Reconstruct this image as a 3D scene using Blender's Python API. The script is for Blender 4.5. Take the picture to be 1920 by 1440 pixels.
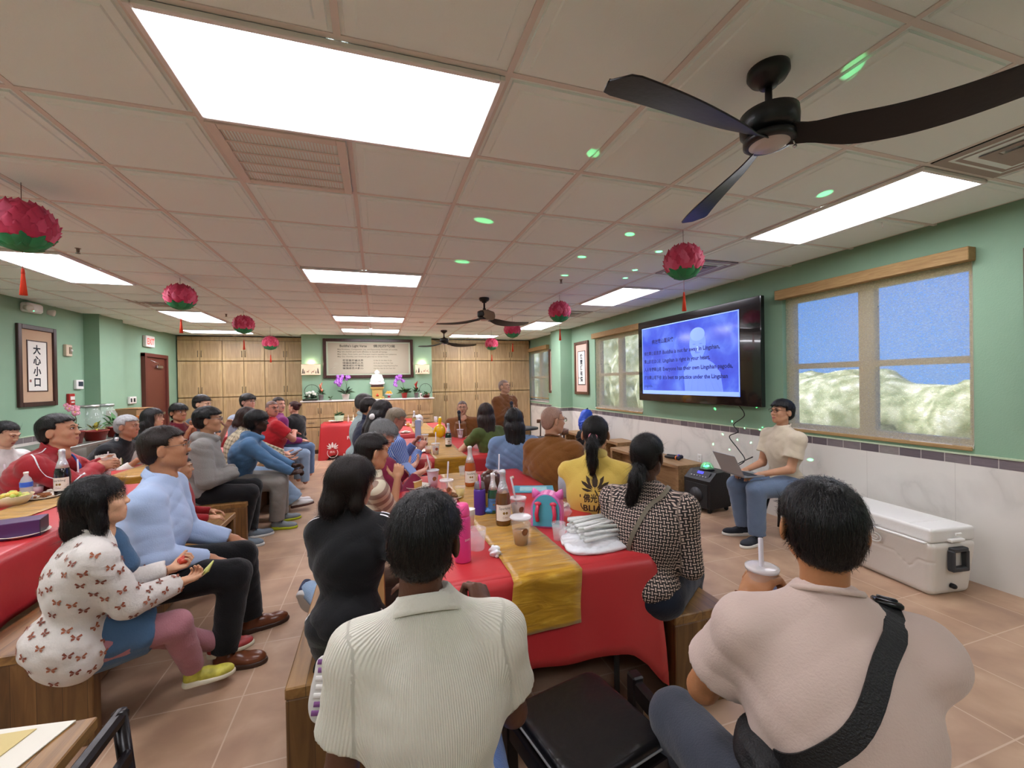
import bpy, math, random
import numpy as np
from mathutils import Vector, Matrix
from mathutils.bvhtree import BVHTree
random.seed(7); np.random.seed(7)
S = bpy.context.scene
for o in list(bpy.data.objects): bpy.data.objects.remove(o)
COL = S.collection
# ------------------------------------------------------------ camera
T = .6096; F = 788.9; YAW = .3100; PITCH = -.0055; ROLL = -.0173; CZ = 1.55
HC = 1.9232*T+CZ                      # ceiling height
cy_, sy_ = math.cos(YAW), math.sin(YAW); cp_, sp_ = math.cos(PITCH), math.sin(PITCH)
FW = Vector((sy_*cp_, cy_*cp_, sp_)); RR = Vector((cy_, -sy_, 0)); UU = RR.cross(FW)
cr_, sr_ = math.cos(ROLL), math.sin(ROLL)
R2 = RR*cr_+UU*sr_; U2 = -RR*sr_+UU*cr_
cam = bpy.data.objects.new('camera', bpy.data.cameras.new('camera')); COL.objects.link(cam)
cam.data.sensor_width = 36; cam.data.lens = F/1920*36; cam.data.clip_start = .05; cam.data.clip_end = 300
M = Matrix((( R2.x, U2.x, -FW.x, 0), (R2.y, U2.y, -FW.y, 0), (R2.z, U2.z, -FW.z, CZ), (0, 0, 0, 1)))
cam.matrix_world = M
S.camera = cam
def ray(px, py): return FW+R2*((px-960)/F)-U2*((py-720)/F)
def onz(px, py, z): d = ray(px, py); t = (z-CZ)/d.z; return Vector((d.x*t, d.y*t, z))
# ------------------------------------------------------------ light
W = bpy.data.worlds.new('sky'); S.world = W; W.use_nodes = True
wn = W.node_tree.nodes; wl = W.node_tree.links
bg = wn['Background']; tcw = wn.new('ShaderNodeTexCoord'); rmp = wn.new('ShaderNodeValToRGB'); sxw = wn.new('ShaderNodeSeparateXYZ')
wl.new(tcw.outputs['Generated'], sxw.inputs[0]); wl.new(sxw.outputs[2], rmp.inputs[0])
for e_, (p_, c_) in zip(rmp.color_ramp.elements, ((0.0, (.15, .42, 1, 1)), (.5, (.06, .22, .80, 1)))): e_.position = p_; e_.color = c_
wl.new(rmp.outputs[0], bg.inputs[0]); bg.inputs[1].default_value = .72
sun = bpy.data.objects.new('sun', bpy.data.lights.new('sun', 'SUN')); COL.objects.link(sun)
sun.data.energy = 4.5; sun.data.angle = .01; sun.rotation_euler = (math.radians(42), 0, math.radians(235))
PANEL = 9.0                            # radiance of the LED ceiling panels
S.view_settings.view_transform = 'Standard'; S.view_settings.look = 'None'
S.view_settings.gamma = 1; S.view_settings.use_curve_mapping = False
S.view_settings.exposure = 0.86
# ------------------------------------------------------------ materials
def lin(c):
    if isinstance(c, str): c = tuple(int(c[i:i+2], 16)/255 for i in (0, 2, 4))
    return tuple((v/12.92 if v <= .04045 else ((v+.055)/1.055)**2.4) for v in c)
MC = {}
def mat(col, rough=.6, bump=0, bscale=60, var=0, vscale=8, metal=0, trans=0, alpha=1, emit=0, spec=.5, sub=0, coat=0, sheen=0, stretch=(1, 1, 1), name=None, ior=1.45):
    key = (col, rough, bump, bscale, var, vscale, metal, trans, alpha, emit, spec, sub, coat, sheen, stretch)
    if key in MC: return MC[key]
    m = bpy.data.materials.new(name or 'm_'+str(len(MC))); m.use_nodes = True; MC[key] = m
    n = m.node_tree.nodes; l = m.node_tree.links; b = n['Principled BSDF']
    c = lin(col); b.inputs['Base Color'].default_value = (*c, 1)
    b.inputs['Roughness'].default_value = rough; b.inputs['Metallic'].default_value = metal
    b.inputs['Specular IOR Level'].default_value = spec; b.inputs['IOR'].default_value = ior
    b.inputs['Transmission Weight'].default_value = trans; b.inputs['Alpha'].default_value = alpha
    b.inputs['Coat Weight'].default_value = coat; b.inputs['Sheen Weight'].default_value = sheen
    if sub:
        b.inputs['Subsurface Weight'].default_value = sub; b.inputs['Subsurface Scale'].default_value = .01
        b.inputs['Subsurface Radius'].default_value = (1, .35, .2)
    if emit:
        b.inputs['Emission Color'].default_value = (*c, 1); b.inputs['Emission Strength'].default_value = emit
    if var or bump:
        tc = n.new('ShaderNodeTexCoord'); mp = n.new('ShaderNodeMapping'); mp.inputs['Scale'].default_value = stretch
        l.new(tc.outputs['Object'], mp.inputs[0])
    if var:
        nz = n.new('ShaderNodeTexNoise'); nz.inputs['Scale'].default_value = vscale; nz.inputs['Detail'].default_value = 5
        l.new(mp.outputs[0], nz.inputs[0])
        mx = n.new('ShaderNodeMix'); mx.data_type = 'RGBA'; l.new(nz.outputs[0], mx.inputs[0])
        mx.inputs[6].default_value = (*[v*(1-var) for v in c], 1); mx.inputs[7].default_value = (*[min(1, v*(1+var)) for v in c], 1)
        l.new(mx.outputs[2], b.inputs['Base Color'])
    if bump:
        nb = n.new('ShaderNodeTexNoise'); nb.inputs['Scale'].default_value = bscale; nb.inputs['Detail'].default_value = 3
        l.new(mp.outputs[0], nb.inputs[0]); bp = n.new('ShaderNodeBump'); bp.inputs['Strength'].default_value = bump; bp.inputs['Distance'].default_value = .01
        l.new(nb.outputs[0], bp.inputs['Height']); l.new(bp.outputs[0], b.inputs['Normal'])
    return m
def nodes_mat(name, fn, rough=.6):
    m = bpy.data.materials.new(name); m.use_nodes = True
    n = m.node_tree.nodes; l = m.node_tree.links; b = n['Principled BSDF']; b.inputs['Roughness'].default_value = rough
    fn(n, l, b); return m
def mth(n, l, op, a, b=None, c=None):
    q = n.new('ShaderNodeMath'); q.operation = op
    for i, v in enumerate((a, b, c)):
        if v is None: continue
        if isinstance(v, (int, float)): q.inputs[i].default_value = v
        else: l.new(v, q.inputs[i])
    return q.outputs[0]
def mixc(n, l, f, a, b):
    q = n.new('ShaderNodeMix'); q.data_type = 'RGBA'
    if isinstance(f, (int, float)): q.inputs[0].default_value = f
    else: l.new(f, q.inputs[0])
    for i, v in ((6, a), (7, b)):
        if isinstance(v, (tuple, str)): q.inputs[i].default_value = (*(lin(v)), 1)
        else: l.new(v, q.inputs[i])
    return q.outputs[2]
def objxyz(n, l, kind='Object', scale=(1, 1, 1)):
    tc = n.new('ShaderNodeTexCoord'); mp = n.new('ShaderNodeMapping'); mp.inputs['Scale'].default_value = scale
    l.new(tc.outputs[kind], mp.inputs[0]); s = n.new('ShaderNodeSeparateXYZ'); l.new(mp.outputs[0], s.inputs[0])
    return mp.outputs[0], s.outputs[0], s.outputs[1], s.outputs[2]
def cylxyz(n, l):
    a = n.new('ShaderNodeAttribute'); a.attribute_name = 'cyl'; s = n.new('ShaderNodeSeparateXYZ'); l.new(a.outputs['Vector'], s.inputs[0])
    return a.outputs['Vector'], s.outputs[0], s.outputs[1]
def noise(n, l, vec, scale, detail=4, dist=0):
    q = n.new('ShaderNodeTexNoise'); q.inputs['Scale'].default_value = scale; q.inputs['Detail'].default_value = detail; q.inputs['Distortion'].default_value = dist
    l.new(vec, q.inputs[0]); return q.outputs[0]
def bump(n, l, b, h, s=.3, d=.01):
    q = n.new('ShaderNodeBump'); q.inputs['Strength'].default_value = s; q.inputs['Distance'].default_value = d
    l.new(h, q.inputs['Height']); l.new(q.outputs[0], b.inputs['Normal'])
def mapscale(n, l, vec, sc):
    mp = n.new('ShaderNodeMapping'); mp.inputs['Scale'].default_value = sc; l.new(vec, mp.inputs[0]); return mp.outputs[0]
def ramp(n, l, f, *stops):
    q = n.new('ShaderNodeValToRGB'); e = q.color_ramp.elements
    while len(e) < len(stops): e.new(.5)
    for i, (p, c) in enumerate(stops): e[i].position = p; e[i].color = (*lin(c), 1)
    l.new(f, q.inputs[0]); return q.outputs[0]
# ------------------------------------------------------------ object helpers
def tag(o, label, cat, group=None, kind=None):
    o['label'] = label; o['category'] = cat
    if group: o['group'] = group
    if kind: o['kind'] = kind
    return o
def empty(name, loc, rz, label, cat, group=None):
    o = bpy.data.objects.new(name, None); COL.objects.link(o); o.location = loc; o.rotation_euler = (0, 0, rz); o.empty_display_size = .05
    return tag(o, label, cat, group)
def struct(o): o['kind'] = 'structure'; return o
def mkmesh(name, V, Fc, mi, mats, parent=None, smooth=True, loc=None, rot=None, attrs=None):
    me = bpy.data.meshes.new(name)
    V = np.asarray(V, np.float32).reshape(-1, 3)
    me.vertices.add(len(V)); me.vertices.foreach_set('co', V.ravel())
    sizes = np.array([len(f) for f in Fc], np.int32) if not isinstance(Fc, np.ndarray) else np.full(len(Fc), Fc.shape[1], np.int32)
    loops = np.concatenate([np.asarray(f, np.int32) for f in Fc]) if not isinstance(Fc, np.ndarray) else Fc.astype(np.int32).ravel()
    me.loops.add(len(loops)); me.loops.foreach_set('vertex_index', loops)
    me.polygons.add(len(sizes)); me.polygons.foreach_set('loop_start', np.concatenate([[0], np.cumsum(sizes)[:-1]]).astype(np.int32))
    for m in mats: me.materials.append(m)
    if mi is not None: me.polygons.foreach_set('material_index', np.asarray(mi, np.int32))
    sm = smooth if isinstance(smooth, (list, np.ndarray)) else [bool(smooth)]*len(sizes)
    me.polygons.foreach_set('use_smooth', np.asarray(sm, bool))
    if attrs is not None:
        for k, a in attrs.items():
            at = me.attributes.new(k, 'FLOAT_VECTOR', 'POINT'); at.data.foreach_set('vector', np.asarray(a, np.float32).ravel())
    me.update(calc_edges=True); me.validate()
    o = bpy.data.objects.new(name, me); COL.objects.link(o)
    if parent: o.parent = parent
    if loc is not None: o.location = loc
    if rot is not None: o.rotation_euler = rot
    return o
class MB:
    def __init__(s): s.V = []; s.F = []; s.I = []; s.S = []; s.M = []
    def m(s, mt):
        if mt not in s.M: s.M.append(mt)
        return s.M.index(mt)
    def add(s, V, Fc, mt, smooth=False, X=None):
        b = len(s.V); i = s.m(mt)
        for v in V:
            v = Vector(v); s.V.append(tuple(X @ v) if X is not None else tuple(v))
        for f in Fc: s.F.append([b+k for k in f]); s.I.append(i); s.S.append(smooth)
        return s
    def box(s, c, d, mt, X=None, ch=0, rz=0):
        x, y, z = (v/2 for v in d); cc = Vector(c); Rm = Matrix.Rotation(rz, 4, 'Z') if rz else None
        if ch <= 0:
            P = [(-x, -y, -z), (x, -y, -z), (x, y, -z), (-x, y, -z), (-x, -y, z), (x, -y, z), (x, y, z), (-x, y, z)]
            Fc = [(0, 3, 2, 1), (4, 5, 6, 7), (0, 1, 5, 4), (1, 2, 6, 5), (2, 3, 7, 6), (3, 0, 4, 7)]
        else:
            ch = min(ch, x*.9, y*.9, z*.9); P = []; ix = {}
            for sx in (-1, 1):
                for sy in (-1, 1):
                    for sz in (-1, 1):
                        for k, (a, b, c2) in enumerate(((0, 1, 1), (1, 0, 1), (1, 1, 0))):
                            ix[sx, sy, sz, k] = len(P); P.append((sx*(x-ch*a), sy*(y-ch*b), sz*(z-ch*c2)))
            Fc = []
            for k in range(3):
                for sg in (-1, 1):
                    q = []
                    for u, v in ((-1, -1), (1, -1), (1, 1), (-1, 1)):
                        t = [u, v]; t.insert(k, sg); q.append(ix[(*t, k)])
                    if (sg < 0) ^ (k == 1): q.reverse()
                    Fc.append(q)
            for k in range(3):
                a, b = [j for j in range(3) if j != k]
                for sa in (-1, 1):
                    for sb in (-1, 1):
                        t0 = [0]*3; t0[a] = sa; t0[b] = sb; t0[k] = -1; t1 = t0[:]; t1[k] = 1
                        q = [ix[(*t0, a)], ix[(*t0, b)], ix[(*t1, b)], ix[(*t1, a)]]
                        n = (Vector(P[q[1]])-Vector(P[q[0]])).cross(Vector(P[q[2]])-Vector(P[q[1]])); cen = sum((Vector(P[j]) for j in q), Vector())
                        if n.dot(cen) < 0: q.reverse()
                        Fc.append(q)
            for sx in (-1, 1):
                for sy in (-1, 1):
                    for sz in (-1, 1):
                        q = [ix[sx, sy, sz, j] for j in range(3)]
                        n = (Vector(P[q[1]])-Vector(P[q[0]])).cross(Vector(P[q[2]])-Vector(P[q[1]]))
                        if n.dot(Vector((sx, sy, sz))) < 0: q.reverse()
                        Fc.append(q)
        P = [(Rm @ Vector(p) if Rm else Vector(p))+cc for p in P]
        return s.add(P, Fc, mt, False, X)
    def lathe(s, prof, mt, c=(0, 0, 0), n=24, X=None, smooth=True, sq=1, caps=True):
        V = []; Fc = []; k = len(prof)
        for i in range(n):
            a = 2*math.pi*i/n
            for r, z in prof: V.append((c[0]+r*math.cos(a), c[1]+r*math.sin(a)*sq, c[2]+z))
        for i in range(n):
            j = (i+1) % n
            for q in range(k-1): Fc.append((i*k+q, j*k+q, j*k+q+1, i*k+q+1))
        if caps:
            if prof[0][0] > 1e-5: Fc.append([i*k for i in range(n)][::-1])
            if prof[-1][0] > 1e-5: Fc.append([i*k+k-1 for i in range(n)])
        return s.add(V, Fc, mt, smooth, X)
    def tube(s, pts, r, mt, n=8, X=None, closed=False, smooth=True):
        pts = [Vector(p) for p in pts]; V = []; Fc = []; m = len(pts)
        rs = r if isinstance(r, (list, tuple)) else [r]*m; up = Vector((.13, .21, .97))
        pu = None
        for i, p in enumerate(pts):
            d = (pts[(i+1) % m]-pts[i-1]) if closed else (pts[min(i+1, m-1)]-pts[max(i-1, 0)])
            d = d.normalized() if d.length > 1e-9 else Vector((0, 0, 1))
            if pu is None: u = d.cross(up if abs(d.dot(up)) < .95 else Vector((1, 0, 0))).normalized()
            else: u = (pu-d*pu.dot(d)).normalized()
            pu = u; v = d.cross(u)
            for j in range(n):
                a = 2*math.pi*j/n; V.append(p+(u*math.cos(a)+v*math.sin(a))*rs[i])
        for i in range(m if closed else m-1):
            i2 = (i+1) % m
            for j in range(n): Fc.append((i*n+j, i*n+(j+1) % n, i2*n+(j+1) % n, i2*n+j))
        if not closed: Fc.append(list(range(n))[::-1]); Fc.append([(m-1)*n+j for j in range(n)])
        return s.add(V, Fc, mt, smooth, X)
    def prism(s, poly, h, mt, X=None, smooth=False, taper=1):
        n = len(poly); V = [(x, y, 0) for x, y in poly]+[(x*taper, y*taper, h) for x, y in poly]
        Fc = [list(range(n))[::-1], [n+i for i in range(n)]]+[(i, (i+1) % n, n+(i+1) % n, n+i) for i in range(n)]
        return s.add(V, Fc, mt, smooth, X)
    def ball(s, c, r, mt, n=12, X=None, smooth=True):
        r = r if isinstance(r, (tuple, list)) else (r, r, r); V = [(c[0], c[1], c[2]-r[2])]; Fc = []; m = n//2+1
        for i in range(1, m):
            t = math.pi*i/m
            for j in range(n): a = 2*math.pi*j/n; V.append((c[0]+r[0]*math.sin(t)*math.cos(a), c[1]+r[1]*math.sin(t)*math.sin(a), c[2]-r[2]*math.cos(t)))
        V.append((c[0], c[1], c[2]+r[2])); L = len(V)-1
        for j in range(n): Fc.append((0, 1+(j+1) % n, 1+j)); Fc.append((L, L-n+j, L-n+(j+1) % n))
        for i in range(m-2):
            for j in range(n): a = 1+i*n; Fc.append((a+j, a+(j+1) % n, a+n+(j+1) % n, a+n+j))
        return s.add(V, Fc, mt, smooth, X)
    def grid(s, fn, nu, nv, mt, smooth=True, X=None):
        V = [fn(i/nu, j/nv) for j in range(nv+1) for i in range(nu+1)]; w = nu+1
        Fc = [(j*w+i, j*w+i+1, (j+1)*w+i+1, (j+1)*w+i) for j in range(nv) for i in range(nu)]
        return s.add(V, Fc, mt, smooth, X)
    def build(s, name, parent=None, loc=None, rz=None, solid=0):
        o = mkmesh(name, s.V, s.F, s.I, s.M, parent, s.S, loc, (0, 0, rz) if rz is not None else None)
        if solid: q = o.modifiers.new('solid', 'SOLIDIFY'); q.thickness = solid; q.offset = 0
        return o
def L4(loc=(0, 0, 0), rx=0, ry=0, rz=0, sc=1):
    sc = sc if isinstance(sc, (tuple, list)) else (sc, sc, sc)
    return Matrix.Translation(loc) @ Matrix.Rotation(rz, 4, 'Z') @ Matrix.Rotation(ry, 4, 'Y') @ Matrix.Rotation(rx, 4, 'X') @ Matrix.Diagonal((*sc, 1))
def textmesh(body, size, extrude=0, align='LEFT', bold=0, space=1):
    cu = bpy.data.curves.new('t', 'FONT'); cu.body = body; cu.size = size; cu.extrude = extrude; cu.align_x = align; cu.offset = bold; cu.space_character = space; cu.resolution_u = 2
    o = bpy.data.objects.new('t', cu); COL.objects.link(o); bpy.context.view_layer.update()
    dg = bpy.context.evaluated_depsgraph_get(); me = bpy.data.meshes.new_from_object(o.evaluated_get(dg))
    V = [v.co.copy() for v in me.vertices]; Fc = [list(p.vertices) for p in me.polygons]
    bpy.data.objects.remove(o); bpy.data.curves.remove(cu); bpy.data.meshes.remove(me)
    return V, Fc
def addtext(mb, body, size, mt, X, align='LEFT', bold=0, space=1, width=None):
    V, Fc = textmesh(body, size, 0, align, bold, space)
    if width and V:
        w = max(v.x for v in V)-min(v.x for v in V); k = width/w if w > 0 else 1
        V = [Vector((v.x*k, v.y, v.z)) for v in V]
    return mb.add(V, Fc, mt, False, X)
# ------------------------------------------------------------ smooth shapes (distance fields meshed on a grid)
def nv(v): v = np.asarray(v, float); return v/max(1e-9, np.linalg.norm(v))
class Fld:
    def __init__(s, lo, hi, res):
        s.res = res; s.lo = np.array(lo, float); n = np.ceil((np.array(hi)-s.lo)/res).astype(int)+1
        s.ax = [s.lo[i]+res*np.arange(n[i]) for i in range(3)]; s.F = np.full(n, .3, np.float32)
    def reg(s, lo, hi):
        r = []
        for i in range(3):
            a = max(0, int((lo[i]-s.lo[i])/s.res)); b = min(s.F.shape[i], int((hi[i]-s.lo[i])/s.res)+2)
            if b <= a: return None
            r.append(slice(a, b))
        return tuple(r), [s.ax[i][r[i]].reshape([-1 if j == i else 1 for j in range(3)]).astype(np.float32) for i in range(3)]
    def comb(s, sl, d, k, op):
        A = s.F[sl]
        if op == 's':
            h = np.maximum(k-np.abs(A+d), 0)/k; s.F[sl] = np.maximum(A, -d)+h*h*k*.25
        else:
            h = np.maximum(k-np.abs(A-d), 0)/k; s.F[sl] = np.minimum(A, d)-h*h*k*.25
    def cone(s, a, b, ra, rb, k=.02, op='u', capa=False, capb=False):
        a = np.asarray(a, float); b = np.asarray(b, float); m = max(ra, rb)+k+2*s.res
        q = s.reg(np.minimum(a, b)-m, np.maximum(a, b)+m)
        if q is None: return
        sl, (X, Y, Z) = q; ba = b-a; L2 = max(1e-9, ba@ba)
        x, y, z = X-a[0], Y-a[1], Z-a[2]; t0 = (x*ba[0]+y*ba[1]+z*ba[2])/L2; t = np.clip(t0, 0, 1)
        d = np.sqrt((x-t*ba[0])**2+(y-t*ba[1])**2+(z-t*ba[2])**2)-(ra+(rb-ra)*t); L = math.sqrt(L2)
        if capb: d = np.maximum(d, (t0-1)*L)
        if capa: d = np.maximum(d, -t0*L)
        s.comb(sl, d, k, op)
    def ell(s, c, r, R=None, k=.02, op='u'):
        c = np.asarray(c, float); r = np.asarray(r, float); m = max(r)+k+2*s.res; q = s.reg(c-m, c+m)
        if q is None: return
        sl, (X, Y, Z) = q; x, y, z = X-c[0], Y-c[1], Z-c[2]
        if R is not None:
            R = np.asarray(R, float); x, y, z = (x*R[0, i]+y*R[1, i]+z*R[2, i] for i in range(3))
        k0 = np.sqrt((x/r[0])**2+(y/r[1])**2+(z/r[2])**2); k1 = np.sqrt((x/r[0]**2)**2+(y/r[1]**2)**2+(z/r[2]**2)**2)+1e-6
        s.comb(sl, k0*(k0-1)/k1, k, op)
    def grids(s): return [s.ax[i].reshape([-1 if j == i else 1 for j in range(3)]) for i in range(3)]
    def cut(s, n, p, k=.008):                     # keep the side the normal points away from
        X, Y, Z = s.grids(); d = (X-p[0])*n[0]+(Y-p[1])*n[1]+(Z-p[2])*n[2]; s.F = np.maximum(s.F, d.astype(np.float32)); return s
    def disp(s, fn, amp):
        X, Y, Z = s.grids(); s.F = s.F+np.where(np.abs(s.F) < .04, amp*fn(X, Y, Z), 0).astype(np.float32)
    def mesh(s):
        Fv = s.F; h = s.res; neg = Fv < 0
        Fp = Fv
        c = [neg[i:neg.shape[0]-1+i, j:neg.shape[1]-1+j, k:neg.shape[2]-1+k] for i in (0, 1) for j in (0, 1) for k in (0, 1)]
        al = c[0].copy(); an = c[0].copy()
        for q in c[1:]: al &= q; an |= q
        act = an & ~al; I = np.argwhere(act)
        if len(I) == 0: return np.zeros((0, 3)), np.zeros((0, 4), int)
        idx = np.full(act.shape, -1, np.int32); idx[act] = np.arange(len(I))
        cor = np.array([(i, j, k) for i in (0, 1) for j in (0, 1) for k in (0, 1)])
        val = np.stack([Fp[I[:, 0]+a, I[:, 1]+b, I[:, 2]+d] for a, b, d in cor], 1)
        P = np.zeros((len(I), 3)); N = np.zeros(len(I))
        for e0 in range(8):
            for ax in range(3):
                if cor[e0][ax] == 1: continue
                e1 = e0+(4, 2, 1)[ax]; a = val[:, e0]; b = val[:, e1]; m = (a < 0) != (b < 0)
                t = np.where(m, a/np.where(m, a-b, 1), 0)
                P += np.where(m[:, None], cor[e0]+t[:, None]*(cor[e1]-cor[e0]), 0); N += m
        V = (P/N[:, None]+I)*h+s.lo; Q = []
        for ax in range(3):
            o1, o2 = [(1, 2), (2, 0), (0, 1)][ax]
            sa = [slice(None)]*3; sb = [slice(None)]*3; sa[ax] = slice(0, -1); sb[ax] = slice(1, None)
            for o in (o1, o2): sa[o] = slice(1, -1); sb[o] = slice(1, -1)
            A = neg[tuple(sa)]; B = neg[tuple(sb)]; E = np.argwhere(A != B); sg = A[A != B]
            g = E.copy(); g[:, o1] += 1; g[:, o2] += 1
            def cell(d1, d2):
                q = g.copy(); q[:, o1] += d1; q[:, o2] += d2; return idx[q[:, 0], q[:, 1], q[:, 2]]
            f = np.stack([cell(-1, -1), cell(0, -1), cell(0, 0), cell(-1, 0)], 1)
            f[~sg] = f[~sg][:, ::-1]; Q.append(f)
        Q = np.concatenate(Q); Q = Q[(Q >= 0).all(1)]
        return V, Q
def smooth_v(V, Q, n=1, f=.5):
    for _ in range(n):
        A = np.zeros_like(V); c = np.zeros(len(V))
        for i in range(4):
            for j in (1, 3): np.add.at(A, Q[:, i], V[Q[:, (i+j) % 4]]); np.add.at(c, Q[:, i], 1)
        V = V+f*(A/np.maximum(c, 1)[:, None]-V)
    return V
def vnorm(V, Q):
    n = np.cross(V[Q[:, 2]]-V[Q[:, 0]], V[Q[:, 3]]-V[Q[:, 1]]); A = np.zeros_like(V)
    for i in range(4): np.add.at(A, Q[:, i], n)
    return A/np.maximum(1e-9, np.linalg.norm(A, axis=1))[:, None]
class Parts:
    """collects quad pieces with materials for one mesh"""
    def __init__(s): s.V = []; s.F = []; s.I = []; s.M = []; s.C = []; s.n = 0
    def mi(s, m):
        if m not in s.M: s.M.append(m)
        return s.M.index(m)
    def add(s, V, Q, m, X=None, flip=False, cyl=None, I=None):
        V = np.asarray(V, float)
        if X is not None: X = np.asarray(X, float); V = V@X[:3, :3].T+X[:3, 3]; flip ^= np.linalg.det(X[:3, :3]) < 0
        F = [list(q)[::-1] if flip else list(q) for q in (Q.tolist() if isinstance(Q, np.ndarray) else Q)]
        s.V.append(V); s.F += [[i+s.n for i in q] for q in F]; k = s.mi(m)
        s.I += [k]*len(F) if I is None else [s.mi(x) for x in I]; s.C.append(np.zeros_like(V) if cyl is None else cyl); s.n += len(V)
    def mb(s, mb, X=None):
        for k, m in enumerate(mb.M):
            fs = [f for f, i in zip(mb.F, mb.I) if i == k]; s.add(mb.V, fs, m, X)
    def build(s, name, parent=None, **kw):
        return mkmesh(name, np.concatenate(s.V), s.F, s.I, s.M, parent, True, attrs={'cyl': np.concatenate(s.C)}, **kw)
def rotm(yaw=0, pitch=0, roll=0):
    """yaw clockwise from +Y, pitch up positive, roll to the right"""
    y, p, r = (math.radians(v) for v in (yaw, pitch, roll))
    Rz = np.array([[math.cos(y), math.sin(y), 0], [-math.sin(y), math.cos(y), 0], [0, 0, 1]])
    Rx = np.array([[1, 0, 0], [0, math.cos(p), -math.sin(p)], [0, math.sin(p), math.cos(p)]])
    Ry = np.array([[math.cos(r), 0, math.sin(r)], [0, 1, 0], [-math.sin(r), 0, math.cos(r)]])
    return Rz@Rx@Ry
def M4(R, t, s=1):
    X = np.eye(4); X[:3, :3] = np.asarray(R)*s; X[:3, 3] = t; return X
def ik(a, t, l1, l2, hint):
    a = np.asarray(a, float); t = np.asarray(t, float); d = t-a; L = np.linalg.norm(d)
    if L > (l1+l2)*.995: t = a+d/L*(l1+l2)*.995; d = t-a; L = np.linalg.norm(d)
    L = max(L, abs(l1-l2)+.01); x = (l1*l1-l2*l2+L*L)/(2*L); h = math.sqrt(max(0, l1*l1-x*x)); u = d/np.linalg.norm(d)
    hv = np.asarray(hint, float); hv = hv-u*(hv@u); hv = nv(hv); return a+u*x+hv*h, t
def hand(parts, m, W, d, back, side, s=1, curl=25, thumb=20, res=.0042, spread=1):
    """five fingers; W wrist, d finger direction, back = back of the hand, side +1 right / -1 left"""
    d = nv(d); back = np.asarray(back, float); back = nv(back-d*(back@d)); th = -side*np.cross(d, back)
    f = Fld((-.065, -.05, -.11), (.085, .2, .05), res)
    f.cone((0, -.03, 0), (0, .02, 0), .024, .026, .01); f.ell((.0, .05, -.001), (.040, .046, .0155), k=.015)
    f.ell((.024, .028, -.010), (.016, .028, .014), k=.012)
    cs = curl if isinstance(curl, (list, tuple)) else [curl]*4
    for i, (x, L, r) in enumerate(((.029, .072, .0092), (.0105, .080, .0094), (-.0095, .074, .009), (-.028, .058, .0082))):
        p = np.array([x, .086-abs(x-.01)*.15, -.001]); an = 0; sx = (x-.002)*1.6*spread
        q0 = p-np.array([0, .02, 0])
        f.cone(q0, p, r*1.05, r*1.05, .006)
        for j, fr in enumerate((.44, .31, .25)):
            an += math.radians(cs[i]*(1, 1.15, .8)[j]); q = p+np.array([sx*math.cos(an), math.cos(an), -math.sin(an)])*L*fr
            f.cone(p, q, r*(1-.08*j), r*(.93-.08*j), .0025); p = q
    a = math.radians(thumb); p = np.array([.024, .014, -.008])
    for L, r, fa in ((.040, .0135, .9), (.032, .0112, .55), (.027, .0098, .35)):
        q = p+np.array([math.sin(fa+.1), math.cos(fa+.1)*math.cos(a), -math.sin(a)])*L; f.cone(p, q, r, r*.92, .006); p = q; a += math.radians(thumb*.5)
    V, Q = f.mesh(); parts.add(V, Q, m, M4(np.stack([th, d, back], 1), W, s))
SKIN = {}
def skin(c):
    return mat(c, .5, .12, 90, .10, 14, sub=.12, spec=.35)
def strands(parts, m, V, N, n, L, w, flow, lift=.15, curv=.1, seg=4, rng=None, sel=None):
    rng = rng or np.random.default_rng(3); ids = np.arange(len(V)) if sel is None else np.nonzero(sel)[0]
    if len(ids) == 0: return
    i = rng.choice(ids, n); P = V[i]+rng.normal(0, .0025, (n, 3)); Nn = N[i]
    D = flow(P)+rng.normal(0, .22, (n, 3)); D = D-Nn*(D*Nn).sum(1)[:, None]; D /= np.maximum(1e-6, np.linalg.norm(D, axis=1))[:, None]
    B = np.cross(D, Nn); ln = L*rng.uniform(.6, 1.3, n); lf = lift*rng.uniform(0, 1, n); vs = []
    for k in range(seg+1):
        t = k/seg; s = (ln*t)[:, None]; c = P+D*s-Nn*(s*s/(2*curv))+Nn*(lf*ln*t)[:, None]*(1-.3*t)+Nn*.0008
        ww = w*(1-t)**.6+.00008; vs.append(c-B*ww); vs.append(c+B*ww)
    A = np.stack(vs, 1).reshape(-1, 3); b = np.arange(n)*2*(seg+1)
    Q = np.concatenate([np.stack([b+2*k, b+2*k+1, b+2*k+3, b+2*k+2], 1) for k in range(seg)]); parts.add(A, Q, m)
def hairmat(c, rough=.38):
    return mat(c, rough, .5, 55, .45, 30, stretch=(5, 5, .6), spec=.45, name='hair')
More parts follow.
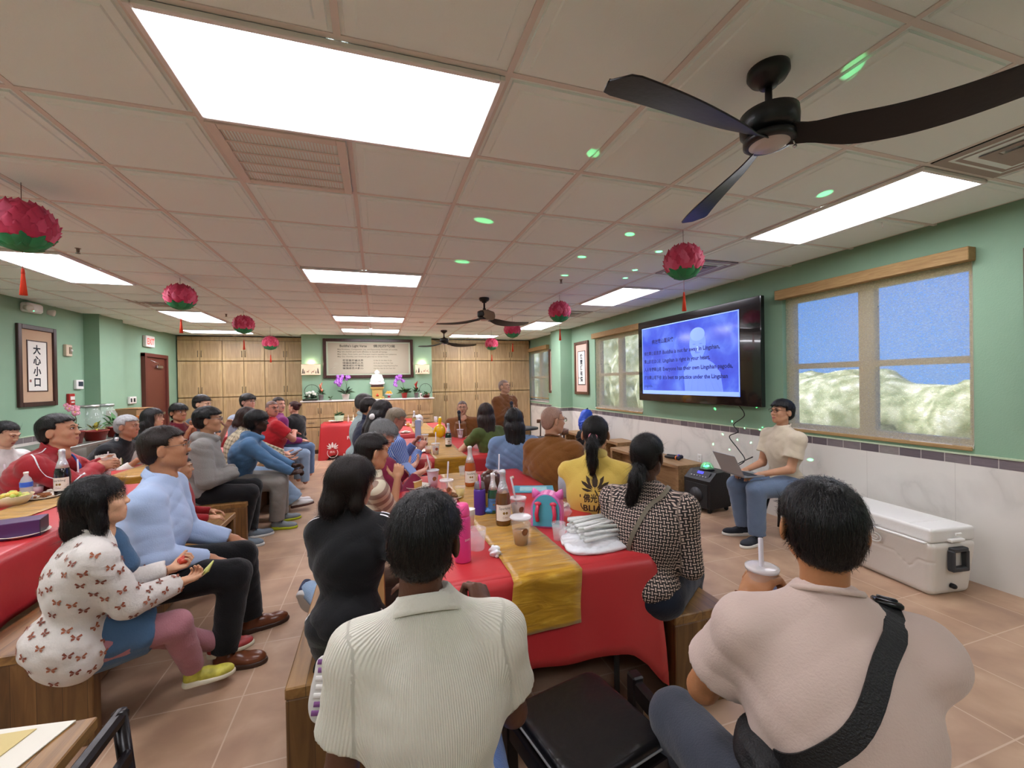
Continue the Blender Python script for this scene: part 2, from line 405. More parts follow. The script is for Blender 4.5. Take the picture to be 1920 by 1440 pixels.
def make_head(parts, X, sk, res, face):
    """face dict: lips, brow, eye_open, age, child ; head centre at 0, +Y forward, z chin -.115 .. crown +.115"""
    ch = face.get('child', 0); fat = face.get('fat', 0)
    f = Fld((-.105, -.125, -.2), (.105, .15, .135), res)
    f.ell((0, -.014, .03), (.076, .096, .086), k=.01)
    f.ell((0, .018, -.03), (.061+.008*fat, .072, .078), k=.03)
    f.ell((0, .045, -.072), (.040+.012*fat, .040, .036), k=.03)
    f.cone((0, .066, -.098), (0, .062, -.09), .015, .018, .02)
    for sx in (-1, 1):
        f.ell((sx*.036, .060, -.022), (.022+.003*fat, .022, .024), k=.02)
        f.cone((sx*.052, -.005, -.055), (sx*.022, .055, -.092), .020+.006*fat, .016, .02)
        f.ell((sx*.031, .092, .014), (.017, .014, .011), k=.012, op='s')
        f.cone((sx*.012, .089, .030), (sx*.045, .074, .031), .009, .008, .012)
        f.ell((sx*.0305, .078, .013), (.0135, .0105, .0105), k=.004)
        f.ell((sx*.084, -.012, -.006), (.0085, .021, .033), rotm(-sx*30, 0, 0)@rotm(0, -8, 0), k=.008)
        f.ell((sx*.093, -.004, -.002), (.005, .010, .018), k=.004, op='s')
        f.ell((sx*.011, .098, -.026), (.0075, .008, .0065), k=.006)
    nl = face.get('nose', 1)
    f.cone((0, .084, .022), (0, .086+.009*nl, -.018), .009, .0115, .012); f.ell((0, .090+.009*nl, -.022), (.0115, .011, .0095), k=.010)
    f.cone((-.017, .083, -.0545), (.017, .083, -.0545), .0075, .0075, .008); f.cone((-.014, .082, -.0645), (.014, .082, -.0645), .0080, .0080, .007)
    f.ell((0, .0935, -.0595), (.021, .007, .0016), k=.003, op='s')
    if face.get('open'): f.ell((0, .09, -.06), (.012, .012, .008), k=.003, op='s')
    f.cone((0, -.024, -.06), (0, -.014, -.165), .050+.006*fat, .051+.006*fat, .025)
    V, Q = f.mesh(); V = smooth_v(V, Q, 1, .35); C = V[Q].mean(1); lip = mat(face.get('lip', 'a8665c'), .45, spec=.4)
    I = np.full(len(Q), 0)
    isl = (((C[:, 0]/.022)**2+((C[:, 2]+.0598)/.0105)**2) < 1) & (C[:, 1] > .078)
    mats_ = [sk if not b else lip for b in isl]
    parts.add(V, Q, sk, X, I=mats_)
    hm = mat(face.get('brow', '1c1512'), .8); eo = face.get('eye', 1.0)
    mb = MB()
    for sx in (-1, 1):
        if eo > 0:
            mb.ball((sx*.0305, .0835, .0125), (.0125, .0062, .0058*eo), mat('d8d0c8', .3), 12); mb.ball((sx*.0305, .0868, .0125), (.0058, .0042, .0052*eo), mat('120c0a', .15), 10)
        z0 = .0125+.0058*max(eo, .15)
        mb.tube([(sx*.0175, .0865, z0-.006), (sx*.024, .0895, z0), (sx*.031, .0905, z0+.0015), (sx*.039, .087, z0), (sx*.0455, .0795, z0-.005)], .0013, hm, 5)
        mb.tube([(sx*.012, .094, .028), (sx*.022, .0955, .034), (sx*.034, .0900, .0365), (sx*.047, .0775, .031)], [.0016, .0031, .0028, .001], hm, 6)
        mb.ball((sx*.0062, .092+.009*nl, -.0305), (.0032, .004, .0018), mat('3a1c16', .9), 8)
    parts.mb(mb, X)
def hair_fld(style, t, res, seed=0):
    z0 = {'long': -.45, 'bob': -.2, 'pony': -.16, 'shag': -.17}.get(style, -.14)
    f = Fld((-.16, -.22 if style != 'long' else -.26, z0), (.16, .15, .17), res)
    f.ell((0, -.016, .034), (.080+t, .100+t, .088+t), k=.01)
    if style in ('short', 'buzz', 'fade', 'shag', 'crop'): f.ell((0, -.05, -.015), (.066+t*.7, .062+t*.7, .07), k=.02)
    if style == 'shag': f.ell((0, .02, .055), (.088, .085, .06), k=.02)
    if style in ('bob', 'long'):
        for sx in (-1, 1):
            f.cone((sx*.068, -.01, .02), (sx*.078, -.005, -.09), .032, .034, .03)
        f.cone((0, -.07, .0), (0, -.085, -.10), .062, .066, .04)
        if style == 'long':
            f.cone((0, -.085, -.08), (0, -.115, -.24), .066, .060, .04)
            for sx in (-1, 1): f.cone((sx*.064, -.035, -.04), (sx*.060, -.085, -.27), .040, .030, .04)
            for x in (-.062, 0, .062): f.cone((x, -.08, -.08), (x*1.15, -.125, -.30-.04*(x == 0)), .050, .030, .03)
    if style in ('pony', 'bun'): f.ell((0, -.06, -.01), (.068, .055, .07), k=.02)
    X, Y, Z = f.grids()
    if style in ('bob', 'long'):
        face = np.minimum(Y-(.028+.25*np.maximum(0, np.abs(X)-.045)), .060-Z+.25*(Y-.08)); f.F = np.maximum(f.F, face.astype(np.float32))
        jit = .006*np.sin(X*130+seed)+.004*np.sin(Y*170+seed*2)
        if style == 'bob': f.F = np.maximum(f.F, (-.135-Z+jit).astype(np.float32))
        nk = np.minimum(.062-np.abs(X), np.minimum(Y+.045, -.055-Z)); f.F = np.maximum(f.F, nk.astype(np.float32))
    else:
        hl = .072 if style != 'shag' else .048
        hl = {'pony': .078, 'bun': .078, 'crop': .062}.get(style, hl)
        jit = .004*np.sin(X*150+seed)+.003*np.sin(X*260+seed*2)
        fr = np.minimum(Y-.018, hl-Z+.15*(Y-.08)+jit); f.F = np.maximum(f.F, fr.astype(np.float32))
        ear = np.minimum(np.minimum(Y+.028, .02-Z), np.abs(X)-.05); f.F = np.maximum(f.F, np.minimum(ear, .028-Y+0*Z).astype(np.float32))
        f.F = np.maximum(f.F, np.minimum(np.abs(X)-.0765-.5*np.maximum(0, Z-.02), .03-Z+0*X)+0*Y).astype(np.float32)
        zn = -.075 if style not in ('pony', 'bun') else -.062
        f.F = np.maximum(f.F, (zn-Z+.4*np.minimum(0, .03+Y)*0).astype(np.float32))
        f.F = np.maximum(f.F, np.minimum(-.02-Z-(-Y-.0)*.5, Y+.03).astype(np.float32))
    return f
def make_hair(style, X, col, res, parent, t=None, n=0, seed=0, flow=None, sw=.0009, part=0):
    if style in (None, 'bald'): return None
    t0 = {'buzz': .0015, 'fade': .006, 'short': .013, 'crop': .012, 'shag': .016, 'bob': .016, 'long': .012, 'pony': .008, 'bun': .007}[style]
    t = t0 if t is None else t; f = hair_fld(style, t, res, seed)
    if style not in ('buzz',):
        f.disp(lambda x, y, z: np.sin(x*160+3*np.sin(z*14+seed))*np.sin(y*90+seed)+.8*np.sin(np.arctan2(y+.02, x)*38+z*12+seed), .0016)
    V, Q = f.mesh(); P = Parts(); hm = hairmat(col); P.add(V, Q, hm, X)
    if n:
        N = vnorm(V, Q)
        if flow is None:
            if style in ('bob', 'long', 'shag'): flow = lambda p: np.stack([p[:, 0]*2, (p[:, 1]+.02)*1.5, -(1.1-np.clip(p[:, 2]*8, -1, .9))], 1)
            elif style in ('pony', 'bun'): flow = lambda p: np.stack([-p[:, 0]*6, -.09-p[:, 1], -.03-p[:, 2]*.6], 1)
            else: flow = lambda p: np.stack([p[:, 0]*6, np.where(p[:, 1] > -.03, .7, -.25)+0*p[:, 0], -.35-np.clip(-p[:, 1]*5, -1, .8)], 1)
        P2 = Parts(); strands(P2, hm, V, N, n, {'buzz': .004, 'fade': .014, 'short': .026, 'crop': .022, 'shag': .05, 'bob': .07, 'long': .10, 'pony': .05, 'bun': .05}[style], sw, flow, .22 if style in ('short', 'crop', 'shag') else .06, rng=np.random.default_rng(seed))
        P.add(P2.V[0], P2.F, hm, X)
    return P
def foldfn(seed, fx=1.0):
    r = np.random.default_rng(seed); a = r.uniform(0, 6, 8)
    R_ = lambda v: 1-2*np.abs(np.sin(v))**.7
    return lambda x, y, z: (R_(z*46*fx+2.2*np.sin(x*9+a[0])+2.5*np.sin(y*11+a[1])+a[2])*.5*(.5+.5*np.sin(x*13+z*9+a[5]))+R_((x*.9+z*.7)*36*fx+2.5*np.sin(z*8+y*6+a[3])+a[4])*.5*(.5+.5*np.sin(y*12+z*11+a[7]))+R_((z-x)*27*fx+a[6]+2*np.sin(y*15))*.35)
def cylattr(V, bones):
    best = None
    for (a, b, r, ref) in bones:
        a = np.asarray(a, float); b = np.asarray(b, float); ba = b-a; L = np.linalg.norm(ba); u = ba/L; q = V-a; t = np.clip(q@u, 0, L); w = q-t[:, None]*u
        d = np.linalg.norm(w, axis=1)-r; e1 = nv(np.asarray(ref)-u*(np.asarray(ref)@u)); e2 = np.cross(u, e1)
        ang = np.arctan2(w@e2, w@e1); c = np.stack([ang*r*1.05, q@u, d*0], 1)
        if best is None: best = d; C = c
        else: k = d < best; best = np.where(k, d, best); C[k] = c[k]
    return C
def person(label, hx, hy, hz, a, **o):
    g = o.get; seat = g('seat', .45); lean = g('lean', 8); side = g('side', 0); lod = g('lod', 1); stand = g('stand'); build = g('build', 1.0); girth = g('girth', 1.0)
    l1, l2, l3 = lean*.8, lean*1.2, lean*.55+g('crane', 0)
    cs_ = lambda d: math.cos(math.radians(d)); sn_ = lambda d: math.sin(math.radians(d))
    T3 = .24*cs_(l1)+.275*cs_(l2)+.150*cs_(l3)
    if stand: s = hz/(.92+T3)
    else: s = (hz-seat)/(.095+T3)
    s = g('s', s)
    pz = .92*s if stand else seat+.095*s
    P0 = np.array([0, 0, pz]); d1 = np.array([sn_(side), sn_(l1), cs_(l1)]); d2 = np.array([sn_(side), sn_(l2), cs_(l2)]); d3 = np.array([sn_(side)*.3, sn_(l3), cs_(l3)])
    Cc = P0+nv(d1)*.24*s; N = Cc+nv(d2)*.275*s; H = N+nv(d3)*.150*s
    ra = math.radians(a); f_ = np.array([math.sin(ra), math.cos(ra)]); r_ = np.array([math.cos(ra), -math.sin(ra)])
    bx = hx-r_[0]*H[0]-f_[0]*H[1]; by = hy-r_[1]*H[0]-f_[1]*H[1]
    root = empty('person', (bx, by, 0), -ra, label, 'person', g('group'))
    def loc(w):
        if len(w) == 4:
            dx, dy = w[1]-bx, w[2]-by; return np.array([dx*r_[0]+dy*r_[1], dx*f_[0]+dy*f_[1], w[3]])
        return np.array(w, float)*np.array([s, s, 1])
    up = nv(d2); xt = nv(np.cross(d2, (0, 0, 1)) if abs(lean) > 60 else (1, 0, 0)); tw = g('twist', 0)
    xs = rotm(tw)@np.array([1., 0, 0]); sw = .178*s*build
    sh = {1: N-up*.095*s+xs*sw, -1: N-up*.095*s-xs*sw}
    hip = {1: P0+np.array([.088*s, .0, -.02*s]), -1: P0+np.array([-.088*s, .0, -.02*s])}
    HD = {}; 
    for sd, nm in ((1, 'R'), (-1, 'L')):
        w = g(nm); w = np.array([sd*.15*s, .30*s, pz+.10*s]) if w is None else loc(w)
        hint = g('elb'+nm, (sd*.22, -.45, -1)); e, w = ik(sh[sd], w, .285*s, .245*s, hint); HD[sd] = (e, w)
    KN = {}
    for sd, nm in ((1, 'R'), (-1, 'L')):
        w = g('foot'+nm); w = (np.array([sd*.09*s, .0, .085*s]) if stand else np.array([sd*.13*s, .43*s, .085*s])) if w is None else loc(w)
        k_, w = ik(hip[sd], w, .43*s, .42*s, g('knee'+nm, g('knee', (sd*.12, 1, .6)))); KN[sd] = (k_, w)
    Hr = rotm(*g('head', (0, 0, 0))); hs = s*g('hs', 1)*(.93 if not g('bighead') else 1); HX = M4(Hr, H, hs)
    sk = skin(g('skin', 'c99a7c'))
    # ---------------- body: one skin mesh
    pr = Parts(); pts = [P0, N, H]+[q for v in HD.values() for q in v]+[q for v in KN.values() for q in v]+list(sh.values())
    lo = np.min(pts, 0)-.22*s; hi = np.max(pts, 0)+.22*s; rb = (.009, .011, .014)[lod]
    f = Fld(lo, hi, rb); q_ = s*girth
    f.ell(P0, (.14*q_, .10*s, .10*s), k=.05); f.ell(Cc, (.12*q_, .09*s, .14*s), k=.05); f.ell(N-up*.14*s, (.12*s*build, .070*s, .10*s), k=.04)
    f.cone(N-up*.03*s+np.array([0, .010, 0]), H+Hr@np.array([0, -.016, -.09])*s, .050*s, .046*s, .015)
    for sd in (1, -1):
        e, w = HD[sd]; f.cone(N-up*.07*s, sh[sd], .05*s, .048*s, .03); f.cone(sh[sd], e, .047*s*girth**.5, .038*s, .015); f.cone(e, w, .040*s*girth**.5, .0255*s, .012)
        k_, w2 = KN[sd]; f.cone(hip[sd], k_, .07*s, .05*s, .03); f.cone(k_, w2, .05*s, .033*s, .02)
    V, Q = f.mesh(); pr.add(V, Q, sk)
    rh = (.0042, .0055, .0075)[lod]
    make_head(pr, HX, sk, rh, g('face', {}))
    for sd, nm in ((1, 'R'), (-1, 'L')):
        if g('no'+nm): continue
        e, w = HD[sd]; hd = g('hd'+nm, None); d = nv(w-e) if hd is None else (nv(hd))
        bk = g('bk'+nm, (sd*.3, .1, 1)); hand(pr, sk, w+nv(w-e)*.012*s, d, bk, sd, s*g('hands', 1), g('curl'+nm, 22), g('thumb'+nm, 18), (.0045, .005, .0065)[lod])
    pr.build('body', root)
    # ---------------- top
    t = g('top')
    if t:
        lo_ = t.get('loose', .012)*s; rg = (.0075, .010, .013)[lod]; slv = t.get('slv', 'long'); tm = t['m']
        f = Fld(lo, hi, rg); bl = t.get('belly', 1.0)
        f.ell(P0+np.array([0, .0, .03*s]), (.156*q_+lo_, .128*q_+lo_, .10*s), k=.07)
        f.ell(Cc+np.array([0, .012*bl, -.01]), (.155*q_+lo_, .108*q_*bl+lo_, .165*s), k=.07)
        Rt = np.stack([xs, nv(np.cross(up, xs)), up], 1)
        f.ell(N-up*.185*s-np.array([0, .008*s, 0]), (.172*s*build+lo_, .108*s+lo_, .165*s), Rt, k=.06)
        f.cone(sh[-1], sh[1], .056*s+lo_*.5, .056*s+lo_*.5, .05)
        f.cone(N-up*.09*s, N-up*{'crew': .016, None: .016, 'shirt': .022, 'robe': .02}.get(t.get('collar'), 0)*s, .085*s, .066*s, .04)
        for sd in (1, -1): f.cone(N-up*.035*s-np.array([0, .012*s, 0])+xs*sd*.02*s, sh[sd]+up*.006*s, .058*s, .050*s, .035)
        if t.get('hemz') is not None:
            for sd in (1, -1): f.cone(P0, P0+np.array([sd*.05, .02, -t['hemz']*s]), .10*q_+lo_, .11*q_+lo_, .06)
        for sd in (1, -1):
            e, w = HD[sd]; ra_, rb_, rc_ = t.get('arm', (.056, .052, .036)); fr = {'short': .62, 'half': .85}.get(slv)
            if slv == 'none': continue
            if fr: f.cone(sh[sd], sh[sd]+(e-sh[sd])*fr, ra_*s+lo_*.4, (rb_+.006)*s+lo_*.5, .045, capb=True)
            else:
                f.cone(sh[sd], e, ra_*s+lo_*.4, rb_*s+lo_*.4, .04)
                f.cone(e, e+(w-e)*t.get('len', .97), rb_*s+lo_*.4, rc_*s+lo_*.3, .015, capb=True)
                if t.get('cuff'): f.cone(e+(w-e)*.88, e+(w-e)*.97, (rc_+.004)*s, (rc_-.002)*s, .004, capb=True)
        if t.get('hood'):
            f.ell(N+np.array([0, -.075*s, -.005]), (.115*s, .06*s, .055*s), rotm(0, -25), k=.02); 
            for sd in (1, -1): f.cone(N+np.array([sd*.085*s, -.03*s, .02]), N+np.array([sd*.03*s, .075*s, -.03]), .03*s, .022*s, .02)
        if t.get('sash'):
            pass
        f.disp(foldfn(abs(len(label)*7+int(hx*10)), t.get('fx', 1)), t.get('fold', .0042))
        f.cone(N+up*.055*s+np.array([0, .002, 0]), H+Hr@np.array([0, -.02, -.05])*s, .054*s, .056*s, .006, op='s') if not t.get('nocut') else None
        if t.get('vneck'): f.cone(N+np.array([0, .06, -.0])*s, N+np.array([0, .17, -.12*s]), .05*s, .012*s, .006, op='s')
        V, Q = f.mesh(); V = smooth_v(V, Q, 1, .3)
        bones = [(P0, N, .16*s, (0, -1, 0))]
        if slv != 'none':
            for sd in (1, -1): e, w = HD[sd]; bones += [(sh[sd], e, .055*s, (sd, -.3, 0)), (e, w, .045*s, (sd, -.3, .2))]
        tp = Parts(); tp.add(V, Q, tm, cyl=cylattr(V, bones))
        if t.get('decal'):
            bv = BVHTree.FromPolygons([tuple(v) for v in V], Q.tolist()); J = dict(N=N, P=P0, C=Cc, H=H, sh=sh, HD=HD, s=s, up=up, root=root)
            t['decal'](tp, bv, J)
        sho = tp.build(t.get('name', 'shirt'), root)
        if t.get('label'): sho['label'] = t['label']
        cm = t.get('cm', tm); ct = t.get('collar')
        NX = L4(tuple(N+np.array([0, -.008*s, .014*s])), rx=-math.radians(g('collar_tilt', 10)+l3*.6), sc=s)
        if ct == 'crew':
            mb = MB(); mb.tube([(.066*math.sin(2*math.pi*i/24), .068*math.cos(2*math.pi*i/24), -.012-.014*math.cos(2*math.pi*i/24)+.012) for i in range(24)], .0075, cm, 6, closed=True, X=NX); mb.build('collar', sho)
        elif ct in ('polo', 'shirt', 'tall'):
            mb = MB(); hgt = {'polo': .040, 'shirt': .042, 'tall': .06}[ct]
            def cf(u, v):
                an = (u-.5)*2*math.pi*.93; front = (1-math.cos(an))*.5; r = .068+.004*v
                return (r*math.sin(an), -r*math.cos(an), -.012+hgt*v*(1-.45*front)-.022*front)
            def co(u, v):
                an = (u-.5)*2*math.pi*.9; front = (1-math.cos(an))*.5; r = .071+.012*v+.010*front*v
                return (r*math.sin(an), -r*math.cos(an), -.012+hgt*(1-.45*front)-.022*front-v*(hgt*.92+.02*front))
            mb.grid(cf, 32, 3, cm, X=NX)
            if ct != 'tall': mb.grid(co, 32, 4, cm, X=NX)
            else: pass
            cf2 = mb; mb.build('collar', sho, solid=.0035*s)
        elif ct == 'robe':
            mb = MB()
            for sd in (1, -1):
                mb.tube([tuple(N+np.array([x*s*sd, y*s, z*s])) for x, y, z in ((.0, -.066, .035), (.05, -.045, .03), (.062, .0, .012), (.045, .06, -.03), (-.005, .115, -.10), (-.05, .13, -.18))], .013*s, cm, 8)
            mb.build('collar', sho)
    # ---------------- bottom
    t = g('bot')
    if t:
        lo_ = t.get('loose', .010)*s; rg = (.0085, .011, .014)[lod]; f = Fld(lo-.05, hi+.02, rg)
        f.ell(P0-np.array([0, .0, .02*s]), (.158*q_+lo_, .125*q_+lo_, .105*s), k=.06)
        for sd in (1, -1):
            k_, w2 = KN[sd]; cu = t.get('cuff', .065); fr = t.get('len', .97)
            f.cone(hip[sd], k_, .088*q_+lo_, .062*s+lo_, .035)
            f.cone(k_, k_+(w2-k_)*fr, .063*s+lo_, cu*s*.8+lo_*.6, .02, capb=True)
        if t.get('skirt'):
            kk = (KN[1][0]+KN[-1][0])/2; f.cone(P0, kk*.85+P0*.15, .15*s, .13*s, .08)
            for sd in (1, -1): f.cone(P0, KN[sd][0], .13*s, .085*s, .06)
        f.disp(foldfn(abs(int(hx*31)+5), .9), t.get('fold', .004))
        V, Q = f.mesh(); V = smooth_v(V, Q, 1, .3); tp = Parts()
        bones = []
        for sd in (1, -1): k_, w2 = KN[sd]; bones += [(hip[sd], k_, .08*s, (sd, 0, .2)), (k_, w2, .06*s, (sd, 0, .2))]
        tp.add(V, Q, t['m'], cyl=cylattr(V, bones))
        if t.get('decal'):
            bv = BVHTree.FromPolygons([tuple(v) for v in V], Q.tolist()); t['decal'](tp, bv, dict(KN=KN, hip=hip, P=P0, s=s))
        tp.build(t.get('name', 'trousers'), root)
    if g('skirt'):
        t = g('skirt'); f = Fld(lo-.05, hi, (.009, .011, .014)[lod])
        for sd in (1, -1): f.cone(P0*.8+KN[sd][0]*.2, P0*(1-t['len'])+KN[sd][0]*t['len']+np.array([0, 0, .008]), .152*s, .125*s, .07, capb=True)
        f.disp(foldfn(31, .9), .006); V, Q = f.mesh(); tp = Parts(); tp.add(V, Q, t['m']); tp.build('skirt', root)
    # ---------------- shoes
    t = g('shoe')
    if t:
        for sd, nm in ((1, 'R'), (-1, 'L')):
            if t.get('only') and nm != t['only']: continue
            k_, w2 = KN[sd]; fd = g('toe'+nm, (sd*.25, 1, -.0)); fd = nv(fd); sh_d = nv(w2-k_)
            up_ = nv(-sh_d) if g('flexfoot'+nm) else np.array(g('soleup'+nm, (0, 0, 1.)), float)
            up_ = nv(up_-fd*(up_@fd)); xx = np.cross(fd, up_)
            Xf = M4(np.stack([xx, fd, up_], 1), w2-up_*.085*s, s*t.get('sc', 1))
            f = Fld((-.07, -.09, -.01), (.07, .23, .15), .006 if lod == 0 else .008)
            f.cone((0, -.02, .045), (0, .06, .045), .036, .040, .02); f.ell((0, .13, .035), (.047, .075, .034), k=.03); f.cone((0, -.01, .08), (0, .0, .115), .04, .04, .02, capb=True)
            X_, Y_, Z_ = f.grids(); f.F = np.maximum(f.F, (.018-Z_+0*X_+0*Y_).astype(np.float32))
            V, Q = f.mesh(); tp = Parts(); c = t['m']; c = c if not isinstance(c, tuple) else c[0 if sd > 0 else 1]; tp.add(V, Q, c, Xf)
            if t.get('lace'):
                mb = MB()
                for i in range(4): y = .055+.018*i; z = .083-.009*i; mb.tube([(-.022, y, z-.004), (0, y, z+.003), (.022, y, z-.004)], .0032, mat(t['lace'], .8), 5)
                tp.mb(mb, Xf)
            so = tp.build('shoe', root)
            f = Fld((-.07, -.09, -.01), (.07, .23, .06), .006 if lod == 0 else .008)
            f.cone((0, -.02, .014), (0, .05, .014), .040, .042, .02); f.ell((0, .12, .014), (.051, .093, .04), k=.03)
            X_, Y_, Z_ = f.grids(); f.F = np.maximum(f.F, np.maximum(-Z_, Z_-.028-.01*(Y_ < .03))+0*X_+0*Y_).astype(np.float32)
            V, Q = f.mesh(); tp = Parts(); tp.add(V, Q, t['sole'], Xf)
            if t.get('tread'):
                mb = MB(); tm_ = t['tread']
                for i in range(7): mb.box((0, -.035+i*.034, -.001), (.045 if i % 2 else .058, .022, .006), tm_ if i in (0, 1, 5, 6) else mat('d9d6d0', .7), ch=.002)
                tp.mb(mb, Xf)
            tp.build('sole', so)
    # ---------------- hair, glasses, extras
    hst = g('hair')
    if hst:
        style, hc = hst[0], hst[1]; kw = hst[2] if len(hst) > 2 else {}
        P = make_hair(style, HX, hc, (.0052, .0065, .0085)[lod], root, seed=int(abs(hx*17+hy*5)), **kw)
        if style == 'pony':
            k = g('pony', {}); tz = k.get('z', -.02); pts_ = k.get('pts', [(0, -.115, tz), (.0, -.165, tz-.06), (0, -.17, tz-.16), (.005, -.15, tz-.27)]); rs = k.get('r', [.022, .034, .03, .010])
            f = Fld((-.2, -.36, -.62), (.2, .02, .2), .0065)
            for p, q, r1, r2 in zip(pts_[:-1], pts_[1:], rs[:-1], rs[1:]): f.cone(p, q, r1, r2, .01)
            f.disp(lambda x, y, z: np.sin(x*230+4*np.sin(z*20))+np.sin(y*240+3*np.sin(z*17)), .0022); V, Q = f.mesh(); P.add(V, Q, hairmat(hc), HX)
            P3 = Parts(); strands(P3, hairmat(hc), V, vnorm(V, Q), k.get('n', 900), .07, .0008, lambda p: np.tile(np.array([[0, .05, -1.]]), (len(p), 1)), .04, curv=.3); P.add(P3.V[0], P3.F, hairmat(hc), HX)
        if style == 'bun': mb = MB(); mb.ball((0, -.135, .045), (.038, .034, .036), hairmat(hc), 16); P.mb(mb, HX)
        ho = P.build('hair', root)
        if style == 'pony' and g('tie'):
            mb = MB(); p = np.array(g('pony', {}).get('pts', [(0, -.115, -.02)])[0])
            mb.tube([(p[0]+.026*math.cos(i*.524), p[1]-.012+.010*math.sin(i*.524)*1, p[2]+.024*math.sin(i*.524)) for i in range(12)], .005, mat(g('tie'), .6), 6, closed=True, X=Matrix(HX.tolist())); mb.build('hair_tie', ho)
    if g('beard'):
        f = Fld((-.09, 0, -.14), (.09, .13, .0), .0055); f.ell((0, .035, -.07), (.052, .052, .05), k=.02); f.ell((0, .085, -.045), (.03, .014, .008), k=.01)
        X_, Y_, Z_ = f.grids(); f.F = np.maximum(f.F, (Z_+.038-.0*Y_+0*X_).astype(np.float32)); f.ell((0, .1, -.06), (.02, .02, .009), k=.006, op='s')
        f.F = np.maximum(f.F, (.03-Y_+0*X_+0*Z_).astype(np.float32)); V, Q = f.mesh(); tp = Parts(); tp.add(V, Q, mat(g('beard'), .9, .6, 200), HX); tp.build('beard', root)
    if g('glasses'):
        gm = mat(g('glasses'), .3, metal=.6); mb = MB()
        for sx in (-1, 1):
            mb.tube([(sx*.034+.024*math.cos(t_)*1, .104-.004*abs(math.cos(t_)), .012+.018*math.sin(t_)) for t_ in np.linspace(0, 2*math.pi, 17)[:-1]], .0014, gm, 5, closed=True)
            mb.tube([(sx*.058, .100, .018), (sx*.074, .07, .018), (sx*.082, .0, .014), (sx*.083, -.02, .0)], .0015, gm, 5)
        mb.tube([(-.011, .106, .014), (0, .110, .017), (.011, .106, .014)], .0013, gm, 5)
        tp = Parts(); tp.mb(mb, HX); go = tp.build('glasses', root)
        for sx in (-1, 1):
            mb = MB(); mb.lathe([(0, -.0006), (.0225, -.0006), (.0225, .0006), (0, .0006)], mat('ffffff', .02, trans=1, ior=1.05), n=20, X=L4((sx*.034, .1035, .012), rx=math.pi/2, sc=(1, .76, 1)))
            tp = Parts(); tp.mb(mb, HX); tp.build('lens', go)
    root['_s'] = s
    J = dict(N=N, P=P0, C=Cc, H=H, HX=HX, sh=sh, HD=HD, KN=KN, s=s, up=up, bx=bx, by=by)
    def tow(p): return (bx+r_[0]*p[0]+f_[0]*p[1], by+r_[1]*p[0]+f_[1]*p[1], p[2])
    J['w'] = tow; J['a'] = ra
    del root['_s']
    LOG.append((label[:30], round(s, 2), tow(H), tow(P0), tow(HD[-1][1]), tow(HD[1][1]), tow(KN[-1][1]), tow(KN[1][1])))
    return root, J
LOG = []
def decal(tp, bv, mb, X, off=.002, dist=.5):
    """lay flat marks on the surface: rays along -z of X"""
    X = Matrix(X); d = (X.to_3x3() @ Vector((0, 0, -1))).normalized(); V = []; ok = []
    for v in mb.V:
        p = X @ Vector(v); h = bv.ray_cast(p, d, dist); ok.append(h[0] is not None); V.append(tuple(h[0]-d*off) if h[0] is not None else tuple(p))
    for k, m in enumerate(mb.M):
        fs = [f for f, i in zip(mb.F, mb.I) if i == k and all(ok[j] for j in f)]
        if fs: tp.add(V, fs, m)
# ------------------------------------------------------------ surface materials
XL, XR, YB, YF = -4.33, 4.22, -3.4, 11.9
def _wall(n, l, b):
    v, x, y, z = objxyz(n, l); q = noise(n, l, v, 3, 4); l.new(mixc(n, l, q, '7f9f85', '8bab90'), b.inputs['Base Color']); bump(n, l, b, noise(n, l, v, 120, 3), .25, .004)
GREEN = nodes_mat('green_paint', _wall, .75)
def _floor(n, l, b):
    v, x, y, z = objxyz(n, l)
    # diagonal tiles of 0.47 m
    u = mth(n, l, 'ADD', mth(n, l, 'MULTIPLY', x, 1.0), .21); w = mth(n, l, 'ADD', y, .33)
    fu = mth(n, l, 'FRACT', mth(n, l, 'DIVIDE', u, .458)); fw = mth(n, l, 'FRACT', mth(n, l, 'DIVIDE', w, .458))
    iu = mth(n, l, 'FLOOR', mth(n, l, 'DIVIDE', u, .458)); iw = mth(n, l, 'FLOOR', mth(n, l, 'DIVIDE', w, .458))
    e = mth(n, l, 'MAXIMUM', mth(n, l, 'ABSOLUTE', mth(n, l, 'SUBTRACT', fu, .5)), mth(n, l, 'ABSOLUTE', mth(n, l, 'SUBTRACT', fw, .5)))
    g = mth(n, l, 'GREATER_THAN', e, .4925)
    wn_ = n.new('ShaderNodeTexWhiteNoise'); cb = n.new('ShaderNodeCombineXYZ'); l.new(iu, cb.inputs[0]); l.new(iw, cb.inputs[1]); l.new(cb.outputs[0], wn_.inputs[0])
    q = noise(n, l, v, 4, 8, .3); c = ramp(n, l, q, (.30, '967660'), (.5, 'ab8b70'), (.7, 'be9f84'))
    c = mixc(n, l, mth(n, l, 'MULTIPLY', wn_.outputs[0], .35), c, 'b0907a'); c = mixc(n, l, g, c, 'c2a892')
    l.new(c, b.inputs['Base Color']); l.new(mth(n, l, 'ADD', mth(n, l, 'MULTIPLY', q, .25), .30), b.inputs['Roughness'])
    h = mth(n, l, 'SUBTRACT', mth(n, l, 'MULTIPLY', noise(n, l, v, 26, 4), .35), g); bump(n, l, b, h, .25, .004)
FLOORM = nodes_mat('floor_tile', _floor, .4)
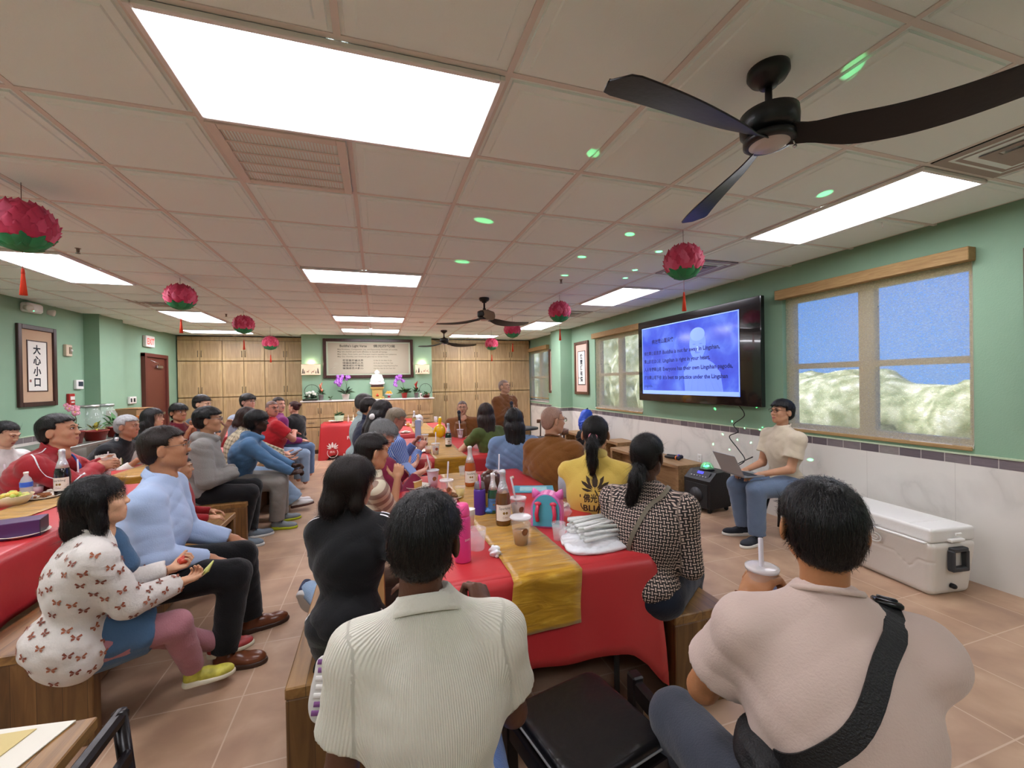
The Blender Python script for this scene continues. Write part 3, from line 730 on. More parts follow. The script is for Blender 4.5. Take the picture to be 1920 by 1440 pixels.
def _marble(n, l, b):
    v, x, y, z = objxyz(n, l); q = noise(n, l, v, .7, 6, 1.2)
    vein = mth(n, l, 'ABSOLUTE', mth(n, l, 'SUBTRACT', q, .5)); k = ramp(n, l, vein, (0, 'c4c0ba'), (.01, 'd2cec8'), (.05, 'e0dcd5'), (1, 'e6e2da'))
    q2 = noise(n, l, v, .8, 3); k = mixc(n, l, q2, k, 'd8d4cc')
    fy = mth(n, l, 'FRACT', mth(n, l, 'DIVIDE', mth(n, l, 'ADD', y, .1), .61)); g = mth(n, l, 'LESS_THAN', mth(n, l, 'ABSOLUTE', mth(n, l, 'SUBTRACT', fy, .5)), .0025)
    k = mixc(n, l, mth(n, l, 'MULTIPLY', g, .45), k, 'a8a29a'); l.new(k, b.inputs['Base Color'])
MARBLE = nodes_mat('marble', _marble, .22)
def _mosaic(n, l, b):
    v, x, y, z = objxyz(n, l); s = mth(n, l, 'ADD', y, mth(n, l, 'MULTIPLY', x, 1)); fy = mth(n, l, 'DIVIDE', s, .15); r = mth(n, l, 'FRACT', fy)
    wn_ = n.new('ShaderNodeTexWhiteNoise'); cb = n.new('ShaderNodeCombineXYZ'); l.new(mth(n, l, 'FLOOR', fy), cb.inputs[0]); l.new(cb.outputs[0], wn_.inputs[0])
    c = ramp(n, l, wn_.outputs[0], (0, '5c5458'), (.35, '7d7377'), (.6, '8f8584'), (.8, '6a6065'), (1, '9c938e'))
    c = mixc(n, l, mth(n, l, 'MULTIPLY', noise(n, l, mapscale(n, l, v, (1, 6, 40)), 3, 4), .6), c, '4d464c')
    g = mth(n, l, 'GREATER_THAN', mth(n, l, 'ABSOLUTE', mth(n, l, 'SUBTRACT', r, .5)), .482); l.new(mixc(n, l, g, c, 'b9b2ab'), b.inputs['Base Color'])
MOSAIC = nodes_mat('mosaic', _mosaic, .3)
def wood(name, c1, c2, c3, axis='z', rough=.45, plank=0, sc=1):
    def fn(n, l, b):
        st = {'x': (1.2, 14, 14), 'y': (14, 1.2, 14), 'z': (14, 14, 1.2)}[axis]; v, x, y, z = objxyz(n, l)
        q = noise(n, l, mapscale(n, l, v, tuple(k*sc for k in st)), 1.6, 6, 1.2); q2 = noise(n, l, mapscale(n, l, v, tuple(k*4*sc for k in st)), 2, 3)
        c = ramp(n, l, q, (.3, c1), (.5, c2), (.7, c3)); c = mixc(n, l, mth(n, l, 'MULTIPLY', q2, .3), c, c1)
        if plank:
            t = {'z': mth(n, l, 'ADD', x, mth(n, l, 'MULTIPLY', y, 1)), 'y': x, 'x': y}[axis]; d = mth(n, l, 'DIVIDE', t, plank); fr = mth(n, l, 'FRACT', d)
            wn_ = n.new('ShaderNodeTexWhiteNoise'); cb = n.new('ShaderNodeCombineXYZ'); l.new(mth(n, l, 'FLOOR', d), cb.inputs[0]); l.new(cb.outputs[0], wn_.inputs[0])
            c = mixc(n, l, mth(n, l, 'MULTIPLY', wn_.outputs[0], .55), c, c1); g = mth(n, l, 'GREATER_THAN', mth(n, l, 'ABSOLUTE', mth(n, l, 'SUBTRACT', fr, .5)), .488)
            c = mixc(n, l, mth(n, l, 'MULTIPLY', g, .7), c, '2b1c10')
        l.new(c, b.inputs['Base Color']); bump(n, l, b, q2, .12, .003)
    return nodes_mat(name, fn, rough)
CABW = wood('cabinet_wood', '957b58', 'a78b65', 'b69b73', 'z', .42)
CABW2 = wood('cabinet_rail', '9f8459', 'b1956b', 'bea47b', 'z', .42)
BENCHW = wood('bench_wood', '553a1f', '7b562e', '97703f', 'z', .5, .085)
BENCHT = wood('bench_top', '6b4d2b', '8d6738', 'a67f4a', 'y', .38, .11)
LOWW = wood('low_bench_wood', '7a5c3c', '93714b', 'a5845b', 'y', .5)
CABD = wood('cabinet_box', '6e5838', '7a6240', '836a48', 'z', .6)  # darker than the doors, putting gap shade into the box colour
DKFRAME = wood('dark_frame', '2b1512', '381d18', '45261f', 'z', .35)
BRFRAME = wood('brown_frame', '46291b', '5a3624', '6b432e', 'z', .4)
CEILM = mat('e6f4f0', .9, .12, 150, .02, 3)
GRIDM = mat('d8d4cc', .7)
WHITE = mat('e4e2de', .4); OFFW = mat('cfcac0', .5); BLACK = mat('0e0e10', .45); DARKM = mat('17171a', .6); CHROME = mat('b8b8bc', .25, metal=1)
EM = mat('f7f6ff', .5, emit=PANEL, name='led_panel'); EM2 = mat('f7f6ff', .5, emit=PANEL*1.65, name='led_panel_bright')
# ------------------------------------------------------------ shell
def slab(name, lo, hi, m):
    mb = MB(); mb.box([(a+b)/2 for a, b in zip(lo, hi)], [b-a for a, b in zip(lo, hi)], m); return struct(mb.build(name))
slab('floor', (XL-.2, YB-.2, -.1), (XR+.2, YF+.2, 0), FLOORM)
# ceiling : lay-in tiles with a stepped edge between T bars
mb = MB(); gx = lambda i: (i-1.1766)*T; gy = lambda j: (j+3.5192)*T
mb.box(((XL+XR)/2, (YB+YF)/2, HC+.07), (XR-XL+.4, YF-YB+.4, .1), CEILM)
for i in range(-6, 9):
    for j in range(-10, 14):
        x0, y0 = gx(i), gy(j); x1, y1 = x0+T, y0+T; b = .012
        x0c, x1c, y0c, y1c = max(x0, XL-.02), min(x1, XR+.02), max(y0, YB-.02), min(y1, YF+.02)
        if x1c-x0c < .1 or y1c-y0c < .1: continue
        rings = [(b, HC+.006), (b+.014, HC+.006), (b+.016, HC-.003), (.062, HC-.003), (.068, HC-.008)]
        V = []
        for d, z in rings: V += [(x0c+d, y0c+d, z), (x1c-d, y0c+d, z), (x1c-d, y1c-d, z), (x0c+d, y1c-d, z)]
        Fc = [(4*k+q, 4*k+4+q, 4*k+4+(q+1) % 4, 4*k+(q+1) % 4) for k in range(len(rings)-1) for q in range(4)]+[tuple(4*(len(rings)-1)+q for q in (3, 2, 1, 0))]
        mb.add(V, Fc, CEILM)
for i in range(-6, 9): 
    if XL < gx(i) < XR: mb.box((gx(i), (YB+YF)/2, HC+.012), (.024, YF-YB, .02), GRIDM)
for j in range(-10, 14):
    if YB < gy(j) < YF: mb.box(((XL+XR)/2, gy(j), HC+.0122), (XR-XL, .024, .02), GRIDM)
struct(mb.build('ceiling'))
WIN = [(1.93, 3.47), (6.02, 7.62), (10.05, 11.6)]; WZ0, WZ1 = .99, 2.40
mb = MB(); ys = [YB]+[v for w in WIN for v in w]+[YF]
for a, b_ in zip(ys[0::2], ys[1::2]): mb.box((XR+.1, (a+b_)/2, HC/2), (.2, b_-a, HC+.1), GREEN)
for a, b_ in WIN:
    mb.box((XR+.1, (a+b_)/2, WZ0/2), (.2, b_-a, WZ0), GREEN); mb.box((XR+.1, (a+b_)/2, (WZ1+HC+.05)/2), (.2, b_-a, HC+.05-WZ1), GREEN)
struct(mb.build('wall_right'))
slab('wall_left', (XL-.2, YB, 0), (XL, YF, HC+.05), GREEN); slab('wall_back', (XL-.2, YB-.2, 0), (XR+.2, YB, HC+.05), GREEN)
slab('wall_far', (XL-.2, YF, 0), (XR+.2, YF+.2, HC+.05), GREEN)
slab('wall_chase', (-1.64, 10.65, 0), (1.31, YF, HC), GREEN)
slab('wall_pillar_right', (3.93, 8.68, 0), (XR, 9.2, HC), GREEN); slab('wall_pillar_left', (XL, 8.25, 0), (-4.13, 8.9, HC), GREEN)
# wainscot + mosaic band
def dado(name, x0, x1, y0, y1):
    mb = MB(); mb.box(((x0+x1)/2, (y0+y1)/2, .435), (abs(x1-x0), abs(y1-y0), .87), MARBLE)
    struct(mb.build('trim_1'))
    mb = MB(); mb.box(((x0+x1)/2, (y0+y1)/2, .905), (abs(x1-x0)+.002, abs(y1-y0)+.002, .07), MOSAIC); mb.box(((x0+x1)/2, (y0+y1)/2, .946), (abs(x1-x0)+.012, abs(y1-y0)+.012, .012), mat('b9c6a8', .5))
    struct(mb.build('trim_2'))
dado('r', XR-.015, XR, YB, 8.67); dado('r', XR-.015, XR, 9.21, 11.4); dado('r', 3.915, XR, 8.665, 9.215)
dado('l', XL, XL+.015, YB, 8.24); dado('l', XL, XL+.015, 8.91, 9.85); dado('l', XL, -4.115, 8.235, 8.915)
# windows with rolled shades
def _shade(n, l, b):
    v, x, y, z = objxyz(n, l); w = mth(n, l, 'MULTIPLY', mth(n, l, 'SINE', mth(n, l, 'MULTIPLY', z, 700)), mth(n, l, 'SINE', mth(n, l, 'MULTIPLY', y, 700)))
    tr = n.new('ShaderNodeBsdfTransparent'); tl = n.new('ShaderNodeBsdfTranslucent'); df = n.new('ShaderNodeBsdfDiffuse'); tl.inputs[0].default_value = (*lin('e8ddbc'), 1); df.inputs[0].default_value = (*lin('c9b48c'), 1)
    m1 = n.new('ShaderNodeMixShader'); m1.inputs[0].default_value = .5; l.new(tl.outputs[0], m1.inputs[1]); l.new(df.outputs[0], m1.inputs[2])
    m2 = n.new('ShaderNodeMixShader'); l.new(mth(n, l, 'ADD', mth(n, l, 'MULTIPLY', noise(n, l, mapscale(n, l, v, (1, 1, 3)), 60, 2), .7), .18), m2.inputs[0]); l.new(m1.outputs[0], m2.inputs[1]); l.new(tr.outputs[0], m2.inputs[2])
    l.new(m2.outputs[0], n['Material Output'].inputs[0])
SHADE = nodes_mat('shade_weave', _shade)
SHF = wood('shade_valance', '94744c', 'a38355', 'b29264', 'y', .8, sc=3); WINF = mat('b7b0a0', .5); GLASS = mat('ffffff', .0, trans=1, ior=1.02)
for k, (a, b_) in enumerate(WIN):
    c = (a+b_)/2; w = b_-a; mb = MB(); X0 = XR+.12
    for y in (a+.03, b_-.03): mb.box((X0, y, (WZ0+WZ1)/2), (.07, .06, WZ1-WZ0), WINF)
    mb.box((X0, c, (WZ0+WZ1)/2), (.07, .13, WZ1-WZ0), WINF)
    for z in (WZ0+.03, 1.66, WZ1-.03): mb.box((X0, c, z), (.06, w, .055), WINF)
    mb.box((XR+.09, c, WZ0+.01), (.2, w, .02), OFFW)
    wf = struct(mb.build('window_%d' % (k+1)))
    mb = MB(); mb.box((X0, c, (WZ0+WZ1)/2), (.006, w-.02, WZ1-WZ0-.02), GLASS); mb.build('pane', wf)
    lab = ['rolled beige window shade, on the large window right of the television', 'rolled beige window shade, on the window just left of the television', 'rolled beige window shade, raised a little on the farthest window']
    t = empty('window_shade', (XR, c, 0), 0, lab[k], 'window shade'); zb = 1.0 if k < 2 else 1.11; wv = w+.04
    off = 0 if k == 0 else -.03
    mb = MB(); mb.box((-.045, off, 2.435), (.09, wv, .10), SHF, ch=.004); mb.build('valance', t)
    mb = MB(); mb.grid(lambda u, v: (-.012+.003*math.sin(u*9), -w/2+.09*(k < 3)*(0)+u*(w-.05), zb+(2.42-zb)*v), 12, 8, SHADE); mb.build('fabric', t)
    mb = MB(); mb.box((-.012, -.02, zb-.012), (.014, w-.05, .03), SHF, ch=.004); mb.build('hem_bar', t)
# outside : lawn, clipped hedge, far trees, seen blurred through the shades
mb = MB(); mb.box((24, 6, -.65), (38, 60, .1), mat('6f7a4a', .9, var=.3)); tag(mb.build('lawn'), 'green lawn outside, seen dimly through the window shades', 'lawn', kind='stuff')
def _leaf(n, l, b):
    v, x, y, z = objxyz(n, l); c = ramp(n, l, noise(n, l, v, 4, 8), (.35, '7f8a5a'), (.5, 'b0b488'), (.62, 'd4d2ac'), (.7, 'f0eed8')); l.new(c, b.inputs['Base Color'])
LEAF = nodes_mat('hedge_leaf', _leaf, .8)
for (y0, y1, h, x, lb) in ((1.2, 9.6, 1.78, 9.5, 'leafy green shrubs outside the large right window'), (12.2, 19.0, 4.1, 9.8, 'tall pale shrubs outside the two farther windows'), (21.6, 30, 4.1, 9.6, 'green shrubs far outside beyond the last window')):
    f = Fld((x-1.4, y0-1.2, -.6), (x+1.4, y1+1.2, h+.9), .17); rg = np.random.default_rng(int(y0+9))
    for q in range(int((y1-y0)*3)):
        yy = rg.uniform(y0, y1); f.ell((x+rg.uniform(-.5, .5), yy, h*rg.uniform(.25, .62)), (.75, .8, h*.38), k=.3)
    f.disp(lambda X, Y, Z: np.sin(X*7+Z*5)*np.sin(Y*8+2)*np.sin(Z*9), .2); f.F = f.F; V, Q = f.mesh(); P = Parts(); P.add(V, Q, LEAF); tag(P.build('shrub'), lb, 'shrub')
# ------------------------------------------------------------ ceiling fixtures
def clight(i0, i1, j0, j1, lb, grp=None):
    em = EM2 if (i1 <= -2 or j0 > 6) else EM
    x0, x1, y0, y1 = gx(i0), gx(i1), gy(j0), gy(j1); t = empty('ceiling_light', ((x0+x1)/2, (y0+y1)/2, HC), 0, lb, 'ceiling light', grp); w, d = (x1-x0)-.02, (y1-y0)-.02
    mb = MB()
    for sx in (-1, 1): mb.box((sx*(w/2-.011), 0, -.010), (.022, d, .022), WHITE, ch=.003)
    for sy in (-1, 1): mb.box((0, sy*(d/2-.011), -.0101), (w-.044, .022, .022), WHITE, ch=.003)
    mb.build('frame', t); mb = MB(); mb.box((0, 0, -.006), (w-.044, d-.044, .01), em); mb.build('diffuser', t)
clight(0, 2, -1, 0, 'big bright LED ceiling panel overhead at upper left, largest in view')
clight(0, 2, 4, 5, 'bright LED ceiling panel straight ahead, second of the middle row')
clight(0, 2, 9, 10, 'LED ceiling panel in the middle row, last but one before the verse wall')
clight(0, 2, 11.8, 12.8, 'LED ceiling panel in the middle row, nearest the verse wall')
clight(6, 7, -1, 1, 'long LED ceiling panel above the large right window')
clight(6, 7, 4, 6, 'long LED ceiling panel above the window left of the television')
clight(6, 7, 9, 11, 'long LED ceiling panel by the green pilaster on the right')
clight(4, 6, 13, 13.9, 'LED ceiling panel in front of the right-hand cabinets')
clight(-4, -3, 4, 6, 'long LED ceiling panel behind the nearest lotus lantern at left')
clight(-4, -3, 9, 11, 'long LED ceiling panel behind the second lotus lantern at left')
clight(-5, -3, 13, 13.9, 'LED ceiling panel in front of the left-hand cabinets')
for q, (i0, i1, j0, j1) in enumerate(((0, 2, -6, -5), (6, 7, -6, -4), (-4, -3, -6, -4), (-4, -3, -1, 1))): clight(i0, i1, j0, j1, 'LED ceiling panel outside the view, '+('added fill behind the camera in the middle row', 'added fill behind the camera along the right wall', 'added fill behind the camera along the left wall', 'beside the camera along the left wall')[q])  # the three behind the camera are unseen panels added as fill light
def vent(i, j, lb):
    t = empty('return_vent', (gx(i)+T/2, gy(j)+T/2, HC), 0, lb, 'air vent'); mb = MB(); w = T-.03; m = mat('dcd4ca', .6)
    for s_ in (-1, 1): mb.box((s_*(w/2-.022), 0, -.008), (.044, w, .016), m, ch=.003); mb.box((0, s_*(w/2-.022), -.0081), (w-.088, .044, .016), m, ch=.003)
    mb.build('frame', t); mb = MB(); mb.box((0, 0, .004), (w-.08, w-.08, .004), mat('3a3531', .9)); mb.build('backing', t)
    mb = MB(); k = int((w-.09)/.014)
    for q in range(k): mb.box((-(w-.09)/2+(q+.5)*.014, 0, -.006), (.003, w-.088, .012), m, X=None)
    for q in (-.3, -.1, .1, .3): mb.box((0, q*(w-.08), -.012), (w-.088, .012, .004), m)
    mb.build('grille', t)
vent(0, 0, 'square return air grille beside the big bright ceiling panel'); vent(0, 5, 'square return air grille beyond the second ceiling panel'); vent(0, 10, 'square return air grille farthest ahead, between the last two middle panels')
def diffuser(i, j, lb):
    t = empty('air_diffuser', (gx(i)+T/2, gy(j)+T/2, HC), 0, lb, 'air vent'); mb = MB(); w = T-.03; m = mat('9b9087', .55); mb.box((0, 0, .004), (w, w, .004), mat('2a2724', .9)); mb.build('backing', t)
    for q, sz in enumerate((w, w*.76, w*.54, w*.32)):
        mb = MB(); r0 = sz/2; r1 = r0-.055; V = []
        for r, z in ((r0, -.004), (r1, .001 if q else -.006), (r1, .004)): V += [(-r, -r, z-.006*q), (r, -r, z-.006*q), (r, r, z-.006*q), (-r, r, z-.006*q)]
        mb.add(V, [(4*k+a, 4*k+4+a, 4*k+4+(a+1) % 4, 4*k+(a+1) % 4) for k in range(2) for a in range(4)], m)
        mb.build('louver', t)
diffuser(6, -2, 'square louvred air diffuser at the upper right corner, by the long light'); diffuser(6, 2, 'louvred air diffuser in the ceiling behind the nearest right lantern'); diffuser(6, 7, 'louvred air diffuser behind the second right lantern'); diffuser(-4, 7.6, 'louvred air diffuser behind the second left lantern')
def fan(x, y, a0, lb, hub=2.44):
    t = empty('ceiling_fan', (x, y, HC), 0, lb, 'ceiling fan', None); fm = mat('141415', .38, .1, 60); bm_ = mat('1b1a1a', .42, .1, 40, spec=.4)
    mb = MB(); mb.lathe([(0, 0), (.07, 0), (.072, -.03), (.06, -.05), (.035, -.062), (.03, -.075), (0, -.078)][::-1], fm, n=32); mb.build('canopy', t)
    mb = MB(); mb.tube([(0, 0, -.06), (0, 0, hub-HC+.10)], .0125, fm, 14); mb.build('downrod', t)
    h = hub-HC; mb = MB(); mb.lathe([(0, .0), (.06, .0), (.085, .012), (.098, .02), (.1, .06), (.098, .085), (.06, .1), (.022, .105), (.02, .13), (0, .13)], fm, c=(0, 0, h), n=36); mb.build('motor_housing', t)
    mb = MB(); mb.lathe([(0, -.042), (.05, -.04), (.072, -.028), (.074, -.018), (0, -.015)], mat('b9b1ac', .35), c=(0, 0, h), n=32); mb.build('light_disc', t)
    mb = MB(); mb.lathe([(.074, -.03), (.088, -.026), (.088, -.004), (.07, .002), (0, .002)], fm, c=(0, 0, h), n=32); mb.build('light_ring', t)
    for k in range(3):
        a = a0+k*2*math.pi/3; mb = MB(); L = .71
        def bf(u, v, top=0):
            r = .04+u*(L+.02); wd = (.048+.022*math.sin(min(1, u*1.3)*math.pi*.5)-.016*math.exp(-((u-.12)/.1)**2))*(1 if u < .93 else math.sqrt(max(0, 1-((u-.93)/.07)**2))*.96+.04)
            tw = -(.42*(1-u)*math.exp(-u*.6)+.22); s_ = (v-.5)*2*wd+.045*math.sin(u*math.pi)*1-.01
            return (r, s_*math.cos(tw), -.012+s_*math.sin(tw)-.018*math.sin(u*math.pi)+top*(.006+.005*(1-abs(v-.5)*2))-.02*u)
        mb.grid(lambda u, v: bf(u, v, 1), 28, 6, bm_); mb.grid(lambda u, v: bf(u, 1-v, 0), 28, 6, bm_)
        mb.tube([bf(i/28, 0, .5) for i in range(29)], .003, bm_, 6); mb.tube([bf(i/28, 1, .5) for i in range(29)], .003, bm_, 6)
        mb.build('blade', t, loc=(0, 0, h+.0), rz=a)
    mb = MB(); mb.tube([(.055, -.05, h-.02), (.06, -.055, h-.05)], .003, CHROME, 6); mb.ball((.06, -.055, h-.055), .007, CHROME, 8); mb.build('pull_chain', t)
    return t
fan(1.43, 1.22, math.radians(70), 'black three-blade ceiling fan, nearest, at the upper right', 2.46)
fan(1.43, 5.66, math.radians(20), 'black three-blade ceiling fan in the middle distance'); fan(1.43, 9.35, math.radians(10), 'black three-blade ceiling fan, farthest, over the counter')
# lotus lanterns
def lantern(x, y, zc, r, lb, ztip=None, zt=.34, c=0):
    t = empty('lotus_lantern', (x, y, zc), c*.7, lb, 'lantern', 'paper lotus lanterns' if False else None)
    pk = [mat(q, .65, .2, 40, .12, 20) for q in ('c93a5c', 'd24a6c', 'b92f50', 'd85f80')]; gr = [mat('2f8a55', .6, .1), mat('26784a', .6, .1)]
    mb = MB(); mb.ball((0, 0, 0), (r*.86, r*.86, r*.84), pk[2], 20); mb.build('core', t)
    def petal(mb, th, ph, L, w, m, up=1, tip=.30):
        # base on the sphere, curling outward and pointing up
        V = []; nu, nv_ = 4, 5
        for j in range(nv_+1):
            v = j/nv_; ww = w*math.sin(math.pi*min(1, (v*.72+.2)))*(1-v**4)+.001
            for i in range(nu+1):
                u = (i/nu-.5)*2; pa = ph+up*v*L/r; rad = r*(.88+.06*(1-abs(u))+tip*max(0, v-.55)**2*2.2); az = th+u*ww/(r*max(.25, math.cos(pa)))
                V.append((rad*math.cos(pa)*math.cos(az), rad*math.cos(pa)*math.sin(az), rad*math.sin(pa)*.96))
        mb.add(V, [(j*(nu+1)+i, j*(nu+1)+i+1, (j+1)*(nu+1)+i+1, (j+1)*(nu+1)+i) for j in range(nv_) for i in range(nu)], m, True)
    rg = random.Random(c+3); mbp = MB()
    for k, (ph, n) in enumerate(((62, 5), (44, 9), (27, 12), (11, 13), (-5, 14), (-20, 13))):
        for i in range(n): petal(mbp, 2*math.pi*(i+.5*(k % 2))/n+rg.uniform(-.05, .05), math.radians(ph-14), r*.52, r*.32, pk[rg.randrange(4)], 1, .16)
    mbp.build('petals', t)
    mb = MB()
    for k, (ph, n) in enumerate(((-88, 6), (-62, 9))):
        for i in range(n): petal(mb, 2*math.pi*(i+.5*k)/n, math.radians(ph), r*.66, r*.36, gr[i % 2], 1, .10)
    mb.build('leaves', t)
    mb = MB(); mb.tube([(0, 0, r*.8), (0, 0, HC-zc)], .0015, mat('3a1a1a', .8), 5); mb.tube([(0, 0, -r*.8), (0, 0, -r-.09)], .0012, mat('a8302a', .8), 5); mb.build('cord', t)
    z1 = -r-.08; mb = MB(); mb.tube([(0, 0, z1), (0, 0, z1-.03)], [.006, .009], mat('d23a24', .7), 8)
    for i in range(14):
        a = i*.45; mb.tube([(.004*math.cos(a), .004*math.sin(a), z1-.02), (.014*math.cos(a), .014*math.sin(a), z1-.15)], .003, mat('e04424', .75), 4)
    mb.build('tassel', t)
lantern(-1.89, 3.1, 2.475, .16, 'pink paper lotus lantern nearest at left, cut by the frame edge', c=0)
lantern(-1.98, 5.35, 2.515, .155, 'pink paper lotus lantern, second along the left row', c=1)
lantern(-1.96, 7.5, 2.51, .16, 'pink paper lotus lantern, third along the left row', c=2)
lantern(-2.0, 9.4, 2.40, .155, 'pink paper lotus lantern, farthest of the left row, before the cabinets', c=3)
lantern(2.32, 2.75, 2.472, .158, 'pink paper lotus lantern nearest at right, in front of the television corner', c=4)
lantern(2.38, 5.25, 2.49, .16, 'pink paper lotus lantern, second along the right row', c=5)
lantern(2.33, 7.2, 2.48, .16, 'pink paper lotus lantern beside the middle fan blade, third at right', c=6)
lantern(2.45, 9.1, 2.40, .155, 'pink paper lotus lantern, farthest at right, before the cabinets', c=7)
def sprinkler(x, y, lb):
    t = MB(); t.lathe([(0, 0), (.03, 0), (.03, -.006), (.012, -.01), (.01, -.03), (.004, -.045), (0, -.045)][::-1], mat('6f665c', .4, metal=.6), n=14); t.lathe([(0, -.05), (.016, -.05), (.016, -.047), (0, -.047)], CHROME, n=14); t.tube([(.01, 0, -.03), (.011, 0, -.047)], .002, CHROME, 5); t.tube([(-.01, 0, -.03), (-.011, 0, -.047)], .002, CHROME, 5)
    tag(t.build('sprinkler', loc=(x, y, HC)), lb, 'sprinkler')
for px, py, lb in ((146, 464, 'small ceiling sprinkler head near the first left lantern'), (1052, 523, 'small ceiling sprinkler head above the second right lantern'), (424, 588, 'small ceiling sprinkler head between the second and third left lanterns')):
    p = onz(px, py, HC); sprinkler(p.x, p.y, lb)
p = onz(1510, 285, HC-.02)
mb = MB(); mb.lathe([(0, -.028), (.03, -.026), (.05, -.012), (.052, 0), (0, 0)], OFFW, n=24); p = onz(790, 603, HC); tag(mb.build('smoke_detector', loc=(p.x, p.y, HC)), 'small pale smoke detector on the ceiling left of the middle fan', 'smoke detector')
mb = MB(); mb.tube([(0, 0, 0), (0, 0, -.03), (.008, 0, -.04), (.012, 0, -.03)], .003, WHITE, 6); p = onz(1654, 415, HC); tag(mb.build('ceiling_hook', loc=(p.x, p.y, HC-.006)), 'tiny white ceiling hook beside the long light over the right window', 'hook')
# ------------------------------------------------------------ wall things
def scroll(x, y0, y1, z0, z1, txt, lb, face=1, fm=None, inner=.14, tcol='20242c', mount='b89a7e'):
    fm = fm or BRFRAME; t = empty('framed_scroll', (x, (y0+y1)/2, (z0+z1)/2), 0, lb, 'framed calligraphy'); w = y1-y0; h = z1-z0; d = .035
    mb = MB()
    for s_ in (-1, 1): mb.box((-face*d/2, s_*(w/2-.03), 0), (d, .06, h), fm, ch=.006); mb.box((-face*d/2, 0, s_*(h/2-.03)), (d, w-.12, .06), fm, ch=.006)
    mb.build('frame', t); mb = MB(); mb.box((-face*.006, 0, 0), (.012, w-.1, h-.1), mat(mount, .8, var=.06)); mb.build('mount', t)
    w2 = (w-.12)*.62; h2 = (h-.12)*.70; mb = MB()
    for s_ in (-1, 1): mb.box((-face*.015, s_*w2/2, 0), (.008, .014, h2+.014), DKFRAME); mb.box((-face*.0151, 0, s_*h2/2), (.008, w2, .014), DKFRAME)
    mb.build('inner_frame', t)
    mb = MB(); mb.box((-face*.0135, 0, 0), (.003, w2, h2), mat('dedbd3', .7)); sh_ = mb.build('paper', t)
    mb = MB(); n = len(txt); k = h2*.86/n; rz = -math.pi/2 if face > 0 else math.pi/2
    for i, ch in enumerate(txt):
        sz = min(k*.92, w2*.62); X = Matrix.Translation((-face*.0165, 0, h2*.43-k*(i+.82))) @ Matrix.Rotation(rz, 4, 'Z') @ Matrix.Rotation(math.pi/2, 4, 'X'); addtext(mb, ch, sz, mat(tcol, .8), X @ Matrix.Translation((-sz*.06, 0, 0)), 'CENTER', bold=.004)
    X = Matrix.Translation((-face*.0165, 0, -h2*.32)) @ Matrix.Rotation(rz, 4, 'Z') @ Matrix.Rotation(math.pi/2, 4, 'X'); mb.add([(-.42*w2, 0, 0), (-.32*w2, 0, 0), (-.32*w2, .1*w2, 0), (-.42*w2, .1*w2, 0)], [(0, 1, 2, 3)], mat('9a6a60', .8), X=X)
    mb.build('calligraphy', sh_)
scroll(XL+.0, 6.95, 7.62, 1.33, 2.40, '大心小口', 'dark-framed white calligraphy scroll with four characters on the left green wall', face=-1, fm=DKFRAME)
scroll(XR-.004, 7.86, 8.5, 1.25, 2.39, '世間須有情', 'brown-framed tall calligraphy scroll, between pilaster and middle window', fm=BRFRAME, mount='c9a99a')
scroll(XR-.004, 9.38, 9.98, 1.25, 2.36, '自在心田', 'brown-framed calligraphy scroll partly hidden behind the pilaster', fm=BRFRAME, mount='b8988c')
scroll(XR-.004, .95, 1.66, 1.19, 2.40, '平安吉祥', 'brown picture frame cut off at the right edge, beside the large window', fm=BRFRAME)
# television
TVX = 4.06
tv = empty('television', (TVX, 4.76, 1.84), 0, 'large black-framed wall television showing a blue slide with song words', 'television')
TW, TH = 2.30, 1.25
mb = MB(); mb.box((.04, 0, 0), (.06, TW, TH), mat('0b0a0d', .12, coat=.6), ch=.006); mb.box((.105, 0, 0), (.085, .7, .5), DARKM); mb.build('case', tv)
def scr(n, l, b):
    v, x, y, z = objxyz(n, l); q = noise(n, l, v, 3.2, 5, .4); c = ramp(n, l, q, (.3, '3a4bd2'), (.5, '4a62e6'), (.7, '6a8af4')); l.new(c, b.inputs['Emission Color']); b.inputs['Emission Strength'].default_value = .6; b.inputs['Base Color'].default_value = (.01, .01, .02, 1); b.inputs['Roughness'].default_value = .12
SW, SH = 1.90, 1.03; sy0 = .09
mb = MB(); mb.box((.0075, sy0, -.0), (.002, SW, SH), nodes_mat('screen', scr)); sc_ = mb.build('screen', tv)
X = Matrix.Translation((.0062, sy0, 0)) @ Matrix.Rotation(-math.pi/2, 4, 'Z') @ Matrix.Rotation(math.pi/2, 4, 'X')
ink = mat('1a1f63', .6, emit=.25); lt = mat('86a4fb', .5, emit=.5); lt2 = mat('6480ee', .5, emit=.46); lt3 = mat('5069e0', .5, emit=.5)
mb = MB(); mb.add([(-SW/2, -SH/2, 0), (SW/2, -SH/2, 0), (SW/2, -SH/2+.055, 0), (-SW/2, -SH/2+.055, 0)], [(0, 1, 2, 3)], lt, X=X)
for x0, x1, y0, y1 in ((-SW/2, SW/2, SH/2-.012, SH/2), (SW/2-.014, SW/2, -SH/2, SH/2), (-SW/2, -SW/2+.012, -SH/2, SH/2)): mb.add([(x0, y0, 0), (x1, y0, 0), (x1, y1, 0), (x0, y1, 0)], [(0, 1, 2, 3)], lt, X=X)
def disc(cx, cy, rx, ry, m, z=0, a0=0, a1=360, n=30): mb.add([(cx+rx*math.cos(math.radians(a0+(a1-a0)*i/n)), cy+ry*math.sin(math.radians(a0+(a1-a0)*i/n)), z) for i in range(n)], [tuple(range(n))], m, X=X)
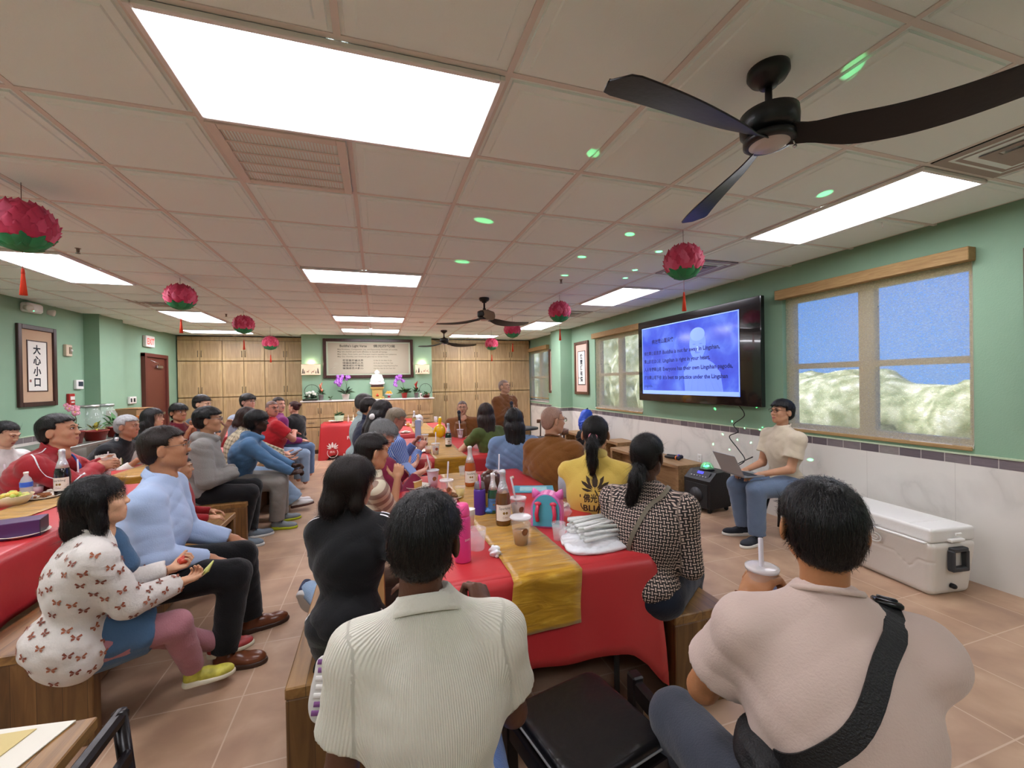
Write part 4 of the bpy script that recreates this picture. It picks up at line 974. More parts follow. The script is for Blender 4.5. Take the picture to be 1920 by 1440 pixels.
# pale bald robed figure on the slide
mb.add([(.02, -.46, .0002), (.0, -.20, .0002), (.10, -.08, .0002), (.17, -.02, .0002), (.40, -.02, .0002), (.55, -.10, .0002), (.66, -.22, .0002), (.70, -.46, .0002)], [tuple(range(8))], lt2, X=X)
disc(.27, .17, .15, .21, lt2, .0003); disc(.27, .30, .135, .09, mat('708cf2', .5, emit=.5), .00045)
for ex in (.21, .33): disc(ex, .17, .028, .007, lt3, .0006)
disc(.27, .11, .02, .03, lt, .0006); disc(.27, .055, .05, .010, lt3, .0006)
for dx in (-.16, -.10, .0, .12, .22, .30): mb.tube([(.27+dx*.6, -.12, .0005), (.27+dx, -.30, .0005), (.27+dx*1.3, -.45, .0005)], .0045, lt3, 4, X=X @ Matrix.Diagonal((1, 1, .05, 1)))
mb.build('slide_picture', sc_)
mb = MB(); X = X @ Matrix.Translation((0, 0, .001))
addtext(mb, '佛在靈山莫遠求', .072, ink, X @ Matrix.Translation((-.70, .255, 0)), width=.50, bold=.0025)
for i, (zh, en, w_) in enumerate((('佛在靈山莫遠求', 'Buddha is not far away in Lingshan,', 1.10), ('靈山就在汝心頭', 'Lingshan is right in your heart.', .94), ('人人有個靈山塔', 'Everyone has their own Lingshan pagoda,', 1.30), ('好向靈山塔下修', 'It\u2019s best to practice under the Lingshan', 1.22))):
    y = .085-.125*i; addtext(mb, zh, .066, ink, X @ Matrix.Translation((-.90, y, 0)), width=.42, bold=.0012); addtext(mb, en, .076, ink, X @ Matrix.Translation((-.45, y, 0)), width=w_, bold=.0022)
addtext(mb, 'pagoda.', .062, ink, X @ Matrix.Translation((-.90, -.41, 0)), width=.20); mb.build('slide_text', sc_)
def smoothpts(P_, k=6):
    P_ = [Vector(p) for p in P_]; out = []
    for i in range(len(P_)-1):
        p0, p1, p2, p3 = P_[max(0, i-1)], P_[i], P_[i+1], P_[min(len(P_)-1, i+2)]
        for j in range(k):
            t = j/k; out.append(.5*((2*p1)+(p2-p0)*t+(2*p0-5*p1+4*p2-p3)*t*t+(3*p1-p0-3*p2+p3)*t**3))
    return out+[P_[-1]]
mb = MB(); mb.tube(smoothpts([(4.15, 4.0, 1.22), (4.16, 3.93, 1.10), (4.15, 4.08, .98), (4.12, 3.99, .90), (4.10, 4.10, .83), (4.08, 3.95, .70), (4.02, 3.80, .60), (3.95, 3.86, .52), (3.9, 3.8, .56), (3.72, 3.42, .72)]), .006, BLACK, 6); tag(mb.build('cable'), 'thin black cable hanging from the television down to the laptop', 'cable')
mb = MB(); mb.box((0, 0, 0), (.008, .075, .12), WHITE, ch=.003)
for dz in (-.025, .025): mb.box((-.005, 0, dz), (.003, .03, .03), OFFW, ch=.001)
tag(mb.build('outlet', loc=(XR-.02, 4.72, .45)), 'white wall outlet on the marble under the television', 'outlet')
# left wall
t = empty('exit_sign', (XL+.03, 10.15, 2.47), 0, 'small white exit sign with red letters above the brown door', 'exit sign')
mb = MB(); mb.box((0, 0, 0), (.06, .34, .22), WHITE, ch=.008); mb.build('housing', t)
mb = MB(); addtext(mb, 'EXIT', .17, mat('e2483c', .4, emit=.8), Matrix.Translation((.032, -.135, -.06)) @ Matrix.Rotation(math.pi/2, 4, 'Z') @ Matrix.Rotation(math.pi/2, 4, 'X'), width=.27, bold=.004); mb.build('letters', t)
t = empty('emergency_light', (XL+.05, 7.15, 2.62), 0, 'white twin-head emergency light high on the left wall', 'emergency light'); mb = MB(); mb.box((0, 0, 0), (.1, .26, .12), WHITE, ch=.02); mb.build('housing', t)
for s_ in (-1, 1):
    mb = MB(); mb.lathe([(0, 0), (.03, 0), (.045, .06), (.04, .07), (0, .065)], OFFW, n=16, X=L4((.05, s_*.19, -.02), ry=math.radians(100), rz=s_*.3)); mb.build('lamp_head', t)
mb = MB(); mb.ball((.05, -.05, -.045), .006, mat('40e080', .3, emit=3), 8); mb.build('indicator', t)
def wallbox(name, y, z, w, h, m, lb, cat, x=XL, face=(None), extra=None):
    t = empty(name, (x+.02, y, z), 0, lb, cat); mb = MB(); mb.box((0, 0, 0), (.04, w, h), m, ch=.006); mb.build('housing', t)
    if extra: mb = MB(); extra(mb); mb.build('face', t)
wallbox('fire_alarm', 7.9, 1.40, .12, .17, mat('a02420', .4), 'small red fire alarm box on the left wall by the glass jars', 'fire alarm', extra=lambda m: (m.box((.022, 0, .02), (.006, .09, .05), mat('d8cfc8', .4)), m.box((.022, 0, -.04), (.01, .06, .02), WHITE)))
wallbox('thermostat', 8.08, 1.62, .16, .14, WHITE, 'white wall thermostat with dark screen on the left wall', 'thermostat', extra=lambda m: m.box((.022, .01, .01), (.004, .10, .07), mat('3a4048', .2)))
wallbox('strobe_alarm', 7.86, 2.12, .13, .17, mat('c9b9a0', .5), 'square beige alarm strobe on the left wall right of the scroll', 'alarm', extra=lambda m: (m.box((.022, .02, 0), (.01, .05, .1), mat('7a6a54', .3)), m.ball((.028, .03, 0), .018, WHITE, 10)))
wallbox('switch_plate', 9.53, 1.33, .22, .13, WHITE, 'white light-switch plate left of the brown door', 'light switch', extra=lambda m: [m.box((.022, dy, 0), (.008, .035, .07), k) for dy, k in ((-.075, DARKM), (-.02, OFFW), (.03, DARKM), (.08, OFFW))])
mb = MB(); dm = mat('5a2a22', .5, var=.05); mb.box((XL+.03, 9.94, 1.11), (.08, .07, 2.22), dm); mb.box((XL+.03, 10.82, 1.11), (.08, .07, 2.22), dm); mb.box((XL+.03, 10.38, 2.2), (.0799, .95, .07), dm); d_ = struct(mb.build('door_1'))
mb = MB(); mb.box((XL+.015, 10.38, 1.08), (.03, .81, 2.16), mat('5f3024', .5, var=.06)); mb.build('door_leaf', d_); mb = MB(); mb.box((XL+.05, 10.5, 1.98), (.05, .25, .06), CHROME, ch=.01); mb.tube([(XL+.06, 10.42, 2.0), (XL+.13, 10.3, 2.04), (XL+.05, 10.15, 2.1)], .007, CHROME, 6); mb.build('door_closer', d_)
mb = MB(); mb.box((XL+.06, 10.3, 1.02), (.05, .7, .05), CHROME, ch=.01); mb.build('push_bar', d_)
# ------------------------------------------------------------ cabinets
def door_panel(mb, x, z, w, h, y):
    mb.box((x, y, z), (w-.014, .018, h-.014), CABW2, ch=.003); mb.box((x, y-.0105, z), (w-.13, .004, h-.13), CABW)
    for s_ in (-1, 1): mb.box((x+s_*(w/2-.036), y-.012, z), (.062, .008, h-.008), CABW2, ch=.002); mb.box((x, y-.0121, z+s_*(h/2-.036)), (w-.134, .008, .062), CABW2, ch=.002)
HANDLE = mat('5b5048', .35, metal=.8)
def handle(par, x, z, y, L=.14, hor=False, name='handle'):
    mb = MB(); p = [(x, y-.012, z-L/2), (x, y-.035, z-L/2), (x, y-.035, z+L/2), (x, y-.012, z+L/2)] if not hor else [(x-L/2, y-.012, z), (x-L/2, y-.035, z), (x+L/2, y-.035, z), (x+L/2, y-.012, z)]
    mb.tube(p, .006, HANDLE, 6); mb.build(name, par)
def tall_unit(x0, x1, lb, y=11.4, rows=((.12, 1.30), (1.31, 2.14), (2.15, 2.62)), grp=None):
    w = (x1-x0); t = empty('tall_cabinet', ((x0+x1)/2, y, 0), 0, lb, 'cabinet', grp)
    mb = MB(); mb.box((0, (YF-y)/2, 1.33), (w-.004, YF-y-.02, 2.62), CABD); mb.box((0, .0, 2.67), (w-.001, .03, .09), CABW2, ch=.004); mb.build('body', t)
    for r, (z0, z1) in enumerate(rows):
        for s_ in (-1, 1):
            mb = MB(); door_panel(mb, s_*w/4, (z0+z1)/2, w/2, z1-z0, -.012); d = mb.build('door', t); hz = z0+.16 if r else z1-.16
            handle(d, s_*.035, hz, -.02)
lx = [-4.30, -3.42, -2.55, -1.66]
for k, lb in enumerate(('tall light-wood cabinet unit in the left far corner', 'tall light-wood cabinet unit, middle of the left bank', 'tall light-wood cabinet unit beside the green verse wall, left')): tall_unit(lx[k], lx[k+1], lb)
rx = [1.33, 2.18, 3.03, 3.88+.3]
for k, lb in enumerate(('tall light-wood cabinet unit beside the green verse wall, right', 'tall light-wood cabinet unit, middle of the right bank', 'tall light-wood cabinet unit in the right far corner behind the standing monk')): tall_unit(rx[k], rx[k+1], lb)
CT = 1.19; CY = 10.36
bx_ = [-1.60, -.88, -.12, .62, 1.28]
for k in range(4):
    x0, x1 = bx_[k], bx_[k+1]; w = x1-x0; t = empty('base_cabinet', ((x0+x1)/2, CY, 0), 0, 'light-wood base cabinet under the white counter, '+('leftmost, fully visible', 'second, behind the rabbit balloon', 'third, behind the seated guests', 'rightmost, by the green edge')[k], 'cabinet')
    mb = MB(); mb.box((0, .135, .62), (w-.004, .26, 1.08), CABD); mb.box((0, .14, .045), (w-.01, .22, .09), mat('4f3d28', .6)); mb.build('body', t)
    for s_ in (-1, 1):
        mb = MB(); door_panel(mb, s_*w/4, .98, w/2, .36, -.012); d = mb.build('door', t); handle(d, s_*.03, .97, -.02, .12)
        mb = MB(); door_panel(mb, s_*w/4, .70, w/2, .19, -.012); d = mb.build('drawer', t); handle(d, s_*w/4, .70, -.02, .12, True)
        mb = MB(); door_panel(mb, s_*w/4, .345, w/2, .50, -.012); d = mb.build('door', t); handle(d, s_*.03, .46, -.02, .12)
mb = MB(); mb.box((-.16, 10.49, CT-.005), (2.96, .31, .03), mat('e6e4dd', .3), ch=.004); tag(mb.build('countertop'), 'long white countertop on the base cabinets below the verse', 'countertop')
# verse board
vb = empty('verse_board', (-.165, 10.64, 2.165), 0, 'large dark-framed cream board reading Buddha\'s Light Verse on the green wall', 'framed sign'); VW, VH = 2.04, .93
mb = MB()
for s_ in (-1, 1): mb.box((s_*(VW/2-.035), -.02, 0), (.07, .05, VH), DKFRAME, ch=.008); mb.box((0, -.0201, s_*(VH/2-.035)), (VW-.14, .05, .07), DKFRAME, ch=.008)
mb.build('frame', vb); mb = MB(); mb.box((0, -.004, 0), (VW-.1, .012, VH-.1), mat('a9b49a', .6)); mb.build('mount', vb); mb = MB(); mb.box((0, -.012, 0), (VW-.22, .008, VH-.2), mat('a29a86', .7)); pp = mb.build('paper', vb)
mb = MB(); tk = mat('35332c', .8); tk2 = mat('5c5848', .8); XX = Matrix.Translation((-.86, -.0175, 0)) @ Matrix.Rotation(math.pi/2, 4, 'X')
addtext(mb, 'Buddha\u2019s Light Verse', .075, tk, XX @ Matrix.Translation((.20, .27, 0)), width=.60, bold=.0015); addtext(mb, '佛光四句偈', .07, tk, XX @ Matrix.Translation((.95, .27, 0)), width=.50, bold=.001)
for i, (s_, w_) in enumerate((('May Kindness, Compassion, Joy, and Equanimity Pervade all worlds;', 1.36), ('May we cherish and build affinities to benefit all beings;', 1.12), ('May Chan, Pure Land, and Precepts inspire equality and patience;', 1.34), ('May Our Humility and Gratitude give rise to Great Vows.', 1.14))): addtext(mb, s_, .043, tk2, XX @ Matrix.Translation((.15, .20-.057*i, 0)), width=w_, bold=.0006)
for i, s_ in enumerate(('慈悲喜捨遍法界', '惜福結緣利人天', '禪淨戒行平等忍', '慚愧感恩大願心')): addtext(mb, s_, .05, tk, XX @ Matrix.Translation((.26, -.065-.062*i, 0)), width=.46, bold=.0008)
for i, (s_, w_) in enumerate((('Ci Bei Xi She Bian Fa Jie', .42), ('Xi Fu Jie Yuan Li Ren Tian', .45), ('Chan Jing Jie Heng Ping Deng Ren', .56), ('Can Kui Gan En Da Yuan Xin', .50))): addtext(mb, s_, .036, tk2, XX @ Matrix.Translation((.95, -.06-.064*i, 0)), width=w_, bold=.0005)
for a in range(5): mb.add([(.12, -.15, 0), (.12+.05*math.cos(a*.7+.2), -.15+.05*math.sin(a*.7+.2), 0), (.12+.06*math.cos(a*.7+.5), -.15+.06*math.sin(a*.7+.5), 0)], [(0, 1, 2)], mat('a8a490', .8), X=XX)
mb.tube([(.0, -.25, 0), (.06, -.22, 0), (.1, -.2, 0)], .004, mat('a8a490', .8), 4, X=XX); mb.build('lettering', pp)
# lit wall shades with deer
for k, (x, lb) in enumerate(((-1.44, 'lit cream lampshade panel with reindeer and trees, left of the verse board'), (1.07, 'lit cream lampshade panel with reindeer and trees, right of the verse board'))):
    t = empty('wall_lampshade', (x, 10.60, 1.905 if k == 0 else 1.895), 0, lb, 'wall lamp'); w, h = (.40, .245) if k == 0 else (.34, .23)
    mb = MB(); m = mat('dcc3a6', .7, emit=.28)
    mb.grid(lambda u, v: ((u-.5)*w, -.07*math.cos((u-.5)*2.2), (v-.5)*h), 12, 2, m); mb.grid(lambda u, v: ((.5-u)*w, .0, (v-.5)*h), 2, 2, m); mb.build('shade', t)
    mb = MB(); 
    for z in (-h/2, h/2): mb.tube([((u/12-.5)*w, -.072*math.cos((u/12-.5)*2.2), z) for u in range(13)], .0035, mat('8a6a48', .6), 5)
    mb.build('rim', t)
    mb = MB(); gm = mat('5b5648', .8); rm = mat('8c5a44', .8); yy = lambda q: -.0745*math.cos(q/w*2.2)
    for tx, th in ((-.16, .12), (-.13, .08), (.15, .13), (.11, .07), (.02, .04)) if k == 0 else ((-.15, .08), (-.09, .13), (-.03, .05), (.15, .04)):
        for q in range(3): z = -h*.36+th*q/3.4; ww = th*.26*(1-q*.25); mb.add([(tx-ww, yy(tx), z), (tx+ww, yy(tx), z), (tx, yy(tx), z+th*.45)], [(0, 1, 2)], gm)
    for dx in ((-.06, .05) if k == 0 else (.04, .11)):
        X = Matrix.Translation((dx, yy(dx)-.001, -h*.22)); mb.add([(-.022, 0, 0), (.018, 0, 0), (.02, 0, .014), (-.02, 0, .016)], [(0, 1, 2, 3)], rm, X=X); mb.add([(.012, 0, .01), (.02, 0, .008), (.03, 0, .035), (.022, 0, .036)], [(0, 1, 2, 3)], rm, X=X)
        for lx_ in (-.02, -.012, .01, .016): mb.add([(lx_, 0, 0), (lx_+.003, 0, 0), (lx_+.002, 0, -.026), (lx_, 0, -.026)], [(0, 1, 2, 3)], rm, X=X)
        mb.tube([(.026, 0, .035), (.034, 0, .052)], .0015, rm, 4, X=X); mb.tube([(.026, 0, .035), (.022, 0, .053)], .0015, rm, 4, X=X)
    mb.build('print', t)
    L = bpy.data.lights.new('lamp_bulb', 'POINT'); L.energy = 1.6; L.color = (1, .85, .6); L.shadow_soft_size = .03; o = bpy.data.objects.new('lamp_bulb', L); COL.objects.link(o); o.parent = t; o.location = (0, -.0, .15)
# disco dots come from the crystal ball on the speaker
# ------------------------------------------------------------ tables
TZ = .742
REDC = mat('bd3034', .42, .1, 30, .06, 3, spec=.6); REDC2 = mat('a82229', .42, .1, 30, spec=.4)
def _gold(n, l, b):
    v, x, y, z = objxyz(n, l); q = noise(n, l, mapscale(n, l, v, (3, 14, 14)), 1.5, 4, 1.0)
    l.new(ramp(n, l, q, (.3, '93670f'), (.55, 'b5851c'), (.75, 'd3a63a')), b.inputs['Base Color']); b.inputs['Sheen Weight'].default_value = .2
    bump(n, l, b, q, .5, .02)
GOLD = nodes_mat('gold_satin', _gold, .33)
def ftable(x0, x1, y0, y1, lb, lbc, lbr, rx0=None, rx1=None, drop=.40, rd=.19, seed=0, runner=True):
    t = empty('folding_table', ((x0+x1)/2, (y0+y1)/2, 0), 0, lb, 'table'); w, d = x1-x0, y1-y0
    mb = MB(); mb.box((0, 0, .722), (w-.02, d-.02, .035), mat('c9c4ba', .5), ch=.01); mb.build('tabletop', t)
    for sx in (-1, 1):
        for sy in (-1, 1): mb = MB(); mb.tube([(sx*(w/2-.12), sy*(d/2-.16), .70), (sx*(w/2-.12), sy*(d/2-.16), .0)], .014, mat('6a6a6c', .4, metal=.7), 8); mb.build('leg', t)
    rg = np.random.default_rng(seed); ph = rg.uniform(0, 6, 6); pts = []; e = .006
    def per(n):
        out = []; L = 2*(w+d)
        for i in range(n):
            s = L*i/n
            if s < w: out.append((-w/2+s, -d/2, 0, -1, min(s, w-s)))
            elif s < w+d: q = s-w; out.append((w/2, -d/2+q, 1, 0, min(q, d-q)))
            elif s < 2*w+d: q = s-w-d; out.append((w/2-q, d/2, 0, 1, min(q, w-q)))
            else: q = s-2*w-d; out.append((-w/2, d/2-q, -1, 0, min(q, d-q)))
        return out
    n = 220; pr = per(n); K = 9; V = []; Fc = []
    for k in range(K+1):
        v = k/K
        for i, (x, y, nx, ny, c) in enumerate(pr):
            cf = math.exp(-(c/.10)**2); dr = drop*(1+.5*cf)+.012*math.sin(i*.19+ph[0]); s = i*2*(w+d)/n
            wav = (.012*math.sin(s*9+ph[1])+.008*math.sin(s*21+ph[2]))*v+.006*v+cf*.05*v*math.sin(v*2.2)
            rr = .012*math.sin(min(1, v*8)*math.pi/2)
            V.append((x+nx*(wav+rr)+(0 if c > .1 else math.copysign(cf*.03*v, x)*abs(ny)), y+ny*(wav+rr)+(0 if c > .1 else math.copysign(cf*.03*v, y)*abs(nx)), TZ-.0-dr*v-(0 if k else 0)))
    for k in range(K):
        for i in range(n): j = (i+1) % n; Fc.append((k*n+i, (k+1)*n+i, (k+1)*n+j, k*n+j))
    mb = MB(); mb.add(V, Fc, REDC, True)
    mb.grid(lambda u, v: ((u-.5)*w, (v-.5)*d, TZ+.0008*math.sin(u*40+v*7)+.0006*math.sin(v*50)), 24, 40, REDC)
    o = mb.build('tablecloth', loc=((x0+x1)/2, (y0+y1)/2, 0), solid=.0015); tag(o, lbc, 'tablecloth')
    if runner:
        rw = rx1-rx0; cx = (rx0+rx1)/2; S_ = d+2*rd
        def rf(u, v):
            s = -rd+v*S_; x = cx+(u-.5)*rw+.006*math.sin(s*6+seed); wv = .002*math.sin(s*38+u*3+seed)+.0015*math.sin(u*14+s*9)
            if s < 0: return (x+.01*math.sin(s*9), y0-.030-.014*(-s/rd)-wv, TZ+.004+s+.01*(u-.5))
            if s > d: return (x, y1+.030+.014*((s-d)/rd)+wv, TZ+.004-(s-d))
            q = min(s, d-s); return (x, y0+s+(-.030 if s < .01 else .03 if s > d-.01 else 0), TZ+.0045+abs(wv)-(.004 if q < .01 else 0))
        mb = MB(); mb.grid(rf, 8, int(S_/.02), GOLD); o = mb.build('table_runner', solid=.0012); tag(o, lbr, 'table runner')
ftable(.12, 1.22, 1.66, 3.72, 'folding table nearest in the right row, hidden under red cloth', 'red plastic tablecloth on the nearest right table, hanging over its near end', 'gold satin runner on the nearest right table, draped over the near edge', .51, .82, drop=.40, rd=.23, seed=1)
ftable(.12, 1.25, 4.52, 6.33, 'second folding table of the right row, under red cloth', 'red plastic tablecloth on the second right table', 'gold satin runner on the second right table', .56, .92, rd=.22, seed=2)
ftable(.12, 1.25, 6.85, 8.65, 'third folding table of the right row, farthest, under red cloth', 'red plastic tablecloth on the third right table', 'gold satin runner on the third right table', .56, .92, rd=.2, seed=3)
ftable(-2.68, -1.76, 2.2, 4.36, 'nearest folding table of the left row, under red cloth', 'red plastic tablecloth on the nearest left table, at the left frame edge', 'gold satin runner on the nearest left table', -2.42, -2.12, drop=.33, rd=.1, seed=4)
ftable(-2.62, -1.82, 4.74, 6.5, 'second folding table of the left row, under red cloth', 'red plastic tablecloth on the second left table, in front of the old man', 'gold satin runner on the second left table under the green bottle', -2.36, -2.06, rd=.12, seed=5)
ftable(-2.62, -1.80, 8.05, 9.3, 'third folding table of the left row, under red cloth', 'red plastic tablecloth on the third left table', 'gold satin runner on the third left table', -2.36, -2.06, rd=.12, seed=6)
ftable(-1.12, .9, 9.42, 10.02, 'buffet table before the counter, under a red printed cloth', 'red printed tablecloth with white lotus and letters on the buffet table', '', drop=.66, seed=7, runner=False)
wt = mat('e6dcd6', .7); mb = MB(); X = Matrix.Translation((-.62, 9.375, .37)) @ Matrix.Rotation(math.pi/2, 4, 'X')
addtext(mb, 'Fo Guang Shan', .095, wt, X @ Matrix.Translation((.0, .04, 0)), bold=.002); addtext(mb, '奧', .14, wt, X @ Matrix.Translation((.13, -.18, 0)), bold=.002); addtext(mb, 'Buddhist', .085, wt, X @ Matrix.Translation((-.08, -.31, 0)), bold=.001)
LOTUS = [[(0, .0), (-.10, .12), (-.12, .30), (-.06, .46), (0, .56), (.06, .46), (.12, .30), (.10, .12)], [(-.09, .02), (-.24, .10), (-.34, .28), (-.36, .46), (-.22, .36), (-.14, .22)], [(.09, .02), (.24, .10), (.34, .28), (.36, .46), (.22, .36), (.14, .22)], [(-.1, -.02), (-.3, .02), (-.5, .16), (-.56, .27), (-.38, .22), (-.22, .12)], [(.1, -.02), (.3, .02), (.5, .16), (.56, .27), (.38, .22), (.22, .12)], [(-.08, -.06), (-.3, -.10), (-.48, -.04), (-.54, .02), (-.3, .0)], [(.08, -.06), (.3, -.10), (.48, -.04), (.54, .02), (.3, .0)]]
for p in LOTUS: mb.add([(x*.20-.28, y*.22-.12, 0) for x, y in p], [tuple(range(len(p)))], wt, X=X)
mb.tube([(-.28+.10*math.cos(a), -.22+.10*math.sin(a), 0) for a in np.linspace(2.6, 6.9, 16)], .006, wt, 5, X=X); addtext(mb, '佛光', .05, wt, X @ Matrix.Translation((-.335, -.22, 0)))
tc = [o for o in bpy.data.objects if o.get('label', '').startswith('red printed')][0]
b_ = mb.build('print'); b_.parent = tc; b_.matrix_parent_inverse = tc.matrix_basis.inverted()
# ------------------------------------------------------------ benches
def bench(x0, x1, y0, y1, h, lb, top=BENCHT, side=BENCHW, solid_end=True, th=.045, cat='bench'):
    t = empty('wooden_bench', ((x0+x1)/2, (y0+y1)/2, 0), 0, lb, cat); w, d = x1-x0, y1-y0
    mb = MB(); mb.box((0, 0, h-th/2), (w, d, th), top, ch=.005); mb.build('seat', t)
    for s_ in (-1, 1): mb = MB(); mb.box((0, s_*(d/2-.03), (h-th)/2), (w-.004, .055, h-th), side, ch=.004); mb.build('end_panel', t)
    mb = MB(); mb.box((0, 0, (h-th)*.5), (.04, d-.12, (h-th)*.9), side); mb.build('center_board', t)
    return t
bench(-.34, .02, 1.70, 3.75, .45, 'plank bench under the kneeling child, left of the nearest right table')
bench(1.29, 1.60, 1.62, 3.72, .45, 'plank bench under the houndstooth woman, right of the nearest right table')
bench(-.34, .02, 4.5, 6.4, .45, 'wooden bench left of the second right table'); bench(1.32, 1.66, 4.35, 5.4, .45, 'wooden bench right of the second right table')
bench(-1.66, -1.20, 2.30, 4.25, .45, 'plank bench under the girl and the blue-shirted man, nearest at left')
bench(-1.62, -1.20, 4.55, 6.25, .45, 'wooden bench under the grey-hooded youth'); bench(-1.62, -1.22, 6.6, 8.5, .45, 'wooden bench under the red-shirted man, farthest of the left aisle')
bench(-3.30, -2.92, 4.3, 6.8, .45, 'wooden bench by the left wall side of the second left table')
LB = lambda *a: bench(*a, top=LOWW, side=LOWW, cat='low bench')
LB(3.60, 4.02, 4.42, 6.05, .45, 'long low wooden bench by the marble wall, holding the microphones'); LB(3.62, 4.05, 6.95, 7.85, .53, 'wooden bench by the wall with the blue backpack on it'); LB(3.80, 4.17, 6.15, 6.6, .50, 'short wooden box bench standing between the two longer low benches')
# ------------------------------------------------------------ chairs
BW = mat('151012', .28, .05, 30, spec=.5); VINYL = mat('131112', .3, .25, 25, .2, 20, spec=.5)
def pchair(x, y, rz, lb, back=True, bh=.88, h=.46, w=.43, frame=BW, pad=VINYL):
    t = empty('padded_chair', (x, y, 0), rz, lb, 'chair'); f = Fld((-w/2-.03, -w/2-.03, h-.08), (w/2+.03, w/2+.03, h+.05), .008)
    X, Y, Z = f.grids(); a = w/2-.02; qx = np.maximum(np.abs(X)-a+.05, 0); qy = np.maximum(np.abs(Y)-a+.05, 0); qz = np.maximum(np.abs(Z-(h-.025)-.008*np.cos(X*6)*np.cos(Y*6))-.004, 0)
    f.F = (np.sqrt(np.minimum(1e3, (np.sqrt(qx**2+qy**2)-.03).clip(0)**2+qz**2))-.02).astype(np.float32); V, Q = f.mesh(); P = Parts(); P.add(V, Q, pad); s_ = P.build('seat', t)
    mb = MB(); r = a+.001; c = [(sx*(r-.03)*1+0, sy*(r-.03)) for sx, sy in ((1, 1), (-1, 1), (-1, -1), (1, -1))]; pts = []
    for k, (cx, cy) in enumerate(c):
        for i in range(5): an = math.radians(90*k+90*i/4); pts.append((cx+.03*math.cos(an), cy+.03*math.sin(an), h-.028))
    mb.tube(pts, .004, mat('8a8a8c', .3), 5, closed=True); mb.build('piping', s_)
    mb = MB()
    for s2 in (-1, 1): mb.box((s2*(w/2-.02), 0, h-.075), (.03, w-.05, .06), frame, ch=.004); mb.box((0, s2*(w/2-.02), h-.0751), (w-.07, .03, .06), frame, ch=.004)
    mb.build('seat_rail', t)
    for sx in (-1, 1):
        for sy in (-1, 1):
            mb = MB(); top = h-.05
            if back and sy < 0: mb.tube([(sx*(w/2-.01), -w/2+.0, 0), (sx*(w/2-.01), -w/2+.01, h), (sx*(w/2-.015), -w/2-.06, bh)], .018, frame, 8)
            else: mb.box((sx*(w/2-.02), sy*(w/2-.02), top/2), (.042, .042, top), frame, ch=.004)
            mb.build('leg', t)
    if back:
        for zc, hh in ((bh-.06, .10), (bh-.22, .04), (bh-.31, .04)):
            mb = MB(); mb.grid(lambda u, v: ((u-.5)*(w-.03), -w/2-.015-.05*((zc-h)/(bh-h))-.02*math.cos((u-.5)*3), zc+(v-.5)*hh), 10, 2, frame); mb.build('back_slat', t).modifiers.new('s', 'SOLIDIFY').thickness = .018
    return t
pchair(.62, 1.22, math.radians(192), 'empty black vinyl padded chair in front of the red cloth end', back=False, w=.40)
pchair(.10, .83, math.radians(8), 'black vinyl chair under the man in the ribbed white polo', back=False)
pchair(.90, .60, math.radians(-38), 'black vinyl chair under the man with the cross-body strap', back=False)
mb = MB(); mb.box((.90, 1.36, .225), (.045, .05, .45), BW, ch=.006); mb.box((.90, 1.22, .40), (.035, .30, .07), BW, ch=.006); mb.box((.90, 1.07, .225), (.05, .045, .45), BW, ch=.006)
tag(mb.build('stool'), 'dark glossy side frame standing right of the empty black chair', 'chair frame')
t = empty('black_stool', (3.80, 3.14, 0), .3, 'black round stool with splayed legs under the man with the laptop', 'stool'); mb = MB(); mb.lathe([(0, .39), (.17, .39), (.185, .405), (.185, .425), (.17, .44), (0, .44)], BW, n=32); mb.build('seat', t)
for a in (.6, 2.2, 3.7, 5.3): mb = MB(); mb.tube([(.12*math.cos(a), .12*math.sin(a), .39), (.22*math.cos(a), .22*math.sin(a), 0)], [.018, .013], BW, 8); mb.build('leg', t)
pchair(1.33, 6.72, math.radians(170), 'wooden chair with rounded back rail under the seated monk', back=True, h=.45, bh=.80, frame=mat('6b4426', .4), pad=BENCHT)
def rchair(x, y, rz, lb):
    t = empty('round_back_chair', (x, y, 0), rz, lb, 'chair'); m = mat('3a2418', .35); m2 = mat('5f3a22', .4)
    mb = MB(); mb.lathe([(0, .44), (.2, .44), (.215, .45), (.21, .465), (0, .468)], DARKM, n=28); mb.build('seat', t)
    for a in (.8, 2.35, 3.93, 5.5): mb = MB(); back = a > 3.14; mb.tube([(.20*math.cos(a), .20*math.sin(a), .0), (.18*math.cos(a), .18*math.sin(a), .45)]+([(.21*math.cos(a), .21*math.sin(a), .76)] if back else []), .014, m, 8); mb.build('leg', t)
    mb = MB(); mb.grid(lambda u, v: (.24*math.cos(3.6+u*2.25), .24*math.sin(3.6+u*2.25), .72+v*.07), 16, 2, m2); q = mb.build('back_rail', t); q.modifiers.new('s', 'SOLIDIFY').thickness = .02
rchair(2.62, 6.1, math.radians(75), 'dark round-seated chair with curved wooden back rail beyond the brown-robed monk with glasses'); rchair(2.95, 7.6, math.radians(100), 'dark round-seated chair with curved back rail, farther, beside the standing monk')
mb = MB(); mb.lathe([(0, 0), (.3, 0), (.3, .025), (0, .025)], DARKM, n=32, c=(0, 0, .72)); q = empty('small_round_table', (2.38, 6.95, 0), 0, 'small dark round table beside the standing monk', 'table'); mb.build('tabletop', q); mb = MB(); mb.lathe([(0, 0), (.2, 0), (.2, .02), (.03, .04), (.03, .72), (0, .72)], DARKM, n=20); mb.build('pedestal', q)
